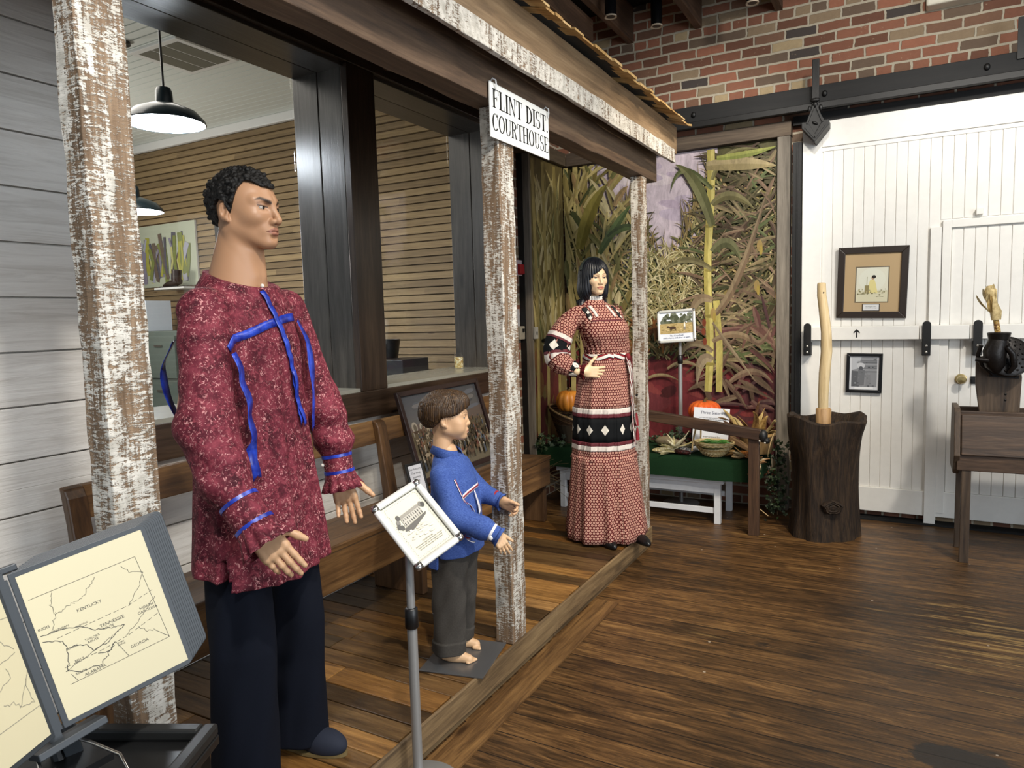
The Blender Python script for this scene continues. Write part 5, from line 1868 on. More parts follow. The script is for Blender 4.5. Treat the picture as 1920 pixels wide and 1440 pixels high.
mb.build('rim', M_weave, t, smooth=True)
pumpkin('pumpkin', 'amber pumpkin in the dark basket behind the woman mannequin', (wb.x - 0.03, wb.y - 0.01, wb.z + 0.24), 0.108, 0.19, ('#a8611a', '#c98330'), 11)
for i in range(9):
    p = (wb.x + 0.085 + 0.05 * rnd.uniform(-0.4, 1.0), wb.y - 0.11 + rnd.uniform(0, 0.12), wb.z + 0.165 + 0.02 * (i % 3))
    m = MB().ball(p, (0.022, 0.02, 0.024))
    tag(m.build('walnut', plain('nut_%d' % i, rnd.choice(['#8a4a1c', '#a05f24', '#6d3717', '#b27a3a']), 0.5), None, smooth=True), 'small orange-brown nut heaped beside the amber pumpkin in the dark basket', 'nut', 'nuts in the dark basket')
t = thing('basket_filler', 'bed of straw filling the dark basket under the amber pumpkin', 'straw', (wb.x, wb.y, wb.z + 0.01))
MB().lathe([(0, 0.012), (0.105, 0.012), (0.15, 0.15), (0.10, 0.165), (0, 0.235)], wb, 24).build('straw', plain('dark_straw', '#33291a', 0.95, bump=0.5), t)

# ivy
M_ivy = NT('ivy_leaf', 0.45, 0, 0.4)
M_ivy.base(M_ivy.attr('col'))
M_ivy = M_ivy.m


def ivy(name, label, path, spread, nl, seed, size=0.04):
    rr = random.Random(seed)
    t = thing(name, label, 'ivy', path[-1] if path[-1][2] < path[0][2] else path[0])
    MB().tube(path, 0.004, 6).build('stem', plain('ivy_stem', '#3a2c1b', 0.8), t)
    mb = MB()
    for i in range(nl):
        f = rr.random() * (len(path) - 1)
        j = min(int(f), len(path) - 2)
        p = Vector(path[j]).lerp(Vector(path[j + 1]), f - j) + Vector((rr.gauss(0, spread), rr.gauss(0, spread * 0.6), rr.gauss(0, spread * 0.7)))
        s = size * rr.uniform(0.6, 1.2)
        Mi = Matrix.Translation(p) @ Matrix.Rotation(rr.uniform(-1, 1), 4, 'Z') @ Matrix.Rotation(rr.uniform(0.3, 1.5), 4, 'X') @ Matrix.Rotation(rr.uniform(0, 6.28), 4, 'Z')
        shp = [(0, -0.4), (0.35, -0.45), (0.25, -0.1), (0.5, 0.1), (0.18, 0.2), (0, 0.6), (-0.18, 0.2), (-0.5, 0.1), (-0.25, -0.1), (-0.35, -0.45)]
        mb.color(rr.choice(['#1c2a17', '#25361e', '#2f4226', '#182212', '#3b4d33', '#55624a']))
        mb.add([Mi @ Vector((0, 0, 0.06 * s))] + [Mi @ Vector((x * s, y * s, 0)) for x, y in shp], [(0, k_ + 1, (k_ + 1) % 10 + 1) for k_ in range(10)])
    o = mb.build('leaves', M_ivy, t)
    o['kind'] = 'stuff'


ivy('ivy_vine', 'trailing dark ivy hanging at the right end of the green table by the stump', [(-0.80, 5.38, 0.56), (-0.79, 5.36, 0.40), (-0.80, 5.36, 0.25), (-0.79, 5.34, 0.05)], 0.04, 150, 4)
ivy('ivy_vine', 'dark ivy sprig at the left end of the green table beside the pew', [(-2.60, 5.06, 0.46), (-2.57, 5.0, 0.52), (-2.50, 5.05, 0.57), (-2.38, 5.1, 0.52)], 0.04, 90, 5)
ivy('ivy_vine', 'low dark ivy lying behind the grey gourd at the back of the green table', [(-1.78, 5.46, ZT + 0.02), (-1.64, 5.48, ZT + 0.05), (-1.54, 5.47, ZT + 0.07), (-1.44, 5.46, ZT + 0.05)], 0.028, 90, 6, 0.034)
# dry grass under the left end
t = thing('dry_grass', 'wisps of dark dried grass below the left end of the green table', 'dried grass', (-2.5, 4.98, 0.2))
mb = MB()
for i in range(26):
    p = Vector((-2.55 + rnd.uniform(-0.05, 0.06), 4.98 + rnd.uniform(-0.03, 0.02), 0.20 + rnd.uniform(-0.03, 0.1)))
    q = Vector((rnd.uniform(0.04, 0.28), rnd.uniform(-0.04, 0.02), rnd.uniform(-0.12, 0.16)))
    mb.tube([p, p + q * 0.5 + Vector((0, 0, 0.03)), p + q], 0.0014, 4)
o = mb.build('blades', plain('dry_grass_blade', '#6b5d3e', 0.8), t)
o['kind'] = 'stuff'

# =================================================================== STUMP MORTAR AND PESTLE
kst = NT('stump_bark', 0.7, 0, 0.3)
g = kst.noise(kst.mapping(kst.tc(), (14, 14, 1.4)), 1.6, 6, 0.65, 1.0)
g2 = kst.noise(kst.mapping(kst.tc(), (70, 70, 5)), 1.5, 4, 0.7)
f = kst.math('ADD', kst.math('MULTIPLY', g, 0.6), kst.math('MULTIPLY', g2, 0.4))
kst.base(kst.ramp(f, [(0.32, '#0d0906'), (0.48, '#271c13'), (0.62, '#413121'), (0.75, '#5a4530')]))
kst.bump(f, 0.8, 0.02)
sc = Vector((-0.475, 5.18, 0))
t = thing('stump_mortar', 'dark hollowed tree-stump mortar standing by the white barn door', 'stump', sc)
nA, nZ = 64, 26
vv, ff = [], []
HS = 0.80


def stump_r(a, f):
    b0 = 0.222 - 0.024 * math.sin(math.pi * min(1, f * 1.15)) + 0.016 * f ** 4
    b0 += 0.012 * math.sin(3 * a + 1) + 0.008 * math.sin(7 * a + 4 * f) + 0.005 * math.sin(13 * a) + 0.003 * math.sin(29 * a)
    if f > 0.86:
        b0 += 0.028 * (f - 0.86) / 0.14 * max(0, math.cos(a + 0.25)) ** 8
    return b0


for i in range(nZ + 1):
    f = i / nZ
    for j in range(nA):
        a = 2 * math.pi * j / nA
        zz = HS * f + (0.018 * math.sin(2 * a + 0.6) + 0.012 * math.sin(5 * a)) * f
        rr = stump_r(a, f)
        vv.append((sc.x + rr * math.cos(a), sc.y + rr * math.sin(a), zz))
for i, (q, dz) in enumerate(((0.93, 0.012), (0.84, 0.0), (0.70, -0.07), (0.48, -0.14), (0.2, -0.18), (0.02, -0.185))):
    for j in range(nA):
        a = 2 * math.pi * j / nA
        zz = HS + (0.018 * math.sin(2 * a + 0.6) + 0.012 * math.sin(5 * a)) * (1 - i / 6) + dz
        rr = stump_r(a, 1.0) * q if i < 2 else (stump_r(a, 0.8)) * q
        vv.append((sc.x + rr * math.cos(a), sc.y + rr * math.sin(a), zz))
rows = nZ + 7
for i in range(rows - 1):
    for j in range(nA):
        ff.append((i * nA + j, i * nA + (j + 1) % nA, (i + 1) * nA + (j + 1) % nA, (i + 1) * nA + j))
ff.append(tuple(range(nA - 1, -1, -1)))
ff.append(tuple((rows - 1) * nA + j for j in range(nA)))
MB().add(vv, ff).build('log', kst.m, t, smooth=True)
mb = MB()
ka = R(-68)
kp_ = Vector((sc.x + 0.215 * math.cos(ka), sc.y + 0.215 * math.sin(ka), 0.235))
Mk = frame_M(kp_, Vector((-math.sin(ka), math.cos(ka), 0)), Vector((0, 0, 1)))
mb.lathe([(0.065, -0.02), (0.062, 0.006), (0.052, 0.016), (0.046, 0.010), (0.036, 0.014), (0.026, 0.006), (0.014, 0.012), (0, 0.008)], (0, 0, 0), 26, Mk @ Matrix.Scale(0.72, 4, (0, 1, 0)), lambda a, r_, z: 1 + 0.08 * math.sin(5 * a) + 0.05 * math.sin(9 * a))
mb.build('knot', kst.m, t, smooth=True)
t = thing('wooden_pestle', 'long pale wooden pestle standing in the stump mortar', 'pestle', (-0.475, 5.16, 0.62))
kpe = wood('pale_pestle', '#a98a58', '#cbb07c', '#dcc697', 'z', 1.2, 0.45, 0.15)
pts = [(-0.475, 5.16, 0.84), (-0.476, 5.155, 0.95), (-0.47, 5.15, 1.10), (-0.458, 5.15, 1.25), (-0.462, 5.15, 1.38), (-0.478, 5.15, 1.52), (-0.492, 5.15, 1.62), (-0.494, 5.15, 1.70), (-0.494, 5.15, 1.706)]
MB().tube(pts, [0.032, 0.033, 0.035, 0.035, 0.033, 0.031, 0.029, 0.027, 0.018], 18).build('shaft', kpe, t, smooth=True)
MB().tube([(-0.474, 5.165, 0.63), (-0.474, 5.165, 0.86), (-0.474, 5.165, 0.868)], [0.046, 0.049, 0.040], 18, prof=lambda f, a: 1 + 0.03 * math.sin(9 * a)).build('head', wood('pestle_head', '#6d4a25', '#a57a45', '#c79c63', 'z', 1.5, 0.55), t, smooth=True)
MB().ball((-0.478, 5.122, 1.64), (0.004, 0.004, 0.005)).build('peg_hole', M_iron, t)

# =================================================================== CORN SHELLER
M_old = wood('weathered_bin_board', '#1e130c', '#45301f', '#6a4c33', 'x', 0.9, 0.6, 0.6)
M_oldz = wood('weathered_bin_leg', '#241810', '#4b3826', '#6a533b', 'z', 0.9, 0.6, 0.5)
t = thing('corn_sheller', 'antique corn sheller with iron mill mounted on a dark wooden bin on legs', 'corn sheller', (0.6, 4.98, 0))
x0, x1, y0, y1 = 0.275, 1.20, 4.90, 5.24
mb = MB()
mb.prism([(y0 + 0.005, 0.655), (y0 - 0.035, 0.655), (y0 + 0.035, 0.885), (y0 + 0.06, 0.885)], 'x', x0 + 0.025, x1)
mb.box((x0 + 0.02, y1 - 0.02, 0.64), (x1, y1, 0.90))
mb.box((x0 + 0.02, y0 + 0.0, 0.64), (x1, y1, 0.66))
mb.build('trough', M_old, t, bevel=0.005)
MB().box((x0 + 0.005, y0 - 0.022, 0.56), (x1, y0 + 0.01, 0.652)).build('front_rail', M_old, t, bevel=0.004)
MB().box((x0 + 0.02, y0 + 0.045, 0.84), (x1, y0 + 0.07, 0.905)).build('lip_board', M_old, t, bevel=0.004)
MB().prism([(y0 - 0.045, 0.65), (y0 - 0.01, 0.60), (y0 + 0.0, 0.56), (y0 + 0.03, 0.53), (y1, 0.53), (y1, 0.92), (y0 + 0.05, 0.925), (y0 + 0.02, 0.90)], 'x', x0 - 0.012, x0 + 0.02).build('end_board', M_oldz, t, bevel=0.005)
for x, y in ((x0 + 0.055, y0 - 0.002), (x0 + 0.045, y1 - 0.04), (x1 - 0.05, y0), (x1 - 0.05, y1 - 0.04)):
    MB().box((x - 0.024, y - 0.015, 0), (x + 0.024, y + 0.03, 0.56)).build('leg', M_oldz, t, bevel=0.003)
MB().prism([(0.40, 0.86), (0.375, 1.05), (0.372, 1.22), (0.42, 1.225), (0.43, 1.14), (0.55, 1.13), (0.598, 1.13), (0.602, 1.10), (0.595, 0.86)], 'y', 5.06, 5.10).build('upright_board', M_oldz, t, bevel=0.004)
M_mill = plain('old_mill_iron', '#17120f', 0.38, 0.5, var=0.3, bump=0.3)
mc = Vector((0.475, 5.0, 1.235))
mb = MB()
mb.lathe([(0, 0.02), (0.10, 0.02), (0.118, 0.012), (0.122, -0.006), (0.118, -0.02), (0.0, -0.03)], mc + Vector((0.05, 0.02, -0.01)), 40, Matrix.Rotation(R(72), 4, 'X') @ Matrix.Rotation(R(12), 4, 'Y'))
disc = mb.build('toothed_disc', M_mill, t, smooth=True)
mb = MB()
Md = Matrix.Translation(mc + Vector((0.05, 0.02, -0.01))) @ Matrix.Rotation(R(72), 4, 'X') @ Matrix.Rotation(R(12), 4, 'Y')
for r_, n_ in ((0.045, 9), (0.07, 14), (0.093, 19)):
    for j in range(n_):
        a_ = 2 * math.pi * (j + (r_ * 50) % 1) / n_
        mb.ball(Md @ Vector((r_ * math.cos(a_), r_ * math.sin(a_), 0.021)), 0.0065, 8, None, 5)
o = mb.build('teeth', M_mill, disc, smooth=True)
mb = MB()
mb.tube([mc + Vector((0.0, -0.02, 0.085)), mc + Vector((0.0, -0.02, 0.13)), mc + Vector((0.0, -0.02, 0.135))], [0.050, 0.060, 0.052], 24)
mb.tube([mc + Vector((0.0, -0.02, 0.09)), mc + Vector((-0.02, -0.03, 0.02)), mc + Vector((-0.015, -0.035, -0.06)), mc + Vector((-0.005, -0.03, -0.10))], [0.050, 0.060, 0.052, 0.018], 20)
mb.tube([mc + Vector((-0.115, -0.055, -0.022)), mc + Vector((-0.05, -0.06, -0.03)), mc + Vector((0.0, -0.05, -0.03))], [0.011, 0.018, 0.030], 14)
mb.tube([mc + Vector((0.035, -0.06, 0.05)), mc + Vector((0.065, -0.055, 0.01)), mc + Vector((0.075, -0.05, -0.06)), mc + Vector((0.05, -0.04, -0.10))], [0.017, 0.02, 0.018, 0.012], 12)
mb.tube([mc + Vector((-0.085, -0.01, 0.06)), mc + Vector((-0.10, 0.0, 0.0)), mc + Vector((-0.075, 0.01, -0.06)), mc + Vector((-0.02, 0.01, -0.115))], 0.012, 10)
mb.build('mill_casting', M_mill, t, smooth=True)
MB().bar((0.44, 5.05, 1.115), (0.585, 5.05, 1.105), 0.02, 0.022).ball((0.565, 5.04, 1.112), 0.010).build('clamp_plate', M_mill, t)
for zz in (0.965, 1.0):
    MB().ball((0.525, 5.058, zz), (0.006, 0.004, 0.006)).build('nail_hole', M_iron, t)
t = thing('corn_cob', 'dried corn cob with pale husk stuck upright in the iron sheller', 'corn', mc + Vector((0, -0.02, 0.10)))
p0, p1 = mc + Vector((0.0, -0.02, 0.09)), mc + Vector((-0.02, -0.02, 0.22))
MB().tube([p0, p0.lerp(p1, .5), p1], [0.015, 0.016, 0.014], 14).build('cob', kernelmat('cob_kernels', ['#9c7a3d', '#86642e', '#b5944f', '#70502a']), t, smooth=True)
mb = MB()
mb.color('#cdb98a')
mb.tube([p1 + Vector((0.002, 0, -0.015)), p1 + Vector((0, 0, 0.03)), p1 + Vector((-0.012, 0, 0.075)), p1 + Vector((-0.02, 0, 0.10)), p1 + Vector((-0.03, 0, 0.155)), p1 + Vector((-0.035, 0, 0.185))], [0.022, 0.028, 0.022, 0.026, 0.032, 0.012], 12, prof=lambda f, a: 1 + 0.14 * math.sin(5 * a + 4 * f))
for i in range(9):
    a_ = rnd.uniform(0, 6.28)
    husk_leaf(mb, p1 + Vector((-0.02 + 0.012 * math.cos(a_), 0.012 * math.sin(a_), rnd.uniform(0.02, 0.10))), (math.cos(a_) * 0.3 - 0.3, math.sin(a_) * 0.3, 1.4), rnd.uniform(0.07, 0.12), 0.03, 0.3, rnd.choice(['#d8c493', '#c2a56a', '#b48a48', '#e3d5ae']), 0.2, 8, 500 + i)
mb.build('husk', M_husk, t, smooth=True)

# =================================================================== PICTURES ON THE DOOR
Y_ = DY - 0.012
Mq = rot_frame((-0.215, Y_ - 0.004, 1.708), 0, 2, 1.5)
t = thing('framed_watercolour', 'brown-framed small watercolour with tan mount hanging on the white barn door', 'picture', (-0.215, Y_, 1.70))
picture_frame(Mq, 0.445, 0.50, 0.046, 0.022, plain('dark_brown_frame', '#2b2119', 0.4), t)
MB().box((-0.18, -0.008, -0.208), (0.18, -0.004, 0.208), Mq).build('mount', plain('tan_mount', '#b59a72', 0.7), t)
pc = Print(lambda u, v, d: Mq @ Vector((u, -0.0085 - d, v)), 0.00004)
pc.rect(-0.107, -0.142, 0.107, 0.112, '#6b604e')
pc.rect(-0.10, -0.135, 0.10, 0.105, '#d9d6c2')
pc.ell(0.0, 0.02, 0.085, 0.08, '#dcdbc9', 20)
pc.poly([(-0.1, -0.06), (0.1, -0.055), (0.1, -0.135), (-0.1, -0.135)], '#d2ccae')
pc.poly([(-0.028, -0.075), (0.038, -0.075), (0.022, 0.0), (0.014, 0.02), (-0.012, 0.02), (-0.02, -0.01)], '#dccf8e')
pc.ell(0.005, 0.033, 0.011, 0.013, '#b9987a')
pc.ell(0.011, 0.04, 0.013, 0.012, '#2b2622')
pc.rect(-0.045, -0.075, -0.018, -0.02, '#8d8158')
pc.rect(-0.034, -0.02, -0.030, 0.04, '#8a7d5a')
for i in range(40):
    pc.ell(rnd.uniform(-0.09, 0.09), -0.078 + rnd.uniform(-0.004, 0.018) * (1 + (i % 3 == 0)), rnd.uniform(0.003, 0.008), rnd.uniform(0.002, 0.006), rnd.choice(['#8f8a6a', '#a9a27f', '#77714f', '#bdb48d']), 7)
pc.stroke([(0.03, -0.10), (0.05, -0.097), (0.075, -0.10)], 0.003, '#97906f')
pc.build('watercolour', M_print, t)
MB().box((-0.055, -0.013, -0.200), (0.055, -0.0085, -0.150), Mq).build('label_plate', plain('label_dark', '#2a241e', 0.5), t)
MB().box((-0.05, -0.0138, -0.196), (0.05, -0.0131, -0.154), Mq).build('label_card', plain('label_white', '#dcdcda', 0.5), t)
text_obj('lettering', 'Grinding the Corn\nwatercolour on paper', 0.0092, Mq @ Matrix.Translation((0, -0.0142, -0.174)) @ Matrix.Rotation(R(90), 4, 'X'), M_ink, t, 0.0001)
Mq = rot_frame((-0.255, Y_ - 0.004, 1.065), 0, 0, 1.0)
t = thing('framed_photograph', 'small black-framed grey photograph hanging below the white crossbar', 'picture', (-0.255, Y_, 1.06))
picture_frame(Mq, 0.232, 0.285, 0.022, 0.018, plain('black_gloss_frame', '#0d0c0c', 0.3), t)
pc = Print(lambda u, v, d: Mq @ Vector((u, -0.005 - d, v)), 0.00004)
pc.rect(-0.094, -0.12, 0.094, 0.12, '#cfd0d3')
pc.rect(-0.082, -0.10, 0.082, 0.112, '#8a8b8e')
for i in range(8):
    pc.rect(-0.02, 0.005 + i * 0.013, 0.082, 0.014 + i * 0.013, ['#77787b', '#96979a', '#6b6c6f'][i % 3])
pc.poly([(-0.082, 0.112), (-0.082, 0.02), (-0.045, 0.03), (-0.02, 0.112)], '#b5b7bb')
pc.poly([(-0.082, -0.10), (-0.082, 0.015), (-0.04, 0.012), (-0.03, -0.10)], '#5d5e61')
pc.ell(-0.022, 0.052, 0.026, 0.022, '#c2c3c6')
pc.ell(-0.022, 0.032, 0.014, 0.016, '#55565a')
pc.poly([(-0.045, -0.09), (0.0, -0.09), (0.005, 0.02), (-0.038, 0.025)], '#6f7073')
pc.poly([(0.01, -0.095), (0.045, -0.095), (0.04, -0.01), (0.015, -0.01)], '#828386')
pc.rect(-0.06, -0.115, 0.06, -0.102, '#e3e3e3')
for i in range(30):
    pc.ell(rnd.uniform(-0.075, 0.075), rnd.uniform(-0.095, 0.1), rnd.uniform(0.003, 0.009), rnd.uniform(0.002, 0.006), rnd.choice(['#66676a', '#9c9da0', '#7c7d80', '#505154']), 7)
pc.build('photograph', M_glossprint, t)

# =================================================================== CEILING / WALL FITTINGS
for (x, y, z, lab) in ((-1.86, 4.93, 3.62, 'black cylinder ceiling light on the left of the pair above the far roof corner'), (-1.62, 5.22, 3.60, 'black cylinder ceiling light on the right of the pair above the far roof corner'), (-0.95, 5.2, 3.60, 'black cylinder ceiling light hanging right of the pair near the brick wall')):
    t = thing('cylinder_light', lab, 'ceiling light', (x, y, 4.0), 0, 'black cylinder ceiling lights')
    MB().tube([(x, y, z + 0.20), (x, y, z + 0.195), (x, y, z)], [0.036, 0.04, 0.04], 24).build('housing', plain('black_anodised', '#1a1a1c', 0.3, 0.6), t, smooth=True)
    MB().cyl((x, y, z + 0.19), (x, y, 4.0), 0.012).build('stem', M_iron, t)
    MB().lathe([(0, 0.002), (0.03, 0.0), (0.043, -0.004), (0.043, 0.006), (0, 0.008)], (x, y, z), 24).build('lens', plain('frosted_lens', '#b7a994', 0.5), t, smooth=True)
t = thing('emergency_light', 'white emergency light box mounted high on the brick wall', 'emergency light', (0.28, YB, 3.55))
MB().box((0.075, YB - 0.12, 3.50), (0.50, YB - 0.001, 3.72)).build('housing', plain('ivory_plastic', '#d8d2c0', 0.45), t, bevel=0.012)
MB().box((0.12, YB - 0.128, 3.53), (0.46, YB - 0.119, 3.70)).build('lens', plain('white_lens', '#e3e3df', 0.3), t, bevel=0.004)
MB().box((0.22, YB - 0.131, 3.535), (0.235, YB - 0.128, 3.545)).build('led', plain('dark_led', '#333333', 0.3), t)

XB = -2.68
t = thing('alarm_pull', 'red and white fire alarm box on the brick beside the window', 'fire alarm', (XB, 4.97, 1.93))
MB().box((XB, 4.91, 1.86), (XB + 0.03, 4.985, 1.98)).build('back_box', plain('alarm_white', '#cdb9bb', 0.5), t, bevel=0.003)
MB().prism([(XB + 0.03, 1.865), (XB + 0.055, 1.875), (XB + 0.05, 1.945), (XB + 0.03, 1.95)], 'y', 4.91, 4.985).build('red_cover', plain('alarm_red', '#a31d22', 0.4), t, bevel=0.002)
t = thing('wall_notice', 'narrow white notice strip on the brick above the switch box', 'notice', (XB, 4.94, 1.5))
MB().box((XB, 4.905, 1.46), (XB + 0.002, 4.975, 1.60)).build('strip', plain('notice_paper', '#bdbdc2', 0.6), t)
t = thing('switch_box', 'beige electrical switch box on the brick beside the corn mural', 'switch box', (XB, 4.95, 1.4))
MB().box((XB, 4.90, 1.36), (XB + 0.045, 4.98, 1.465)).build('box', plain('beige_box', '#a39c8c', 0.5), t, bevel=0.006)
MB().box((XB + 0.045, 4.935, 1.42), (XB + 0.06, 4.945, 1.445)).build('toggle', M_plast, t)
t = thing('outlet_box', 'grey outlet plate on the left mural board', 'outlet', (-2.57, 5.02, 1.4))
MB().box((XW + 0.126, 4.995, 1.36), (XW + 0.15, 5.045, 1.455)).build('plate', plain('outlet_grey', '#a8a59c', 0.45), t, bevel=0.004)
MB().ball((XW + 0.15, 5.02, 1.405), (0.003, 0.01, 0.017)).build('socket', M_plast, t)
t = thing('conduit', 'dark upright conduit strip between the brick and the mural board', 'conduit', (XB, 4.985, 0.14))
MB().box((XB, 4.985, 0.14), (XB + 0.05, 4.989, 2.80)).build('pipe', M_iron, t)
t = thing('wall_hook', 'black bar hook sticking out of the mural by the woman mannequin', 'hook', (-2.55, 5.3, 1.36))
MB().bar((-2.597, 5.2, 1.335), (-2.40, 5.2, 1.385), 0.035, 0.03).build('bar', M_plast, t, bevel=0.008)

# =================================================================== BACK ROOM
M_shade = NT('lamp_shade_enamel', 0.25, 0, 0.5)
M_shade.base('#1b2a30')
M_shade = M_shade.m
M_bulb = glow('lamp_inner_white', '#f4f8ff', 9.0)


def pendant(label, c, r):
    t = thing('pendant_lamp', label, 'lamp', (c[0], c[1], BRZ), 0, 'dark barn pendant lamps in the back room')
    s = r / 0.2
    MB().lathe([(0.20 * s, 0.0), (0.205 * s, 0.004), (0.20 * s, 0.02), (0.16 * s, 0.065), (0.08 * s, 0.10), (0.045 * s, 0.11), (0.042 * s, 0.17), (0.034 * s, 0.19), (0.0, 0.195)], c, 40).build('lamp_shade', M_shade, t, smooth=True)
    MB().lathe([(0.198 * s, 0.003), (0.155 * s, 0.058), (0.0, 0.085)], c, 40).build('reflector', M_bulb, t, smooth=True)
    MB().ball((c[0], c[1], c[2] + 0.05 * s), 0.04 * s).build('bulb', M_bulb, t, smooth=True)
    MB().cyl((c[0], c[1], c[2] + 0.19 * s), (c[0], c[1], BRZ - 0.01), 0.006, n=8).build('cord', M_plast, t)
    MB().lathe([(0, -0.02), (0.06, -0.02), (0.06, 0), (0, 0)], (c[0], c[1], BRZ), 24).build('canopy', M_plast, t)


pendant('glowing dark barn pendant lamp nearest in the left window', (-3.52, 2.57, 2.63), 0.20)
pendant('second barn pendant lamp lower and farther in the left window, half behind the post', (-5.05, 3.37, 2.40), 0.20)
pl = bpy.data.lights.new('pendant_bulb', 'POINT')
pl.energy, pl.color, pl.shadow_soft_size = 22, (0.85, 0.93, 1.0), 0.08
for c in ((-3.52, 2.57, 2.60), (-5.05, 3.37, 2.37)):
    o = bpy.data.objects.new('pendant_bulb', pl)
    scene.collection.objects.link(o)
    o.location = c
t = thing('ceiling_vent', 'grey rectangular air vent in the white back-room ceiling', 'vent', (-4.85, 3.75, BRZ))
MB().box((-5.18, 3.50, BRZ - 0.02), (-4.62, 4.06, BRZ)).build('frame', M_whitetrim, t, bevel=0.004)
mb = MB()
for i in range(3):
    mb.box((-5.12 + i * 0.155, 3.55, BRZ - 0.022), (-4.98 + i * 0.155, 4.01, BRZ - 0.018))
mb.build('grille', plain('vent_grey', '#6d6a5c', 0.6), t)
t = thing('filing_cabinet', 'grey-green filing cabinet seen through the left window', 'cabinet', (-7.0, 4.9, 0.05))
M_cab = plain('cabinet_green', '#59645c', 0.45)
MB().box((-7.45, 4.62, 0.05), (-6.40, 5.22, 1.50)).build('body', M_cab, t, bevel=0.006)
for i in range(3):
    for j in range(2):
        d_ = MB().box((-7.43 + j * 0.52, 4.60, 0.10 + i * 0.46), (-6.94 + j * 0.52, 4.62, 0.53 + i * 0.46)).build('drawer', M_cab, t, bevel=0.004)
        MB().box((-7.25 + j * 0.52, 4.585, 0.42 + i * 0.46), (-7.13 + j * 0.52, 4.60, 0.44 + i * 0.46)).build('handle', M_chrome, d_)
t = thing('paper_notice', 'white note taped on the filing cabinet drawer', 'note', (-7.1, 4.59, 1.3))
MB().box((-7.20, 4.583, 1.22), (-7.05, 4.586, 1.45)).build('sheet', plain('note_white', '#c9c4cf', 0.6), t)
for i, x in enumerate((-7.33, -7.21, -7.09, -6.97)):
    t = thing('ring_binder', ['pale binder at the left end of the row on the filing cabinet', 'second binder from the left on the filing cabinet, blue spine', 'third binder from the left on the filing cabinet, blue spine', 'binder at the right end of the row on the filing cabinet'][i], 'binder', (x, 4.8, 1.5), 0, 'binders on the filing cabinet')
    MB().box((x - 0.055, 4.66, 1.50), (x + 0.055, 4.95, 1.82)).build('cover', plain('binder_white_%d' % i, '#d5dce4', 0.5), t, bevel=0.004)
    MB().box((x - 0.03, 4.657, 1.53), (x + 0.03, 4.66, 1.78)).build('spine_label', plain('binder_blue_%d' % i, '#5b9cc8' if i in (1, 2) else '#b9cbe0', 0.5), t)
t = thing('old_boot', 'dark brown ankle boot standing on a small white shelf in the back room', 'boot', (-7.05, 5.1, 1.97))
MB().tube([(-7.20, 5.1, 1.995), (-7.13, 5.1, 2.01), (-7.03, 5.1, 2.02), (-6.96, 5.1, 2.04)], [(0.03, 0.018), (0.042, 0.03), (0.045, 0.04), (0.045, 0.045)], 14).tube([(-7.0, 5.1, 2.03), (-6.99, 5.1, 2.12), (-6.985, 5.1, 2.16)], [0.05, 0.052, 0.054], 14).build('leather', plain('boot_leather', '#2a1a12', 0.45), t, smooth=True)
MB().box((-7.24, 5.05, 1.97), (-6.93, 5.15, 1.985)).build('sole', M_plast, t)
t = thing('wall_shelf', 'small white shelf under the boot in the back room', 'shelf', (-7.05, 5.1, 1.95))
MB().box((-7.28, 5.02, 1.95), (-6.78, 5.284, 1.97)).build('board', M_whitetrim, t)
t = thing('wall_painting', 'bright yellow-green abstract painting on the plank wall of the back room', 'painting', (-7.35, 5.27, 2.3))
pc = Print(lambda u, v, d: (u, 5.262 - d, v), 0.0002)
pc.rect(-8.1, 2.0, -6.85, 2.70, '#b9bda6')
for i in range(46):
    u = rnd.uniform(-8.0, -7.0)
    pc.stroke([(u, rnd.uniform(2.03, 2.15)), (u + rnd.uniform(-0.06, 0.06), 2.28), (u + rnd.uniform(-0.12, 0.08), rnd.uniform(2.4, 2.6))], rnd.uniform(0.03, 0.08), rnd.choice(['#a8a448', '#7d8448', '#5a5862', '#8a8494', '#6b5d50', '#bdb97a', '#a9a8b4']))
pc.build('canvas', M_print, t)
MB().box((-8.1, 5.264, 2.0), (-6.85, 5.284, 2.70)).build('stretcher', M_whitetrim, t)
t = thing('tall_case', 'narrow dark upright case beside the yellow painting in the back room', 'case', (-6.75, 5.2, 0.05))
MB().box((-6.38, 5.14, 0.05), (-6.26, 5.282, 2.74)).build('body', M_plast, t)
# second window
t = thing('stereo_unit', 'dark grey boxy stereo unit on the desk inside the right window', 'stereo', (-3.45, 4.4, 1.1))
MB().box((-3.62, 4.36, 1.09), (-3.38, 4.70, 1.235)).build('body', plain('stereo_dark', '#25262a', 0.35), t, bevel=0.006)
mb = MB()
for y, z in ((4.352, 1.20), (4.354, 1.13)):
    mb.box((-3.60, y, z - 0.012), (-3.54, y + 0.006, z + 0.012))
mb.build('display', glow('stereo_display', '#7fe0c0', 1.2), t)
t = thing('desk', 'brown desk below the window sill inside the back room', 'desk', (-3.5, 4.5, 0.05))
MB().box((-4.1, 3.9, 1.05), (-3.12, 5.2, 1.09)).build('top', M_darkwood, t)
for x in (-4.05, -3.2):
    for y in (3.95, 5.15):
        MB().box((x - 0.03, y - 0.03, 0.05), (x + 0.03, y + 0.03, 1.05)).build('leg', M_darkwood, t)
t = thing('waste_bin', 'black flared bin on the desk behind the stereo', 'bin', (-3.8, 4.75, 1.09))
MB().lathe([(0, 0), (0.085, 0), (0.13, 0.29), (0.122, 0.29), (0.08, 0.01), (0, 0.01)], (-3.86, 4.75, 1.09), 24).build('body', plain('bin_black', '#161719', 0.4), t, smooth=True)
t = thing('popcorn_jar', 'small glass jar of pale kernels on the right window sill', 'jar', (-2.97, 4.55, ZS))
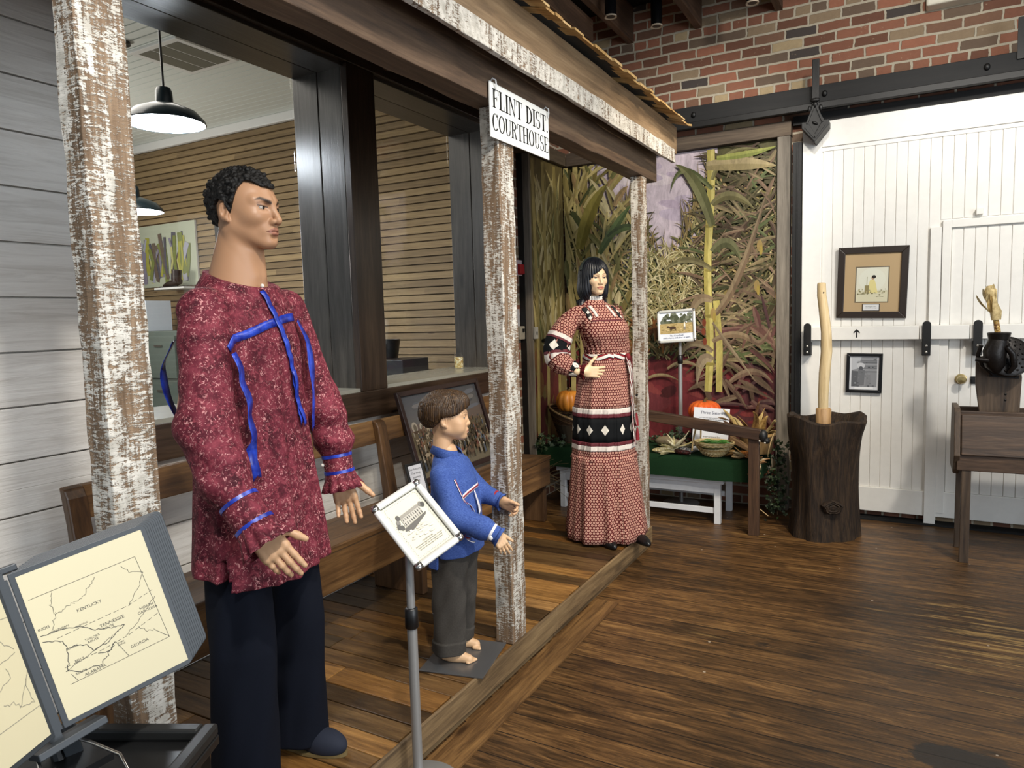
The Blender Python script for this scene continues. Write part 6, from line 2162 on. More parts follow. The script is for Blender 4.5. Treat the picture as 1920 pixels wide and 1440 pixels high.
MB().lathe([(0, 0.002), (0.032, 0.002), (0.034, 0.01), (0.034, 0.085), (0.0, 0.088)], (-2.97, 4.52, ZS), 20).build('kernels', kernelmat('jar_kernels', ['#d9cfa0', '#c7b06a', '#efe9d0', '#a9823f']), t, smooth=True)
MB().lathe([(0.037, 0.0), (0.038, 0.01), (0.038, 0.10), (0.033, 0.112), (0.033, 0.12)], (-2.97, 4.52, ZS), 20).build('glass', M_glass, t, smooth=True)
# =================================================================== FIGURES: implicit surfaces meshed with surface nets
def V3(*a):
    return np.array(a, float)


def smin(a, b, k):
    h = np.clip(0.5 + 0.5 * (b - a) / k, 0, 1)
    return b * (1 - h) + a * h - k * h * (1 - h)


def smax(a, b, k):
    return -smin(-a, -b, k)


def s_ell(P, c, r):
    q = (P - V3(*c)) / V3(*r)
    k0 = np.sqrt((q * q).sum(1))
    k1 = np.sqrt(((q / V3(*r)) ** 2).sum(1)) + 1e-9
    return k0 * (k0 - 1) / k1


def s_ball(P, c, r):
    return np.sqrt(((P - V3(*c)) ** 2).sum(1)) - r


def s_cap(P, a, b, ra, rb=None):
    rb = ra if rb is None else rb
    a, b = V3(*a), V3(*b)
    ab = b - a
    t = np.clip(((P - a) @ ab) / (ab @ ab + 1e-12), 0, 1)
    return np.sqrt(((P - a - t[:, None] * ab) ** 2).sum(1)) - (ra + (rb - ra) * t)


def s_chain(P, pts, rad, k=0.01):
    d = None
    for i in range(len(pts) - 1):
        e = s_cap(P, pts[i], pts[i + 1], rad[i], rad[i + 1])
        d = e if d is None else smin(d, e, k)
    return d


def s_box(P, c, ax, hs, r):
    """rounded box, ax: 3 unit vectors"""
    q = np.abs((P - V3(*c)) @ np.array(ax, float).T) - V3(*hs) + r
    return np.sqrt((np.maximum(q, 0) ** 2).sum(1)) + np.minimum(q.max(1), 0) - r


def s_stack(P, zs, a, b, cx=None, cy=None, pw=2.0):
    z = P[:, 2]
    A = np.interp(z, zs, a)
    B = np.interp(z, zs, b)
    X = P[:, 0] - (np.interp(z, zs, cx) if cx is not None else 0)
    Y = P[:, 1] - (np.interp(z, zs, cy) if cy is not None else 0)
    q = (np.abs(X / A) ** pw + np.abs(Y / B) ** pw) ** (1 / pw)
    return (q - 1) * np.minimum(A, B) * 0.92


def waves(P, f, seed, n=4):
    rr = np.random.RandomState(seed)
    d = np.zeros(len(P))
    for i in range(n):
        v = rr.normal(size=3)
        v *= f * rr.uniform(0.6, 1.4) / np.linalg.norm(v)
        d += np.sin(P @ v + rr.uniform(0, 6.28) + 1.3 * np.sin(P @ (rr.normal(size=3) * f * 0.35) + rr.uniform(0, 6)))
    return d / n


def mesh_sdf(f, lo, hi, h, newton=True):
    lo, hi = V3(*lo), V3(*hi)
    C = 4
    n = np.ceil((hi - lo) / h / C).astype(int) + 1
    g = [lo[i] + (np.arange(n[i]) + 0.5) * C * h - 0.5 * h for i in range(3)]
    X = np.stack(np.meshgrid(*g, indexing='ij'), -1).reshape(-1, 3)
    d = f(X).reshape(n)
    near = np.abs(d) < C * h * 1.9
    N = n * C
    F = np.repeat(np.repeat(np.repeat(d, C, 0), C, 1), C, 2).astype(np.float32)
    M = np.repeat(np.repeat(np.repeat(near, C, 0), C, 1), C, 2)
    idx = np.argwhere(M)
    for s in range(0, len(idx), 400000):
        q = idx[s:s + 400000]
        F[q[:, 0], q[:, 1], q[:, 2]] = f(lo + q * h)
    ins = F < 0
    # surface nets
    c = np.zeros(tuple(N - 1), np.int8)
    for i in (0, 1):
        for j in (0, 1):
            for k in (0, 1):
                c += ins[i:N[0] - 1 + i, j:N[1] - 1 + j, k:N[2] - 1 + k]
    cells = np.argwhere((c > 0) & (c < 8))
    vid = -np.ones(tuple(N - 1), np.int64)
    vid[cells[:, 0], cells[:, 1], cells[:, 2]] = np.arange(len(cells))
    acc = np.zeros((len(cells), 3))
    cnt = np.zeros(len(cells))
    corners = [(i, j, k) for i in (0, 1) for j in (0, 1) for k in (0, 1)]
    vals = {o: F[cells[:, 0] + o[0], cells[:, 1] + o[1], cells[:, 2] + o[2]] for o in corners}
    for a in corners:
        for ax in range(3):
            if a[ax] == 0:
                b = list(a)
                b[ax] = 1
                b = tuple(b)
                va, vb = vals[a], vals[b]
                m = (va < 0) != (vb < 0)
                t = np.where(m, va / np.where(va == vb, 1, va - vb), 0)
                p = np.tile(np.array(a, float), (len(cells), 1))
                p[:, ax] += t
                acc[m] += p[m]
                cnt[m] += 1
    V = lo + (cells + acc / cnt[:, None]) * h
    faces = []
    for ax in range(3):
        u, v = (ax + 1) % 3, (ax + 2) % 3
        sl0 = [slice(0, -1)] * 3
        A = np.take(ins, range(0, N[ax] - 1), ax)
        B = np.take(ins, range(1, N[ax]), ax)
        e = np.argwhere(A != B)
        e = e[(e[:, u] > 0) & (e[:, v] > 0) & (e[:, u] < N[u] - 1) & (e[:, v] < N[v] - 1)]
        if not len(e):
            continue
        sgn = A[e[:, 0], e[:, 1], e[:, 2]]
        q = []
        for du, dv in ((-1, -1), (0, -1), (0, 0), (-1, 0)):
            w_ = e.copy()
            w_[:, u] += du
            w_[:, v] += dv
            q.append(vid[w_[:, 0], w_[:, 1], w_[:, 2]])
        q = np.stack(q, 1)
        q[~sgn] = q[~sgn][:, ::-1]
        faces.append(q)
    Fc = np.concatenate(faces)
    Fc = Fc[(Fc >= 0).all(1)]
    if newton:
        for _ in range(1):
            e = h * 0.4
            d0 = f(V)
            gr = np.stack([f(V + V3(e, 0, 0)) - d0, f(V + V3(0, e, 0)) - d0, f(V + V3(0, 0, e)) - d0], 1) / e
            V = V - np.clip(d0, -h, h)[:, None] * gr / ((gr * gr).sum(1)[:, None] + 0.3)
    return V, Fc


def np_mesh(name, V, F, mat, parent, col=None, smooth=True):
    me = bpy.data.meshes.new(name)
    me.vertices.add(len(V))
    me.vertices.foreach_set('co', np.asarray(V, np.float32).ravel())
    me.loops.add(len(F) * 4)
    me.loops.foreach_set('vertex_index', np.asarray(F, np.int32).ravel())
    me.polygons.add(len(F))
    me.polygons.foreach_set('loop_start', np.arange(0, len(F) * 4, 4, dtype=np.int32))
    me.update(calc_edges=True)
    me.validate()
    if smooth:
        me.polygons.foreach_set('use_smooth', [True] * len(me.polygons))
    if col is not None:
        a = me.color_attributes.new('col', 'FLOAT_COLOR', 'POINT')
        a.data.foreach_set('color', np.asarray(col, np.float32).ravel())
    me.materials.append(mat)
    return put(name, me, parent)


def grad(f, p, e=0.0015):
    Q = np.array([p, p + V3(e, 0, 0), p + V3(0, e, 0), p + V3(0, 0, e)])
    d = f(Q)
    g = (d[1:] - d[0]) / e
    return d[0], g / (np.linalg.norm(g) + 1e-9)


def stick(f, p, off):
    p = np.array(p, float)
    for _ in range(12):
        d, g = grad(f, p)
        p = p - g * (d - off) * 0.8
    return p


def ribbon(name, f, pts, width, mat, parent, off=0.004, step=0.012, lift=None, end=None, thick=0.0015, rows=3):
    pts = [np.array(p, float) for p in pts]
    S = [pts[0]]
    for a, b in zip(pts[:-1], pts[1:]):
        n = max(1, int(np.linalg.norm(b - a) / step))
        S += [a + (b - a) * (i + 1) / n for i in range(n)]
    Q = []
    for i, p in enumerate(S):
        o = off + (lift(i / (len(S) - 1)) if lift else 0)
        Q.append(stick(f, p, o))
    mb = MB()
    vv = []
    for i, p in enumerate(Q):
        tng = Q[min(i + 1, len(Q) - 1)] - Q[max(i - 1, 0)]
        tng /= np.linalg.norm(tng) + 1e-9
        d, g = grad(f, p)
        sd = np.cross(tng, g)
        sd /= np.linalg.norm(sd) + 1e-9
        wd = width(i / (len(Q) - 1)) if callable(width) else width
        for j in range(rows):
            s = (j / (rows - 1) - 0.5) * wd
            q = p + sd * s
            dd, gg = grad(f, q)
            o = off + (lift(i / (len(Q) - 1)) if lift else 0)
            q = q - gg * np.clip(dd - o, -0.01, 0.01)
            if end == 'v' and i == len(Q) - 1 and j == 1:
                q = q - tng * wd * 0.5
            vv.append(q)
    ff = [(i * rows + j, i * rows + j + 1, (i + 1) * rows + j + 1, (i + 1) * rows + j) for i in range(len(Q) - 1) for j in range(rows - 1)]
    o = mb.add(vv, ff).build(name, mat, parent, smooth=True, local=True)
    o.modifiers.new('thick', 'SOLIDIFY').thickness = thick
    return o


# ---------------------------------------------------------------- head
def head_sdf(P, o):
    """adult head, x forward, y left, z up, origin between the ears; chin z=-.105, crown z=.122"""
    Q = P.copy()
    Q[:, 1] = np.abs(Q[:, 1])
    fem = o.get('fem', 0.0)
    kid = o.get('kid', 0.0)
    d = s_ell(Q, (-0.014, 0, 0.032), (0.098, 0.077, 0.090))
    d = smin(d, s_ell(Q, (0.030, 0, -0.010), (0.062, 0.060, 0.086)), 0.03)
    jw = 0.048 - 0.006 * fem - 0.004 * kid
    jaw = s_cap(Q, (-0.006, jw, -0.044), (0.064, 0.013, -0.087 + 0.006 * kid), 0.023 - 0.002 * fem, 0.0165)
    d = smin(d, jaw, 0.03)
    d = smin(d, s_ell(Q, (0.073, 0, -0.088 + 0.006 * kid), (0.019, 0.021 - 0.004 * fem, 0.017)), 0.018)
    d = smin(d, s_ell(Q, (0.050, 0.041, -0.018), (0.028, 0.021, 0.019)), 0.024)
    if kid:
        d = smin(d, s_ell(Q, (0.048, 0.036, -0.045), (0.032, 0.026, 0.026)), 0.02)
    # brow ridge
    d = smin(d, s_cap(Q, (0.083, 0.010, 0.026), (0.064, 0.047, 0.027), 0.0100 - 0.003 * fem - 0.003 * kid, 0.0055), 0.020)
    # sockets
    d = smax(d, -s_ell(Q, (0.104, 0.032, 0.009), (0.027, 0.021, 0.0135)), 0.012)
    # eye balls and lids
    ez = 0.008
    E = (0.0705, 0.0315, ez)
    up = smax(s_ball(Q, E, 0.0155), ez + 0.0026 - Q[:, 2] - (Q[:, 1] - 0.0315) * 0.10, 0.003)
    lo_ = smax(s_ball(Q, E, 0.0148), Q[:, 2] - (ez - 0.0054), 0.003)
    d = smin(d, up, 0.004)
    d = smin(d, lo_, 0.004)
    # nose
    nz = -0.030 + 0.004 * kid
    nl = 0.110 - 0.004 * fem - 0.010 * kid
    d = smin(d, s_cap(Q, (0.085 - 0.004 * kid, 0, 0.020), (nl - 0.002, 0, nz + 0.005), 0.0082, 0.0092), 0.011)
    d = smin(d, s_ball(Q, (nl - 0.002, 0, nz), 0.0098), 0.006)
    d = smin(d, s_ell(Q, (nl - 0.014, 0.0125 - 0.001 * fem, nz - 0.002), (0.012, 0.0075, 0.0085)), 0.005)
    d = smax(d, -s_ell(Q, (nl - 0.011, 0.0065, nz - 0.0105), (0.006, 0.0032, 0.003)), 0.002)
    # mouth
    d = smin(d, s_ell(Q, (0.070, 0, -0.056), (0.0245, 0.030, 0.022)), 0.018)
    fl = 0.0005 * fem
    d = smin(d, s_chain(Q, [(0.0930, 0.0, -0.0545), (0.0925, 0.006, -0.0530), (0.087, 0.016, -0.0565), (0.0790, 0.0245, -0.0595)], [0.0052 + fl, 0.0055 + fl, 0.0042, 0.0022], 0.003), 0.005)
    d = smin(d, s_chain(Q, [(0.0925, 0.0, -0.0660), (0.089, 0.011, -0.0650), (0.0795, 0.0225, -0.0605)], [0.0066 + fl, 0.0058, 0.0022], 0.003), 0.005)
    d = smax(d, -s_chain(Q, [(0.0985, 0.0, -0.0595), (0.0945, 0.010, -0.0595), (0.0855, 0.021, -0.0602), (0.081, 0.0255, -0.0612)], [0.0016, 0.0016, 0.0013, 0.001], 0.001), 0.0025)
    d = smax(d, -s_ell(Q, (0.100, 0, -0.0765), (0.0135, 0.016, 0.0055)), 0.008)
    # ear
    a = 0.28
    er = s_ell(Q, (-0.016, 0.0795, -0.003), (0.0170, 0.0095, 0.0270))
    er = smax(er, -s_ell(Q, (-0.0105, 0.089, 0.001), (0.0110, 0.0085, 0.0185)), 0.003)
    er = smin(er, s_cap(Q, (-0.020, 0.080, -0.010), (-0.017, 0.082, 0.010), 0.0042, 0.0036), 0.004)
    er = smin(er, s_cap(Q, (-0.008, 0.079, -0.024), (-0.005, 0.077, -0.029), 0.0065, 0.0055), 0.006)
    d = smin(d, er, 0.006)
    # neck
    nb = V3(*o.get('neck', (-0.045, 0, -0.21)))
    r0, r1 = o.get('neckr', (0.054, 0.064))
    d = smin(d, s_cap(P, (-0.026, 0, -0.045), nb, r0, r1), 0.022)
    if not kid and not fem:
        d = smin(d, s_cap(Q, (-0.025, 0.052, -0.055), (0.022, 0.016, -0.185), 0.012, 0.010), 0.02)
    return d


def face_paint(P, base, lip, brow, o):
    """painted features of a mannequin face"""
    C = np.tile(np.array(H(base)), (len(P), 1))
    x, y, z = P[:, 0], np.abs(P[:, 1]), P[:, 2]

    def over(m, c, a=1.0):
        c = np.array(H(c))
        m = np.clip(m, 0, 1)[:, None] * a
        C[:] = C * (1 - m) + c * m
    front = x > 0.05
    # lips
    up = np.interp(y, [0, 0.006, 0.016, 0.025], [-0.0500, -0.0482, -0.0527, -0.0595])
    lo_ = np.interp(y, [0, 0.011, 0.025], [-0.0722, -0.0700, -0.0615])
    m = front & (z < up) & (z > lo_) & (y < 0.0255)
    over(m.astype(float), lip, 0.85)
    over((front & (np.abs(z + 0.0597) < 0.0012) & (y < 0.025)).astype(float), '#5a2a22', 0.7)
    # brows
    bz = np.interp(y, [0.012, 0.030, 0.042, 0.054], o.get('browz', [0.0245, 0.0315, 0.0325, 0.0265]))
    bt = np.interp(y, [0.012, 0.020, 0.040, 0.055], [0.0030, 0.0036, 0.0028, 0.0004]) * o.get('browt', 1.0)
    over((front & (y > 0.011) & (y < 0.056)).astype(float) * np.clip(1.4 - np.abs(z - bz) / bt, 0, 1), brow, 0.92)
    # lash line and shadowed lid colour
    ey = (y - 0.0315)
    lz = 0.008 + 0.0030 + ey * 0.10
    over((front & (np.abs(ey) < 0.0165)).astype(float) * np.clip(1.3 - np.abs(z - lz) / 0.0022, 0, 1), '#1a1210', o.get('lash', 0.9))
    over((front & (np.abs(ey) < 0.015)).astype(float) * np.clip(1.2 - np.abs(z - 0.0012) / 0.0012, 0, 1), '#3a2822', o.get('lash', 0.9) * 0.6)
    over((front & (np.abs(ey) < 0.018)).astype(float) * np.clip(1.0 - np.abs(z - 0.0175) / 0.006, 0, 1), o.get('lid', base), 0.45)
    return C


def mk_skin(name, rough=0.42):
    k = NT(name, rough, 0, 0.4)
    k.base(k.attr('col'))
    k.b.inputs['Subsurface Weight'].default_value = 0.06
    k.b.inputs['Subsurface Radius'].default_value = (0.01, 0.005, 0.003)
    return k.m


def hand_sdf(P, W, d, n, curl, s=1.0, spread=0.10, thumb=(0.75, 0.55, 0.30), left=False, fore=0.07, tcurl=0.3):
    """W wrist, d finger direction, n the way the palm faces; thumb side t"""
    d = V3(*d) / np.linalg.norm(d)
    n = V3(*n)
    n = n - d * (n @ d)
    n /= np.linalg.norm(n)
    t = np.cross(n, d) * (1 if left else -1)
    W = V3(*W)
    pal = s_box(P, W + d * 0.048 * s, (d, t, n), (0.047 * s, 0.039 * s, 0.0145 * s), 0.0125 * s)
    pal = smin(pal, s_ell2(P, W + d * 0.028 * s + t * 0.024 * s + n * 0.010 * s, (d, t, n), (0.032 * s, 0.016 * s, 0.014 * s)), 0.012 * s)
    pal = smin(pal, s_cap(P, W - d * fore * s, W + d * 0.01 * s, 0.029 * s, 0.0255 * s), 0.022 * s)
    D = pal
    lens = (0.074, 0.083, 0.077, 0.060)
    offs = (0.0295, 0.0100, -0.0098, -0.0285)
    out = None
    for i in range(4):
        c = curl[i] if isinstance(curl, (list, tuple)) else curl
        p = W + d * (0.088 - (0.004, 0, 0.003, 0.010)[i]) * s + t * offs[i] * s
        sp = (offs[i] / 0.03) * spread
        dd = d * math.cos(sp) + t * math.sin(sp)
        pts, a = [p - dd * 0.012 * s, p], 0.0
        for q, f_ in ((0.46, 0.8), (0.30, 1.0), (0.24, 0.7)):
            a += c * f_
            dd2 = dd * math.cos(a) + n * math.sin(a)
            p = p + dd2 * lens[i] * q * s
            pts.append(p)
        r = (0.0098, 0.0096, 0.0088, 0.0080, 0.0070)
        r = [q * s * (0.88 if i == 3 else 1.0) for q in r]
        f = smin(pal, s_chain(P, pts, r, 0.004 * s), 0.010 * s)
        out = f if out is None else np.minimum(out, f)
    p = W + d * 0.022 * s + t * 0.032 * s + n * 0.004 * s
    td = d * thumb[0] + t * thumb[1] + n * thumb[2]
    td /= np.linalg.norm(td)
    p1 = p + td * 0.042 * s
    td2 = td + d * tcurl
    td2 /= np.linalg.norm(td2)
    p2 = p1 + td2 * 0.030 * s
    p3 = p2 + td2 * 0.022 * s
    f = smin(pal, s_chain(P, [p, p1, p2, p3], [0.0135 * s, 0.0112 * s, 0.0105 * s, 0.0082 * s], 0.005 * s), 0.012 * s)
    return np.minimum(out, f)


def s_ell2(P, c, ax, r):
    q = ((P - c) @ np.array(ax, float).T) / V3(*r)
    k0 = np.sqrt((q * q).sum(1))
    k1 = np.sqrt(((q / V3(*r)) ** 2).sum(1)) + 1e-9
    return k0 * (k0 - 1) / k1


def rotz(a):
    c, s = math.cos(a), math.sin(a)
    return np.array([[c, -s, 0], [s, c, 0], [0, 0, 1.0]])


class Body:
    def __init__(s):
        s.V, s.F, s.C, s.n = [], [], [], 0

    def add(s, V, F, col):
        if isinstance(col, str):
            col = np.tile(np.array(H(col)), (len(V), 1))
        s.V.append(V)
        s.F.append(F + s.n)
        s.C.append(col)
        s.n += len(V)

    def build(s, mat, parent):
        return np_mesh('body', np.concatenate(s.V), np.concatenate(s.F), mat, parent, np.concatenate(s.C))


def make_head(body, T, pos, yaw, sc, o, skin, lip, brow, vox, tilt=0.0):
    """adds the head to body; returns (to_local, to_head) maps"""
    Rm = rotz(yaw) @ np.array([[math.cos(tilt), 0, math.sin(tilt)], [0, 1, 0], [-math.sin(tilt), 0, math.cos(tilt)]])
    pos = V3(*pos)
    V, F = mesh_sdf(lambda P: head_sdf(P, o), (-0.14, -0.105, -0.26), (0.13, 0.105, 0.14), vox)
    C_ = face_paint(V, skin, lip, brow, o)
    loc = lambda P: (np.asarray(P) * sc) @ Rm.T + pos
    hd = lambda P: ((np.asarray(P) - pos) @ Rm) / sc
    body.add(loc(V), F, C_)
    # painted eyes
    k = NT('painted_eye', 0.12, 0, 0.5)
    k.base(k.attr('col'))
    for s_ in (1, -1):
        mb = MB()
        c = V3(0.0705, 0.0315 * s_, 0.008)
        look = V3(1, s_ * o.get('look', 0.0) + o.get('gaze', 0.0), -0.04)
        look /= np.linalg.norm(look)
        n1, n2 = 18, 24
        a1 = np.cross(look, V3(0, 0, 1))
        a1 /= np.linalg.norm(a1)
        a2 = np.cross(a1, look)
        rings = [0, 0.16, 0.26, 0.42, 0.47, 0.55, 0.7, 1.0, 1.4]
        cols = ['#080605', '#080605', o.get('iris', '#2a1a12'), o.get('iris', '#2a1a12'), '#9a9187', '#9a9187', '#9a9187', '#9a9187']
        vv, ff = [], []
        for t in rings:
            for j in range(n2):
                q = 2 * math.pi * j / n2
                p = c + 0.0142 * (look * math.cos(t) + (a1 * math.cos(q) + a2 * math.sin(q)) * math.sin(t))
                vv.append(loc(p[None])[0])
        for i in range(len(rings) - 1):
            mb.color(cols[i])
            mb.add(vv[i * n2:(i + 2) * n2], [(j, (j + 1) % n2, n2 + (j + 1) % n2, n2 + j) for j in range(n2)])
        mb.build('eye', k.m, T, smooth=True, local=True)
    return loc, hd


# ---------------------------------------------------------------- MAN
def calico(name):
    k = NT(name, 0.75, 0, 0.2)
    n1 = k.noise(k.tc(), 26, 4, 0.6)
    c = k.ramp(n1, [(0.33, '#3d111b'), (0.5, '#5b1e2a'), (0.67, '#77303c')])
    wv = k.mapping(k.tc(), (1, 1, 1))
    n2 = k.noise(wv, 75, 3, 0.6, 1.0)
    sp = k.ramp(n2, [(0.52, 0.0), (0.62, 1.0)])
    c = k.mix(k.math('MULTIPLY', sp, 0.65), c, '#8c3f49')
    n3 = k.noise(k.mapping(k.tc(), (1, 1, 1), (3, 1, 7)), 125, 2, 0.55, 1.2)
    clus = k.ramp(k.noise(k.mapping(k.tc(), (1, 1, 1), (9, 4, 2)), 15, 2), [(0.36, 0.15), (0.56, 0.85)])
    s3 = k.ramp(n3, [(0.59, 0.0), (0.645, 1.0)])
    c = k.mix(k.math('MULTIPLY', s3, clus), c, '#c98e8c')
    k.base(c)
    k.bump(k.noise(k.tc(), 55, 3), 0.12, 0.004)
    return k.m


T = thing('mannequin', 'adult male mannequin in a long crimson calico tunic with blue ribbons and navy trousers', 'mannequin', (-1.71, 1.48, ZD), R(8))
NECK = 1.55


def tunic_man(P):
    x, y, z = P[:, 0], P[:, 1], P[:, 2]
    zs = [0.55, 0.66, 0.80, 0.95, 1.10, 1.25, 1.36, 1.43, 1.48, 1.52, 1.55, 1.62]
    a = [0.158, 0.154, 0.142, 0.130, 0.124, 0.124, 0.122, 0.116, 0.108, 0.098, 0.088, 0.080]
    b = [0.236, 0.233, 0.216, 0.200, 0.190, 0.185, 0.180, 0.170, 0.152, 0.122, 0.096, 0.085]
    cx = [-0.012, -0.012, -0.012, -0.014, -0.016, -0.018, -0.020, -0.026, -0.030, -0.034, -0.036, -0.036]
    th = np.arctan2(y, x + 0.015)
    am = np.interp(z, [0.6, 0.9, 1.2, 1.42], [0.012, 0.008, 0.0035, 0.0])
    d = s_stack(P, zs, a, b, cx, None, 2.25)
    d = d - am * (np.sin(5 * th + 0.8 + 2.0 * np.sin(2 * z)) * 0.6 + 0.4 * np.sin(11 * th + 3 * z + 1) + 0.3 * np.sin(17 * th - 2 * z))
    d = d + 0.003 * np.sin(9 * th + 30 * z) * np.interp(z, [1.1, 1.3, 1.45], [0, 1, 0])
    # sleeves
    for s_, S, E, W1_, W2_ in ((-1, (-0.004, -0.172, 1.438), (0.058, -0.254, 1.12), (0.115, -0.262, 1.000), (0.146, -0.263, 0.955)),
                               (1, (-0.012, 0.172, 1.438), (0.040, 0.272, 1.12), (0.068, 0.292, 1.000), (0.074, 0.291, 0.972))):
        sl = s_chain(P, [S, E, W1_, W2_], [0.070, 0.068, 0.060, 0.043] if s_ < 0 else [0.070, 0.062, 0.056, 0.038], 0.05)
        wr = waves(P * V3(1, 1, 1.6), 34, 5 + s_, 5) * 0.0055 + 0.003 * np.sin(70 * (z + 0.5 * x)) * np.interp(z, [0.9, 1.05, 1.2], [0.5, 1, 0])
        d = smin(d, sl + wr, 0.028)
    hem = 0.662 + np.where(x < 0.045, 0.03, 0.0) - 0.10 * (x - 0.0)
    d = smax(d, hem - z, 0.004)
    d = smax(d, z - (1.528 - 0.34 * x), 0.004)
    # side slit
    sl = np.abs(x - 0.050) - np.interp(z, [0.6, 0.755, 0.765], [0.024, 0.003, -0.02])
    d = np.where(y < -0.1, smax(d, -np.maximum(sl, np.maximum(z - 0.762, y + 0.12)), 0.002), d)
    return d


body = Body()
loc, hd = make_head(body, T, (0.024, -0.010, 1.722), R(2), 0.99, {'neck': (-0.046, -0.004, -0.205), 'neckr': (0.058, 0.086), 'browz': [0.0205, 0.0275, 0.0320, 0.0275], 'browt': 1.75, 'lid': '#5d4034', 'gaze': 0.12, 'iris': '#20140e'},
                    '#ab8161', '#95604f', '#1d1512', 0.0021)
handM = lambda P: hand_sdf(P, (0.205, -0.262, 0.872), (0.64, 0.10, -0.74), (-0.45, 0.78, -0.35), [0.12, 0.24, 0.34, 0.44], 1.0, 0.04, (0.95, 0.60, 0.12), False, 0.09)
V, F = mesh_sdf(handM, (0.09, -0.38, 0.66), (0.42, -0.14, 0.98), 0.0022)
body.add(V, F, '#c39a76')
handF = lambda P: hand_sdf(P, (0.088, 0.288, 0.884), (0.20, 0.04, -1.0), (0.45, -0.90, 0.1), [0.16, 0.12, 0.16, 0.24], 0.98, 0.12, (0.75, 0.80, 0.1), True, 0.09)
V, F = mesh_sdf(handF, (0.0, 0.17, 0.64), (0.24, 0.40, 0.98), 0.0024)
body.add(V, F, '#c39a76')
core = lambda P: np.minimum(np.minimum(smin(s_stack(P, [0.7, 0.9, 1.2, 1.4, 1.5], [0.08, 0.09, 0.09, 0.09, 0.05], [0.14, 0.14, 0.15, 0.15, 0.08], [-0.02] * 5), s_cap(P, (-0.03, 0, 1.4), (-0.032, 0, 1.56), 0.06, 0.058), 0.03) + np.maximum(0, np.abs(P[:, 2] - 1.17) - 0.38),
                                  np.minimum(s_chain(P, [(-0.012, -0.165, 1.42), (0.012, -0.262, 1.13), (0.205, -0.262, 0.88)], [0.045, 0.04, 0.026]), s_chain(P, [(-0.012, 0.165, 1.42), (0.045, 0.285, 1.12), (0.088, 0.288, 0.88)], [0.045, 0.04, 0.026]))),
                       np.minimum(s_chain(P, [(-0.01, -0.09, 0.78), (0.0, -0.115, 0.45), (-0.02, -0.12, 0.05)], [0.045, 0.045, 0.035]), s_chain(P, [(-0.01, 0.09, 0.78), (0.0, 0.11, 0.45), (-0.02, 0.115, 0.05)], [0.045, 0.045, 0.035])))
V, F = mesh_sdf(core, (-0.14, -0.34, 0.0), (0.26, 0.36, 1.64), 0.010)
body.add(V, F, '#b98a66')
body.build(mk_skin('man_skin'), T)

M_calico = calico('crimson_calico')
V, F = mesh_sdf(tunic_man, (-0.24, -0.40, 0.60), (0.30, 0.42, 1.64), 0.0045)
shirt = np_mesh('tunic', V, F, M_calico, T)
kb = NT('blue_satin_ribbon', 0.3, 0, 0.6)
kb.base(kb.ramp(kb.noise(kb.tc(), 30, 2), [(0.35, '#16247e'), (0.65, '#2a48bd')]))
M_blue = kb.m
ribbon('ribbon', tunic_man, [(0.10, -0.185, 1.335), (0.10, -0.15, 1.365), (0.11, -0.06, 1.395), (0.11, 0.03, 1.415), (0.10, 0.115, 1.425)], 0.024, M_blue, shirt, 0.004)
ribbon('ribbon', tunic_man, [(0.08, -0.030, 1.498), (0.11, -0.005, 1.43), (0.11, 0.030, 1.32), (0.11, 0.062, 1.20), (0.11, 0.088, 1.09)], 0.019, M_blue, shirt, 0.006, lift=lambda t: 0.003 * math.sin(t * 28) ** 2, end='v')
ribbon('ribbon', tunic_man, [(0.11, 0.045, 1.26), (0.11, 0.070, 1.17), (0.11, 0.098, 1.085)], 0.017, M_blue, shirt, 0.010, lift=lambda t: 0.004 * math.sin(t * 9), end='v')
ribbon('ribbon', tunic_man, [(0.085, -0.182, 1.325), (0.10, -0.165, 1.27), (0.115, -0.155, 1.15), (0.125, -0.145, 1.03), (0.13, -0.135, 0.965)], lambda t: 0.026 + 0.010 * math.sin(t * 3), M_blue, shirt, 0.012, lift=lambda t: 0.016 * math.sin(t * 3.1) + 0.003 * math.sin(t * 22), end='v')
ribbon('ribbon', tunic_man, [(0.085, 0.120, 1.41), (0.095, 0.150, 1.34), (0.10, 0.158, 1.20), (0.10, 0.152, 1.06)], lambda t: 0.028 + 0.012 * math.sin(t * 3), M_blue, shirt, 0.010, lift=lambda t: 0.012 * math.sin(t * 3.1), end='v')
ribbon('ribbon', tunic_man, [(-0.14, -0.16, 1.36), (-0.16, -0.15, 1.25), (-0.16, -0.14, 1.12)], 0.04, M_blue, shirt, 0.03, lift=lambda t: 0.03 * math.sin(t * 3.1))


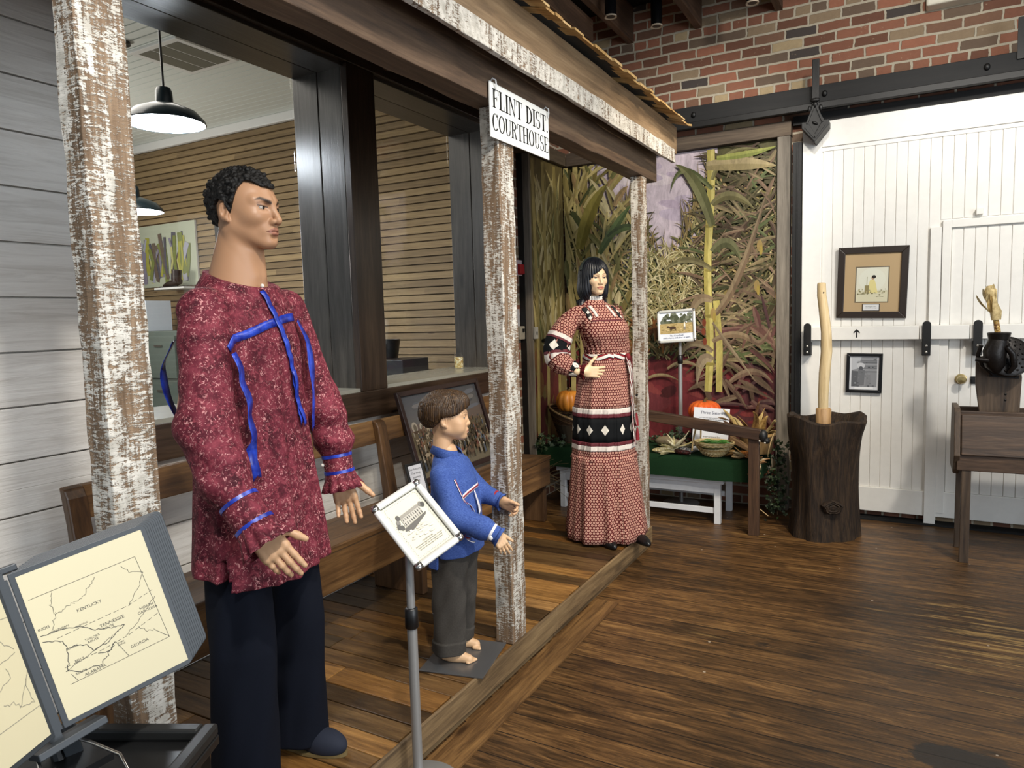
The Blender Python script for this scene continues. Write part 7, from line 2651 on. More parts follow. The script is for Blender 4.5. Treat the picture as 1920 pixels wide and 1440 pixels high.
def cuff(P0, P1, P2, r, name, parent, mat, flare, pleats, rib=(), M_rib=None, n=48):
    """turned cuff band from P0 to P1 with a pleated frill to P2"""
    p0, p1, p2 = Vector(P0), Vector(P1), Vector(P2)
    MB().tube([p0 - (p1 - p0) * 0.05, p0, p0.lerp(p1, .5), p1], [r * 0.9, r, r * 0.99, r * 0.96], n, False).build(name, mat, parent, smooth=True, local=True)
    fr = MB()
    fr.tube([p1 - (p1 - p0) * 0.04, p1.lerp(p2, .35), p1.lerp(p2, .7), p2], [r * 0.97, r * 1.02, r * 1.02 + flare * 0.6, r * 1.02 + flare], n * 2, False,
            prof=lambda f, a: 1 + 0.13 * f * math.sin(pleats * a) + 0.05 * f * math.sin(3 * a))
    o = fr.build('frill', mat, parent, smooth=True, local=True)
    o.modifiers.new('thick', 'SOLIDIFY').thickness = 0.002
    for q in rib:
        c = p0.lerp(p1, q)
        dd = (p1 - p0).normalized() * 0.0055
        b = MB()
        b.tube([c - dd, c - dd * 0.9, c + dd * 0.9, c + dd], [r * 0.95, r * 1.035, r * 1.035, r * 0.95], n, False)
        b.build('ribbon', M_rib, parent, smooth=True, local=True)


cuff((0.158, -0.263, 0.938), (0.203, -0.262, 0.880), (0.246, -0.262, 0.826), 0.052, 'cuff', shirt, M_calico, 0.014, 11, (0.0, 1.0), M_blue)
cuff((0.076, 0.291, 0.955), (0.085, 0.290, 0.895), (0.096, 0.289, 0.836), 0.049, 'cuff', shirt, M_calico, 0.014, 11, (0.05, 0.95), M_blue)
b = MB().ball((0.083, -0.034, 1.510), (0.006, 0.005, 0.006))
b.build('button', plain('shell_button', '#e3ddd2', 0.3), shirt, smooth=True, local=True)
MB().ball((0.050, 0.247, 0.925), 0.006).build('button', plain('shell_button_b', '#cfc9be', 0.3), shirt, smooth=True, local=True)


def trousers_man(P):
    x, y, z = P[:, 0], P[:, 1], P[:, 2]
    d = None
    for s_, hx in ((-1, -0.012), (1, -0.012)):
        cx = np.interp(z, [0, 0.45, 0.9], [-0.02 if s_ < 0 else -0.025, 0.005, -0.01])
        cy = s_ * np.interp(z, [0, 0.45, 0.9], [0.125, 0.122, 0.098])
        A = np.interp(z, [0, 0.10, 0.45, 0.72, 0.80, 0.95], [0.108, 0.104, 0.098, 0.094, 0.082, 0.075])
        B = np.interp(z, [0, 0.10, 0.45, 0.72, 0.80, 0.95], [0.088, 0.084, 0.084, 0.080, 0.070, 0.065])
        th = np.arctan2(y - cy, x - cx)
        q = np.sqrt(((x - cx) / A) ** 2 + ((y - cy) / B) ** 2)
        e = (q - 1) * 0.09 - 0.004 * np.sin(3 * th + 5 * z + s_) - 0.0025 * np.sin(6 * th - 14 * z)
        zb = 0.028 if s_ > 0 else 0.03
        e = smax(e, zb + 0.05 * (0.10 - x) * (1 if s_ > 0 else 1) - z, 0.006)
        d = e if d is None else smin(d, e, 0.02)
    return smax(d, z - 0.93, 0.01)


V, F = mesh_sdf(trousers_man, (-0.18, -0.26, -0.02), (0.16, 0.26, 0.98), 0.006)
kn = NT('navy_trouser_cloth', 0.9, 0, 0.15)
kn.base(kn.mix(kn.noise(kn.tc(), 400, 2), '#090c15', '#10141f'))
np_mesh('trousers', V, F, kn.m, T)
kshoe = plain('navy_felt_shoe', '#151b2b', 0.85, var=0.1)
for s_, nm in ((-1, 'shoe'), (1, 'shoe')):
    cy = s_ * 0.125
    f = lambda P, cy=cy: smin(s_ell(P, (0.085, cy, 0.030), (0.085, 0.046, 0.045)), s_ell(P, (-0.045, cy, 0.045), (0.075, 0.040, 0.05)), 0.04) + np.maximum(0, -(P[:, 2] - 0.010)) * 2
    V, F = mesh_sdf(f, (-0.15, cy - 0.08, -0.02), (0.20, cy + 0.08, 0.13), 0.004)
    V[:, 2] = np.maximum(V[:, 2], 0.007)
    sh = np_mesh(nm, V, F, kshoe, T)
    mb = MB()
    pts = [(0.172 * math.cos(a) * (1.0 if math.cos(a) > 0 else 0.72) + 0.0, cy + (0.050 if math.cos(a) > 0 else 0.042) * math.sin(a)) for a in [2 * math.pi * i / 32 for i in range(32)]]
    mb.prism(pts, 'z', 0.001, 0.010)
    mb.build('sole', plain('tan_sole', '#6b5a36', 0.7), sh, local=True)


def hair_short(P, o):
    """close curly crop"""
    y = np.abs(P[:, 1])
    rr = np.random.RandomState(3)
    d = s_ell(P, (-0.016, 0, 0.036), (0.105, 0.084, 0.095))
    n = 1100
    g = np.arange(n) + 0.5
    ph = np.arccos(1 - 2 * g / n)
    tt = np.pi * (1 + 5 ** 0.5) * g
    B = np.stack([np.cos(tt) * np.sin(ph) * 0.103, np.sin(tt) * np.sin(ph) * 0.082, np.cos(ph) * 0.093], 1) + V3(-0.016, 0, 0.036)
    B += rr.normal(size=B.shape) * 0.0028
    B = B[B[:, 2] > -0.07]
    for s in range(0, len(P), 60000):
        D = np.sqrt(((P[s:s + 60000, None, :] - B[None]) ** 2).sum(2)).min(1) - 0.0072
        d[s:s + 60000] = smin(d[s:s + 60000] + 0.001, D, 0.004)
    an = np.degrees(np.arctan2(y, P[:, 0] + 0.016))
    zl = np.interp(an, [0, 16, 30, 44, 58, 70, 78, 84, 100, 112, 125, 150, 180], o)
    return smax(d, (zl - P[:, 2]) * 0.9, 0.004)


kh = NT('black_curly_hair', 0.55, 0, 0.3)
kh.base(kh.ramp(kh.noise(kh.tc(), 90, 3), [(0.35, '#070605'), (0.7, '#171412')]))
kh.bump(kh.noise(kh.tc(), 240, 3), 0.6, 0.004)
V, F = mesh_sdf(lambda P: hair_short(P, [0.064, 0.066, 0.078, 0.082, 0.060, 0.010, -0.012, 0.022, 0.034, 0.018, -0.025, -0.040, -0.045]), (-0.15, -0.115, -0.08), (0.12, 0.115, 0.15), 0.003)
np_mesh('hair', loc(V), F, kh.m, T)

# ---------------------------------------------------------------- BOY
T = thing('mannequin', 'small boy mannequin in a blue ribbon shirt and grey rolled trousers, barefoot', 'mannequin', (-1.60, 2.375, ZD), R(12))
body = Body()
loc, hd = make_head(body, T, (-0.022, 0.0, 0.995), R(20), 0.84, {'kid': 1.0, 'neck': (-0.035, 0, -0.20), 'neckr': (0.043, 0.050), 'browt': 0.55, 'lash': 0.6, 'iris': '#3a2616', 'browz': [0.030, 0.034, 0.034, 0.029]},
                    '#c8a07c', '#b57f6e', '#2e2018', 0.0024)


def tunic_boy(P):
    x, y, z = P[:, 0], P[:, 1], P[:, 2]
    zs = [0.36, 0.45, 0.55, 0.65, 0.75, 0.80, 0.835, 0.86, 0.90]
    a = [0.108, 0.104, 0.098, 0.094, 0.086, 0.075, 0.062, 0.052, 0.046]
    b = [0.135, 0.132, 0.125, 0.118, 0.112, 0.100, 0.078, 0.056, 0.048]
    cx = [-0.004, 0.0, 0.004, 0.004, -0.006, -0.014, -0.022, -0.028, -0.03]
    th = np.arctan2(y, x)
    am = np.interp(z, [0.4, 0.6, 0.8], [0.006, 0.004, 0.0])
    d = s_stack(P, zs, a, b, cx, None, 2.2) - am * (np.sin(5 * th + 1) * 0.6 + 0.4 * np.sin(9 * th + 8 * z))
    for pts, rad in (([(-0.015, -0.105, 0.785), (0.050, -0.152, 0.640), (0.165, -0.140, 0.592), (0.195, -0.137, 0.580)], [0.045, 0.050, 0.040, 0.030]),
                     ([(-0.015, 0.100, 0.785), (0.045, 0.132, 0.668), (0.132, 0.116, 0.642)], [0.045, 0.046, 0.034])):
        d = smin(d, s_chain(P, pts, rad, 0.03) + waves(P, 52, 12, 5) * 0.0035, 0.016)
    hem = 0.40 + np.where(x > -0.03, 0.05, 0.0) + 0.12 * np.maximum(x, 0)
    d = smax(d, hem - z, 0.003)
    d = smax(d, z - (0.862 - 0.30 * (x + 0.02)), 0.003)
    sl = np.abs(x + 0.035) - np.interp(z, [0.38, 0.49, 0.50], [0.010, 0.002, -0.02])
    return np.where(y < -0.05, smax(d, -np.maximum(sl, z - 0.50), 0.002), d)


# hands
V, F = mesh_sdf(lambda P: hand_sdf(P, (0.212, -0.136, 0.572), (0.55, 0.05, -0.84), (-0.5, 0.8, -0.3), [0.25, 0.3, 0.35, 0.4], 0.60, 0.10, (0.9, 0.5, 0.2), False, 0.045), (0.13, -0.20, 0.44), (0.31, -0.06, 0.66), 0.0020)
body.add(V, F, '#cda882')
V, F = mesh_sdf(lambda P: hand_sdf(P, (0.158, 0.110, 0.634), (0.90, 0.02, -0.42), (-0.15, -0.95, -0.30), [0.75, 0.8, 0.85, 0.9], 0.68, 0.14, (1.0, 0.25, 0.15), True, 0.10), (0.06, 0.02, 0.52), (0.31, 0.20, 0.72), 0.0020)
body.add(V, F, '#c79f7a')
for s_, fx in ((-1, 0.012), (1, -0.005)):
    cy = s_ * 0.066
    foot = lambda P, cy=cy, fx=fx: _foot(P, cy, fx)

    def _foot(P, cy, fx):
        d = s_chain(P, [(fx - 0.055, cy, 0.026), (fx - 0.01, cy, 0.030), (fx + 0.045, cy, 0.018)], [0.022, 0.025, 0.019], 0.02)
        d = smin(d, s_cap(P, (fx - 0.035, cy, 0.03), (fx - 0.04, cy, 0.14), 0.022, 0.024), 0.02)
        for i in range(5):
            yy = cy + s_ * (0.020 - 0.0095 * i) * -1
            d = smin(d, s_cap(P, (fx + 0.045, yy, 0.012), (fx + 0.068 - 0.004 * i, yy, 0.009), 0.0085 - 0.0008 * i, 0.0075 - 0.0008 * i), 0.005)
        return d + np.maximum(0, 0.004 - P[:, 2])
    V, F = mesh_sdf(foot, (-0.12, cy - 0.06, -0.01), (0.13, cy + 0.06, 0.16), 0.0026)
    V[:, 2] = np.maximum(V[:, 2], 0.008)
    body.add(V, F, '#cda882')
core = lambda P: np.minimum(smin(s_stack(P, [0.4, 0.6, 0.8], [0.06, 0.065, 0.05], [0.09, 0.09, 0.08], [-0.01] * 3) + np.maximum(0, np.abs(P[:, 2] - 0.65) - 0.16), s_cap(P, (-0.03, 0, 0.78), (-0.03, 0, 0.86), 0.05, 0.042), 0.02),
                            np.minimum(np.minimum(s_chain(P, [(-0.01, -0.052, 0.42), (-0.02, -0.066, 0.12)], [0.036, 0.022]), s_chain(P, [(-0.01, 0.052, 0.42), (-0.035, 0.066, 0.12)], [0.036, 0.022])),
                                       np.minimum(s_chain(P, [(-0.015, -0.1, 0.78), (0.05, -0.152, 0.64), (0.20, -0.137, 0.578)], [0.03, 0.025, 0.016]), s_chain(P, [(-0.015, 0.1, 0.78), (0.045, 0.132, 0.668), (0.145, 0.113, 0.640)], [0.03, 0.025, 0.017]))))
V, F = mesh_sdf(core, (-0.12, -0.20, 0.06), (0.25, 0.20, 0.94), 0.008)
body.add(V, F, '#c8a07c')
body.build(mk_skin('boy_skin'), T)
kc_ = NT('blue_chambray', 0.85, 0, 0.2)
n = kc_.noise(kc_.mapping(kc_.tc(), (1, 1, 1.8)), 150, 3, 0.7)
kc_.base(kc_.mix(kc_.noise(kc_.tc(), 30, 3), kc_.ramp(n, [(0.35, '#2a3f7c'), (0.65, '#5872b0')]), '#344b8c'))
M_chamb = kc_.m
V, F = mesh_sdf(tunic_boy, (-0.16, -0.22, 0.36), (0.25, 0.22, 0.92), 0.0034)
shirt = np_mesh('shirt', V, F, M_chamb, T)
# collar
mb = MB()
cp = [(-0.030 + 0.050 * math.cos(a), 0.050 * math.sin(a)) for a in [R(18 + 324 * i / 40) for i in range(41)]]
vv = []
for i, (x, y) in enumerate(cp):
    zz = 0.866 - 0.30 * (x + 0.02)
    e = abs(i - 20) / 20
    vv += [(x * 0.98 - 0.0006, y * 0.98, zz + 0.012), ((x + 0.03) * 1.12 - 0.03, y * 1.12, zz + 0.012), ((x + 0.03) * 1.42 - 0.03 + 0.006 * e, y * 1.40, zz - 0.018 - 0.022 * e ** 3)]
mb.add(vv, [(i * 3 + j, i * 3 + j + 1, (i + 1) * 3 + j + 1, (i + 1) * 3 + j) for i in range(40) for j in (0, 1)])
o = mb.build('collar', M_chamb, shirt, smooth=True, local=True)
o.modifiers.new('thick', 'SOLIDIFY').thickness = 0.002
M_rw = plain('white_ribbon', '#d9d6da', 0.4)
M_rr = plain('red_ribbon', '#93232c', 0.4)


def tri_ribbon(pts, wd, off=0.003):
    ribbon('trim_ribbon', tunic_boy, pts, wd, M_rw, shirt, off, 0.01, thick=0.001)
    ribbon('trim_ribbon', tunic_boy, pts, wd * 0.36, M_rr, shirt, off + 0.0016, 0.01, thick=0.001)


tri_ribbon([(0.02, -0.125, 0.662), (0.06, -0.10, 0.69), (0.085, -0.06, 0.712), (0.09, -0.01, 0.72), (0.085, 0.06, 0.72)], 0.017)
tri_ribbon([(-0.085, 0.02, 0.69), (-0.09, -0.04, 0.688), (-0.075, -0.09, 0.685)], 0.017)
tri_ribbon([(0.03, -0.118, 0.765), (0.055, -0.125, 0.70), (0.075, -0.13, 0.66)], 0.014, 0.005)
ribbon('hanging_ribbon', tunic_boy, [(0.07, -0.13, 0.665), (0.085, -0.14, 0.62), (0.098, -0.15, 0.56), (0.105, -0.15, 0.53)], 0.010, M_rr, shirt, 0.010, lift=lambda t: 0.01 * math.sin(t * 3), end='v')
ribbon('hanging_ribbon', tunic_boy, [(0.075, -0.125, 0.665), (0.10, -0.13, 0.61), (0.125, -0.15, 0.56), (0.128, -0.15, 0.525)], 0.014, M_rw, shirt, 0.012, lift=lambda t: 0.012 * math.sin(t * 3), end='v')
ribbon('hanging_ribbon', tunic_boy, [(0.088, -0.03, 0.71), (0.10, -0.02, 0.66), (0.11, -0.01, 0.61)], lambda t: 0.006 + 0.016 * t, M_rw, shirt, 0.010, end='v')
cuff((0.188, -0.139, 0.586), (0.222, -0.135, 0.566), (0.232, -0.134, 0.560), 0.034, 'cuff', shirt, M_chamb, 0.001, 3, (0.35,), M_rw)
cuff((0.122, 0.118, 0.647), (0.156, 0.111, 0.634), (0.164, 0.110, 0.631), 0.033, 'cuff', shirt, M_chamb, 0.001, 3, (0.25,), M_rr)
MB().ball((0.205, -0.171, 0.566), (0.009, 0.004, 0.009)).build('button', plain('white_button', '#e4e0dc', 0.3), shirt, smooth=True, local=True)


def trousers_boy(P):
    x, y, z = P[:, 0], P[:, 1], P[:, 2]
    d = None
    for s_ in (-1, 1):
        cx = np.interp(z, [0.03, 0.25, 0.5], [-0.030 if s_ < 0 else -0.045, -0.018, -0.002])
        cy = s_ * np.interp(z, [0.03, 0.25, 0.5], [0.067, 0.064, 0.052])
        A = np.interp(z, [0.03, 0.12, 0.30, 0.5], [0.066, 0.066, 0.072, 0.082])
        B = np.interp(z, [0.03, 0.12, 0.30, 0.5], [0.054, 0.054, 0.058, 0.062])
        A = A + 0.005 * ((z < 0.095) & (z > 0.04))
        B = B + 0.005 * ((z < 0.095) & (z > 0.04))
        th = np.arctan2(y - cy, x - cx)
        e = (np.sqrt(((x - cx) / A) ** 2 + ((y - cy) / B) ** 2) - 1) * 0.055 - 0.003 * np.sin(3 * th + 12 * z) - 0.002 * np.sin(5 * th - 40 * z)
        e = smax(e, 0.042 - z, 0.004)
        d = e if d is None else smin(d, e, 0.012)
    return smax(d, z - 0.52, 0.01)


V, F = mesh_sdf(trousers_boy, (-0.14, -0.15, 0.02), (0.10, 0.15, 0.54), 0.004)
kt = NT('grey_trouser_cloth', 0.9, 0, 0.15)
kt.base(kt.mix(kt.noise(kt.tc(), 220, 3), '#35322f', '#4c4843'))
np_mesh('trousers', V, F, kt.m, T)


def hair_bowl(P):
    y = np.abs(P[:, 1])
    d = s_ell(P, (-0.020, 0, 0.038), (0.122, 0.098, 0.106))
    d = smin(d, s_ell(P, (0.035, 0, 0.088), (0.07, 0.066, 0.045)), 0.03)
    an = np.degrees(np.arctan2(y, P[:, 0] + 0.02))
    st = np.sin(an * 1.1 + 30 * P[:, 2]) * 0.0016 + 0.0018 * np.sin(an * 2.3 - 20 * P[:, 0]) + waves(P, 60, 4, 4) * 0.003
    zl = np.interp(an, [0, 25, 45, 65, 80, 95, 110, 140, 180], [0.060, 0.052, 0.030, 0.022, 0.020, 0.012, -0.012, -0.032, -0.036]) + 0.004 * np.sin(an * 0.9)
    return smax(d + st, (zl - P[:, 2]) * 0.9, 0.006)


kb_ = NT('brown_hair', 0.45, 0, 0.4)
pv = kb_.mapping(kb_.tc(), (160, 160, 14))
g = kb_.noise(pv, 1.0, 4, 0.6, 0.6)
kb_.base(kb_.ramp(g, [(0.3, '#1d1209'), (0.5, '#36230f'), (0.7, '#5b4122')]))
kb_.bump(g, 0.7, 0.004)
V, F = mesh_sdf(hair_bowl, (-0.16, -0.125, -0.06), (0.13, 0.125, 0.17), 0.003)
np_mesh('hair', loc(V), F, kb_.m, T)
MB().box((-0.115, -0.175, 0.0005), (0.155, 0.135, 0.006)).build('base_plate', plain('steel_base_plate', '#77787a', 0.3, 0.7), T, local=True, bevel=0.001)

# ---------------------------------------------------------------- WOMAN
T = thing('mannequin', 'female mannequin in a long maroon calico tear dress with black diamond bands and striped sash', 'mannequin', (-1.64, 4.10, ZD), R(-43))
body = Body()
loc, hd = make_head(body, T, (0.0, -0.040, 1.615), R(3), 0.90, {'fem': 1.0, 'neck': (-0.030, 0.0, -0.19), 'neckr': (0.043, 0.043), 'browt': 0.6, 'iris': '#1d120c', 'browz': [0.028, 0.036, 0.0375, 0.032], 'lid': '#9a7a66', 'gaze': -0.05},
                    '#d9b995', '#b86a5a', '#1a1210', 0.0028, 0.03)
V, F = mesh_sdf(lambda P: hand_sdf(P, (0.100, -0.160, 1.062), (0.10, 0.98, -0.10), (-0.99, 0.1, 0.0), [0.04, 0.03, 0.05, 0.10], 0.86, 0.14, (0.5, 0.9, 0.0), False, 0.06), (0.02, -0.26, 0.95), (0.16, 0.03, 1.16), 0.0024)
body.add(V, F, '#dcc09a')
core = lambda P: np.minimum(s_stack(P, [0.0, 1.1, 1.30, 1.38, 1.44], [0.06, 0.08, 0.08, 0.05, 0.035], [0.1, 0.1, 0.12, 0.08, 0.035], [0] * 5, [0, 0.02, -0.02, -0.03, -0.04]) + np.maximum(0, np.abs(P[:, 2] - 0.78) - 0.70),
                            np.minimum(s_chain(P, [(0, -0.17, 1.38), (-0.02, -0.30, 1.15), (0.09, -0.17, 1.06)], [0.035, 0.03, 0.02]), s_chain(P, [(-0.01, 0.12, 1.39), (-0.06, 0.17, 1.17), (-0.04, 0.19, 0.95)], [0.035, 0.03, 0.02])))
V, F = mesh_sdf(core, (-0.14, -0.36, 0.05), (0.16, 0.26, 1.56), 0.010)
body.add(V, F, '#d9b995')
body.build(mk_skin('woman_skin'), T)


def dots(k, u, v, pitch=0.0185, base='#561a1d', ring='#c49b89', core_='#8f3c36'):
    """hexagonal rows of small medallions"""
    a = k.math('DIVIDE', u, pitch)
    b_ = k.math('DIVIDE', v, pitch * 0.866)
    row = k.math('FLOOR', b_)
    a2 = k.math('ADD', a, k.math('MULTIPLY', k.math('MODULO', k.math('ADD', row, 200.0), 2.0), 0.5))
    fu = k.math('SUBTRACT', k.math('FRACT', a2), 0.5)
    fv = k.math('MULTIPLY', k.math('SUBTRACT', k.math('FRACT', b_), 0.5), 0.866)
    r = k.math('SQRT', k.math('ADD', k.math('MULTIPLY', fu, fu), k.math('MULTIPLY', fv, fv)))
    cc = k.ramp(r, [(0.0, core_), (0.12, core_), (0.15, ring), (0.33, ring), (0.38, base)])
    return cc


def dot_mat(name, mode):
    k = NT(name, 0.85, 0, 0.15)
    if mode == 'uv':
        s = k.sep(k.tc('UV'))
        c = dots(k, s[0], s[1])
    else:
        s = k.sep(k.tc())
        c = dots(k, s[1], s[2])
    k.base(c)
    return k.m


M_dotuv, M_dotobj = dot_mat('medallion_calico', 'uv'), dot_mat('medallion_calico_bodice', 'obj')
kd_ = NT('black_diamond_band', 0.85, 0, 0.15)
s = kd_.sep(kd_.tc('UV'))
fu = kd_.math('MULTIPLY', kd_.math('ABSOLUTE', kd_.math('SUBTRACT', kd_.math('FRACT', kd_.math('DIVIDE', s[0], 0.108)), 0.5)), 0.108 / 0.027)
fv = kd_.math('DIVIDE', kd_.math('ABSOLUTE', s[1]), 0.032)
kd_.base(kd_.mix(kd_.math('LESS_THAN', kd_.math('ADD', fu, fv), 1.0), '#101214', '#d8d2c6'))
M_dia = kd_.m
M_lace = plain('white_lace', '#d3cac2', 0.85, var=0.1, bump=0.3, scale=80)
M_ruch = plain('dark_red_ruching', '#5a1420', 0.7, var=0.3, bump=0.4, scale=60)


def rings(name, rows, mat, parent, folds, n=140, v0=None, close=False):
    """rows: (z, a, b, cx, cy, fold amplitude); UV in metres"""
    mb = MB()
    vv, uvs = [], []
    for (z, a, b, cx, cy, am) in rows:
        for j in range(n + 1):
            t = 2 * math.pi * j / n
            fo = am * folds(t, z)
            vv.append((cx + (a + fo) * math.cos(t), cy + (b + fo) * math.sin(t), z))
            uvs.append((t * 0.21, (z - (v0 if v0 is not None else 0))))
    ff = [(i * (n + 1) + j, i * (n + 1) + j + 1, (i + 1) * (n + 1) + j + 1, (i + 1) * (n + 1) + j) for i in range(len(rows) - 1) for j in range(n)]
    o = mb.add(vv, ff, uvs).build(name, mat, parent, smooth=True, local=True)
    o.modifiers.new('thick', 'SOLIDIFY').thickness = 0.0025
    return o


fold = lambda t, z: math.sin(13 * t + 0.7 * math.sin(3 * t)) * 0.6 + 0.35 * math.sin(7 * t + 1.3) + 0.3 * math.sin(23 * t + 2 * z)
fold2 = lambda t, z: math.sin(11 * t + 1.2 * math.sin(2 * t) + 1.0 * (z - 0.3)) * 0.7 + 0.4 * math.sin(19 * t + 1.3) + 0.25 * math.sin(5 * t)
skirt = rings('skirt', [(0.830 + 0.32 * (1 - q), 0.108 + 0.060 * q ** 0.8, 0.132 + 0.048 * q ** 0.8, 0.0, 0.026 - 0.02 * q, 0.004 + 0.004 * q) for q in [i / 10 for i in range(11)]][::-1], M_dotuv, T, fold)


def at_z(z):
    q = (0.83 - z) / 0.30
    return (0.168 + 0.012 * q, 0.180 + 0.010 * q, 0.0, 0.006 - 0.004 * q)


def band(name, z0, z1, mat, extra=0.003, ruf=None, v0=None):
    rows = []
    for i in range(5):
        z = z0 + (z1 - z0) * i / 4
        a, b_, cx, cy = at_z(z)
        rows.append((z, a + extra, b_ + extra, cx, cy, 0.007))
    return rings(name, rows, mat, skirt, fold if ruf is None else ruf, v0=v0)


rf = lambda t, z: fold(t, z) + 0.35 * math.sin(90 * t + 40 * z)
band('lace_trim', 0.800, 0.834, M_lace, 0.005, rf)
band('ruching', 0.780, 0.803, M_ruch, 0.006, rf)
band('diamond_band', 0.630, 0.782, M_dia, 0.003, None, 0.706)
band('ruching', 0.610, 0.632, M_ruch, 0.006, rf)
band('lace_trim', 0.578, 0.612, M_lace, 0.005, rf)
band('lower_band', 0.525, 0.580, M_dotuv, 0.002)
rows = []
for i in range(16):
    q = i / 15
    z = 0.535 - 0.515 * q
    a, b_, cx, cy = at_z(0.535)
    rows.append((z, a + 0.012 + 0.050 * q, b_ + 0.012 + 0.048 * q, 0.0, 0.004 + 0.008 * q, 0.006 + 0.013 * q))
rings('flounce', rows[::-1], M_dotuv, skirt, fold2)
rings('gather_frill', [(0.520, 0.192, 0.203, 0, 0.005, 0.010), (0.532, 0.190, 0.201, 0, 0.005, 0.006), (0.545, 0.186, 0.197, 0, 0.005, 0.007)], M_dotuv, skirt, lambda t, z: fold(t, z) + 0.5 * math.sin(70 * t))


def bodice(P):
    x, y, z = P[:, 0], P[:, 1], P[:, 2]
    zs = [1.10, 1.16, 1.22, 1.30, 1.36, 1.41, 1.45, 1.48, 1.52]
    a = [0.105, 0.104, 0.110, 0.116, 0.110, 0.096, 0.077, 0.060, 0.055]
    b_ = [0.132, 0.128, 0.135, 0.146, 0.155, 0.150, 0.112, 0.068, 0.058]
    cx = [0.0, 0.002, 0.008, 0.014, 0.008, -0.006, -0.02, -0.026, -0.028]
    cy = [0.026, 0.025, 0.020, 0.006, -0.012, -0.026, -0.036, -0.040, -0.042]
    th = np.arctan2(y, x)
    d = s_stack(P, zs, a, b_, cx, cy, 2.1)
    d = d - np.interp(z, [1.12, 1.2, 1.33, 1.38], [0.004, 0.003, 0.0035, 0.0]) * np.sin(22 * th + 6 * np.sin(6 * z))
    for sgn, yy in ((-1, -0.075), (1, 0.060)):
        d = smin(d, s_ell(P, (0.085, yy, 1.295), (0.050, 0.058, 0.058)), 0.045)
    d = smin(d, s_chain(P, [(-0.02, -0.165, 1.395), (-0.02, -0.205, 1.36)], [0.052, 0.06], 0.03), 0.03)
    d = smin(d, s_chain(P, [(-0.02, 0.095, 1.40), (-0.045, 0.135, 1.30), (-0.06, 0.16, 1.18)], [0.052, 0.062, 0.06], 0.03), 0.03)
    d = smax(d, 1.115 - z, 0.004)
    return smax(d, z - (1.497 - 0.20 * (x + 0.02)), 0.003)


V, F = mesh_sdf(bodice, (-0.16, -0.29, 1.08), (0.20, 0.26, 1.54), 0.0042)
bod = np_mesh('bodice', V, F, M_dotobj, T)
# right sleeve in three cloths
SP = [(-0.02, -0.175, 1.385), (-0.022, -0.222, 1.335), (-0.022, -0.255, 1.285), (-0.02, -0.278, 1.24), (-0.016, -0.290, 1.195), (-0.004, -0.292, 1.150), (0.020, -0.275, 1.112), (0.050, -0.240, 1.088), (0.078, -0.200, 1.070), (0.092, -0.178, 1.064)]
SR = [0.056, 0.066, 0.072, 0.075, 0.077, 0.076, 0.068, 0.054, 0.038, 0.032]


def sleeve(name, i0, i1, mat, parent, extra=0.0, v0=None, n=64, am=0.05):
    mb = MB()
    P_ = [Vector(p) for p in SP]
    # dense path
    pts, rad = [], []
    seg = 8
    for i in range(len(P_) - 1):
        for j in range(seg):
            f = j / seg
            pts.append(P_[i].lerp(P_[i + 1], f))
            rad.append(SR[i] + (SR[i + 1] - SR[i]) * f)
    pts.append(P_[-1])
    rad.append(SR[-1])
    a, b_ = int(i0 * seg), int(i1 * seg)
    pts, rad = pts[a:b_ + 1], rad[a:b_ + 1]
    mb.tube(pts, [r + extra for r in rad], n, False, prof=lambda f, t: 1 + am * (0.5 * math.sin(7 * t) + 0.5 * math.sin(12 * t + 3 * f)))
    L = [0]
    for i in range(1, len(pts)):
        L.append(L[-1] + (pts[i] - pts[i - 1]).length)
    c0 = L[-1] / 2 if v0 == 'mid' else 0
    fu = []
    nn = n
    k_ = 0
    for i in range(len(pts) - 1):
        for j in range(n):
            u0, u1 = j / n * 0.43, (j + 1) / n * 0.43
            mb.uv[k_] = [(u0, L[i] - c0), (u1, L[i] - c0), (u1, L[i + 1] - c0), (u0, L[i + 1] - c0)]
            k_ += 1
    return mb.build(name, mat, parent, smooth=True, local=True)


slv = sleeve('sleeve', 0, 9, M_dotuv, T)
sleeve('lace_trim', 2.2, 2.65, M_lace, slv, 0.004)
sleeve('ruching', 2.65, 2.95, M_ruch, slv, 0.005)
sleeve('diamond_band', 2.9, 4.5, M_dia, slv, 0.003, 'mid')
sleeve('ruching', 4.45, 4.75, M_ruch, slv, 0.005)
sleeve('lace_trim', 4.75, 5.25, M_lace, slv, 0.004)
sleeve('wrist_band', 7.4, 8.4, M_dia, slv, 0.003, 'mid')
cuff((0.078, -0.200, 1.070), (0.090, -0.180, 1.065), (0.104, -0.158, 1.060), 0.036, 'cuff', slv, M_dotuv, 0.010, 12)
# yoke trims
for sgn, pts in ((1, [(0.06, -0.105, 1.47), (0.085, -0.085, 1.43), (0.10, -0.072, 1.385)]), (1, [(0.06, 0.020, 1.47), (0.085, 0.035, 1.43), (0.10, 0.050, 1.385)])):
    ribbon('lace_trim', bodice, pts, 0.017, M_lace, bod, 0.003, 0.01)
for pts in ([(0.04, -0.135, 1.445), (0.07, -0.118, 1.41), (0.085, -0.108, 1.375)], [(0.03, 0.055, 1.45), (0.06, 0.075, 1.41), (0.08, 0.088, 1.375)]):
    ribbon('shoulder_band', bodice, pts, 0.030, plain('black_shoulder_band', '#141315', 0.8), bod, 0.003, 0.01)
    for p in (pts[1], pts[2]):
        q = stick(bodice, p, 0.0055)
        d_, g_ = grad(bodice, q)
        Mx = frame_M(q, np.cross(V3(0, 0, 1), g_), np.cross(g_, np.cross(V3(0, 0, 1), g_)))
        MB().prism([(0, -0.016), (0.011, 0), (0, 0.016), (-0.011, 0)], 'z', 0, 0.001, Mx).build('diamond', M_lace, bod, local=True)
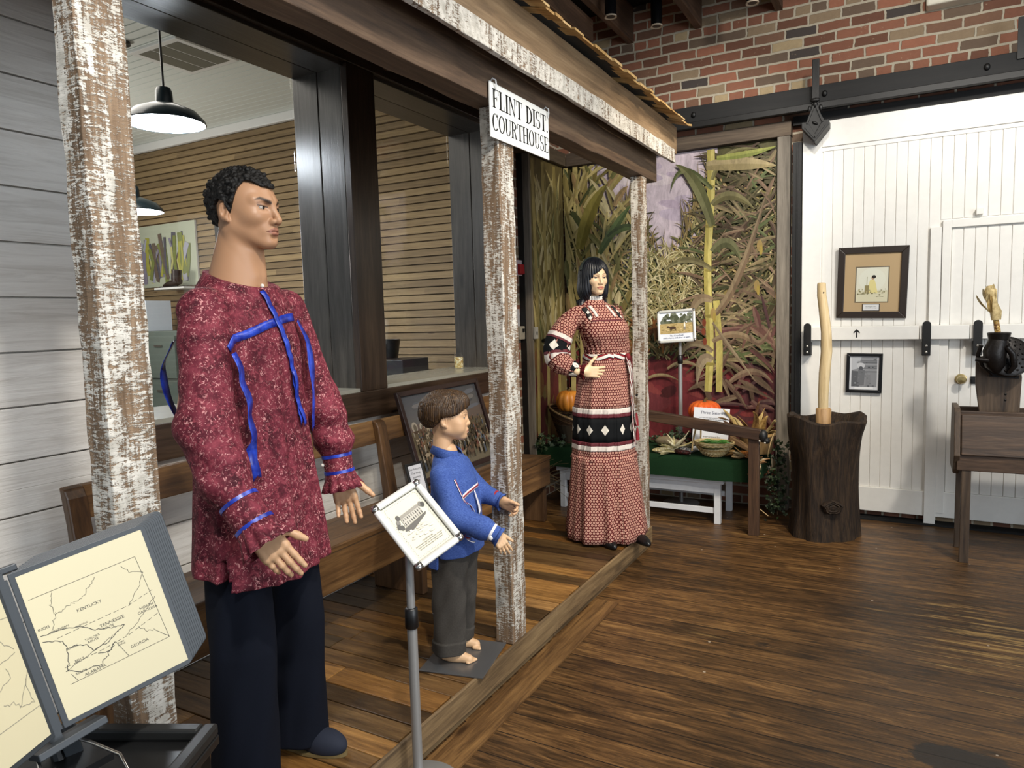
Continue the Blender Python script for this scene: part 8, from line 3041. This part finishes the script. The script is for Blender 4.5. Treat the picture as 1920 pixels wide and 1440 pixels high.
ribbon('yoke_seam', bodice, [(0.11, -0.115, 1.362), (0.125, -0.05, 1.366), (0.125, 0.02, 1.366), (0.11, 0.09, 1.362)], 0.010, M_ruch, bod, 0.004, 0.008, lift=lambda t: 0.002 * math.sin(t * 80))
ribbon('shoulder_frill', bodice, [(-0.02, 0.09, 1.455), (0.01, 0.13, 1.42), (0.02, 0.15, 1.36)], 0.03, M_ruch, bod, 0.010, 0.008, lift=lambda t: 0.006 * math.sin(t * 40))
# neck frill
mb = MB()
vv = []
n = 120
for i, (rr, zz, am) in enumerate(((0.057, 1.478, 0.001), (0.056, 1.490, 0.002), (0.058, 1.508, 0.004), (0.064, 1.520, 0.007))):
    for j in range(n):
        t = 2 * math.pi * j / n
        r2 = rr + am * math.sin(24 * t)
        x, y = -0.026 + r2 * math.cos(t), -0.040 + r2 * math.sin(t)
        vv.append((x, y, zz - 0.22 * (x + 0.02)))
mb.add(vv, [(i * n + j, i * n + (j + 1) % n, (i + 1) * n + (j + 1) % n, (i + 1) * n + j) for i in range(3) for j in range(n)])
o = mb.build('neck_frill', plain('white_cotton_frill', '#d9d6d0', 0.8), bod, smooth=True, local=True)
o.modifiers.new('thick', 'SOLIDIFY').thickness = 0.0015
# sash
ksh = NT('striped_sash', 0.8, 0, 0.2)
s = ksh.sep(ksh.tc('UV'))
ch = ksh.math('ADD', s[1], ksh.math('MULTIPLY', ksh.math('PINGPONG', s[0], 0.16), 0.22))
ksh.base(ksh.ramp(ksh.math('FRACT', ksh.math('MULTIPLY', ch, 30.0)), [(0.0, '#d8d3cc'), (0.3, '#7a1620'), (0.62, '#16161c'), (0.78, '#d8d3cc')], 'CONSTANT'))
M_sash = ksh.m
M_red = plain('sash_knot_red', '#7a1620', 0.8)
sash = rings('sash', [(1.118, 0.113, 0.143, 0.0, 0.026, 0.002), (1.125, 0.117, 0.147, 0.0, 0.026, 0.001), (1.15, 0.116, 0.146, 0.0, 0.026, 0.001), (1.160, 0.111, 0.141, 0.0, 0.025, 0.002)], M_sash, T, fold, v0=1.118)


def skirt_sdf(P):
    z = P[:, 2]
    return s_stack(P, [0.02, 0.53, 0.54, 0.83, 1.15], [0.243, 0.193, 0.185, 0.174, 0.113], [0.252, 0.204, 0.196, 0.186, 0.140], None, [0.012, 0.005, 0.005, 0.006, 0.026])


for pts, wd in (([(0.088, 0.108, 1.135), (0.105, 0.124, 1.05), (0.13, 0.130, 0.90), (0.135, 0.134, 0.74), (0.14, 0.138, 0.60)], 0.026), ([(0.080, 0.118, 1.135), (0.090, 0.146, 1.02), (0.105, 0.160, 0.86), (0.11, 0.165, 0.70)], 0.022)):
    o = ribbon('sash_tail', skirt_sdf, pts, wd, M_sash, sash, 0.014, 0.012, lift=lambda t: 0.006 * math.sin(t * 7))
    lay = o.data.uv_layers.new(name='UVMap')
    arr = np.zeros((len(o.data.loops), 2), np.float32)
    for i, l in enumerate(o.data.loops):
        arr[i] = ((l.vertex_index // 3) * 0.03, (l.vertex_index % 3) * 0.022)
    lay.data.foreach_set('uv', arr.ravel())
q = stick(skirt_sdf, (0.085, 0.118, 1.135), 0.012)
MB().ball(q, (0.020, 0.018, 0.024)).build('knot', M_red, sash, smooth=True, local=True)
for dx in (0.0, 0.018):
    q = stick(skirt_sdf, (0.11, 0.18 + dx * 0.3, 0.76 - dx * 5), 0.016)
    MB().tube([q + V3(0, 0, 0.03), q, q + V3(0, 0, -0.05)], [0.004, 0.010, 0.013], 10).build('tassel', plain('red_tassel', '#7c1420', 0.8), sash, smooth=True, local=True)
# shoes
for cy, cx in ((0.15, 0.16), (-0.06, 0.13)):
    f = lambda P, cy=cy, cx=cx: smax(s_ell(P, (cx + 0.02, cy, 0.016), (0.125, 0.040, 0.040)), 0.004 - P[:, 2], 0.003)
    V, F = mesh_sdf(f, (cx - 0.13, cy - 0.07, -0.01), (cx + 0.17, cy + 0.07, 0.08), 0.005)
    V[:, 2] = np.maximum(V[:, 2], 0.003)
    np_mesh('shoe', V, F, plain('black_shoe_leather', '#0f0f11', 0.3), T)


def hair_bob(P):
    Q = P.copy()
    y = np.abs(P[:, 1])
    d = s_ell(P, (-0.018, 0, 0.036), (0.114, 0.098, 0.106))
    side = s_ell(np.stack([P[:, 0], y, P[:, 2]], 1), (-0.018, 0.062, -0.055), (0.072, 0.040, 0.095))
    d = smin(d, side, 0.03)
    d = smin(d, s_ell(P, (-0.07, 0, -0.06), (0.055, 0.085, 0.105)), 0.03)
    # curls at the shoulder
    for s_ in (1, -1):
        for (a, b_, c) in ((-0.02, 0.082, -0.150), (-0.045, 0.09, -0.155), (-0.01, 0.088, -0.175)):
            d = smin(d, s_ball(P, (a, b_ * s_, c), 0.020), 0.012)
    d = d + 0.0022 * np.sin(np.degrees(np.arctan2(P[:, 1], P[:, 0])) * 0.6 + 25 * P[:, 2]) + waves(P, 70, 9, 4) * 0.002
    # face opening, with the fringe swept to her right
    open_ = s_ell(P, (0.105, 0.002, -0.022), (0.085, 0.055, 0.105))
    swp = P[:, 2] - (0.040 + 0.75 * (P[:, 1] + 0.02))
    swp2 = P[:, 2] - 0.088
    cut = np.maximum(open_, np.where(P[:, 1] < 0.03, np.minimum(swp, 0.09) * 0.8, swp2))
    return smax(d, -cut, 0.006)


khb = NT('black_straight_hair', 0.4, 0, 0.4)
g = khb.noise(khb.mapping(khb.tc(), (190, 190, 9)), 1.0, 3, 0.6)
khb.base(khb.ramp(g, [(0.3, '#06070a'), (0.7, '#151822')]))
khb.bump(g, 0.18, 0.003)
V, F = mesh_sdf(hair_bob, (-0.15, -0.125, -0.215), (0.13, 0.125, 0.165), 0.0032)
np_mesh('hair', loc(V), F, khb.m, T)
pts = []
for i in range(25):
    a = R(-78 + 156 * i / 24)
    pts.append(loc(V3(0.004 - 0.03 * math.cos(a), 0.1035 * math.sin(a), 0.038 + 0.1065 * math.cos(a))[None])[0])
MB().tube(pts, [(0.006, 0.013)] * 25, 8, True, (1, 0, 0)).build('headband', plain('dark_green_headband', '#1d2723', 0.6, var=0.3, bump=0.5, scale=60), T, smooth=True, local=True)
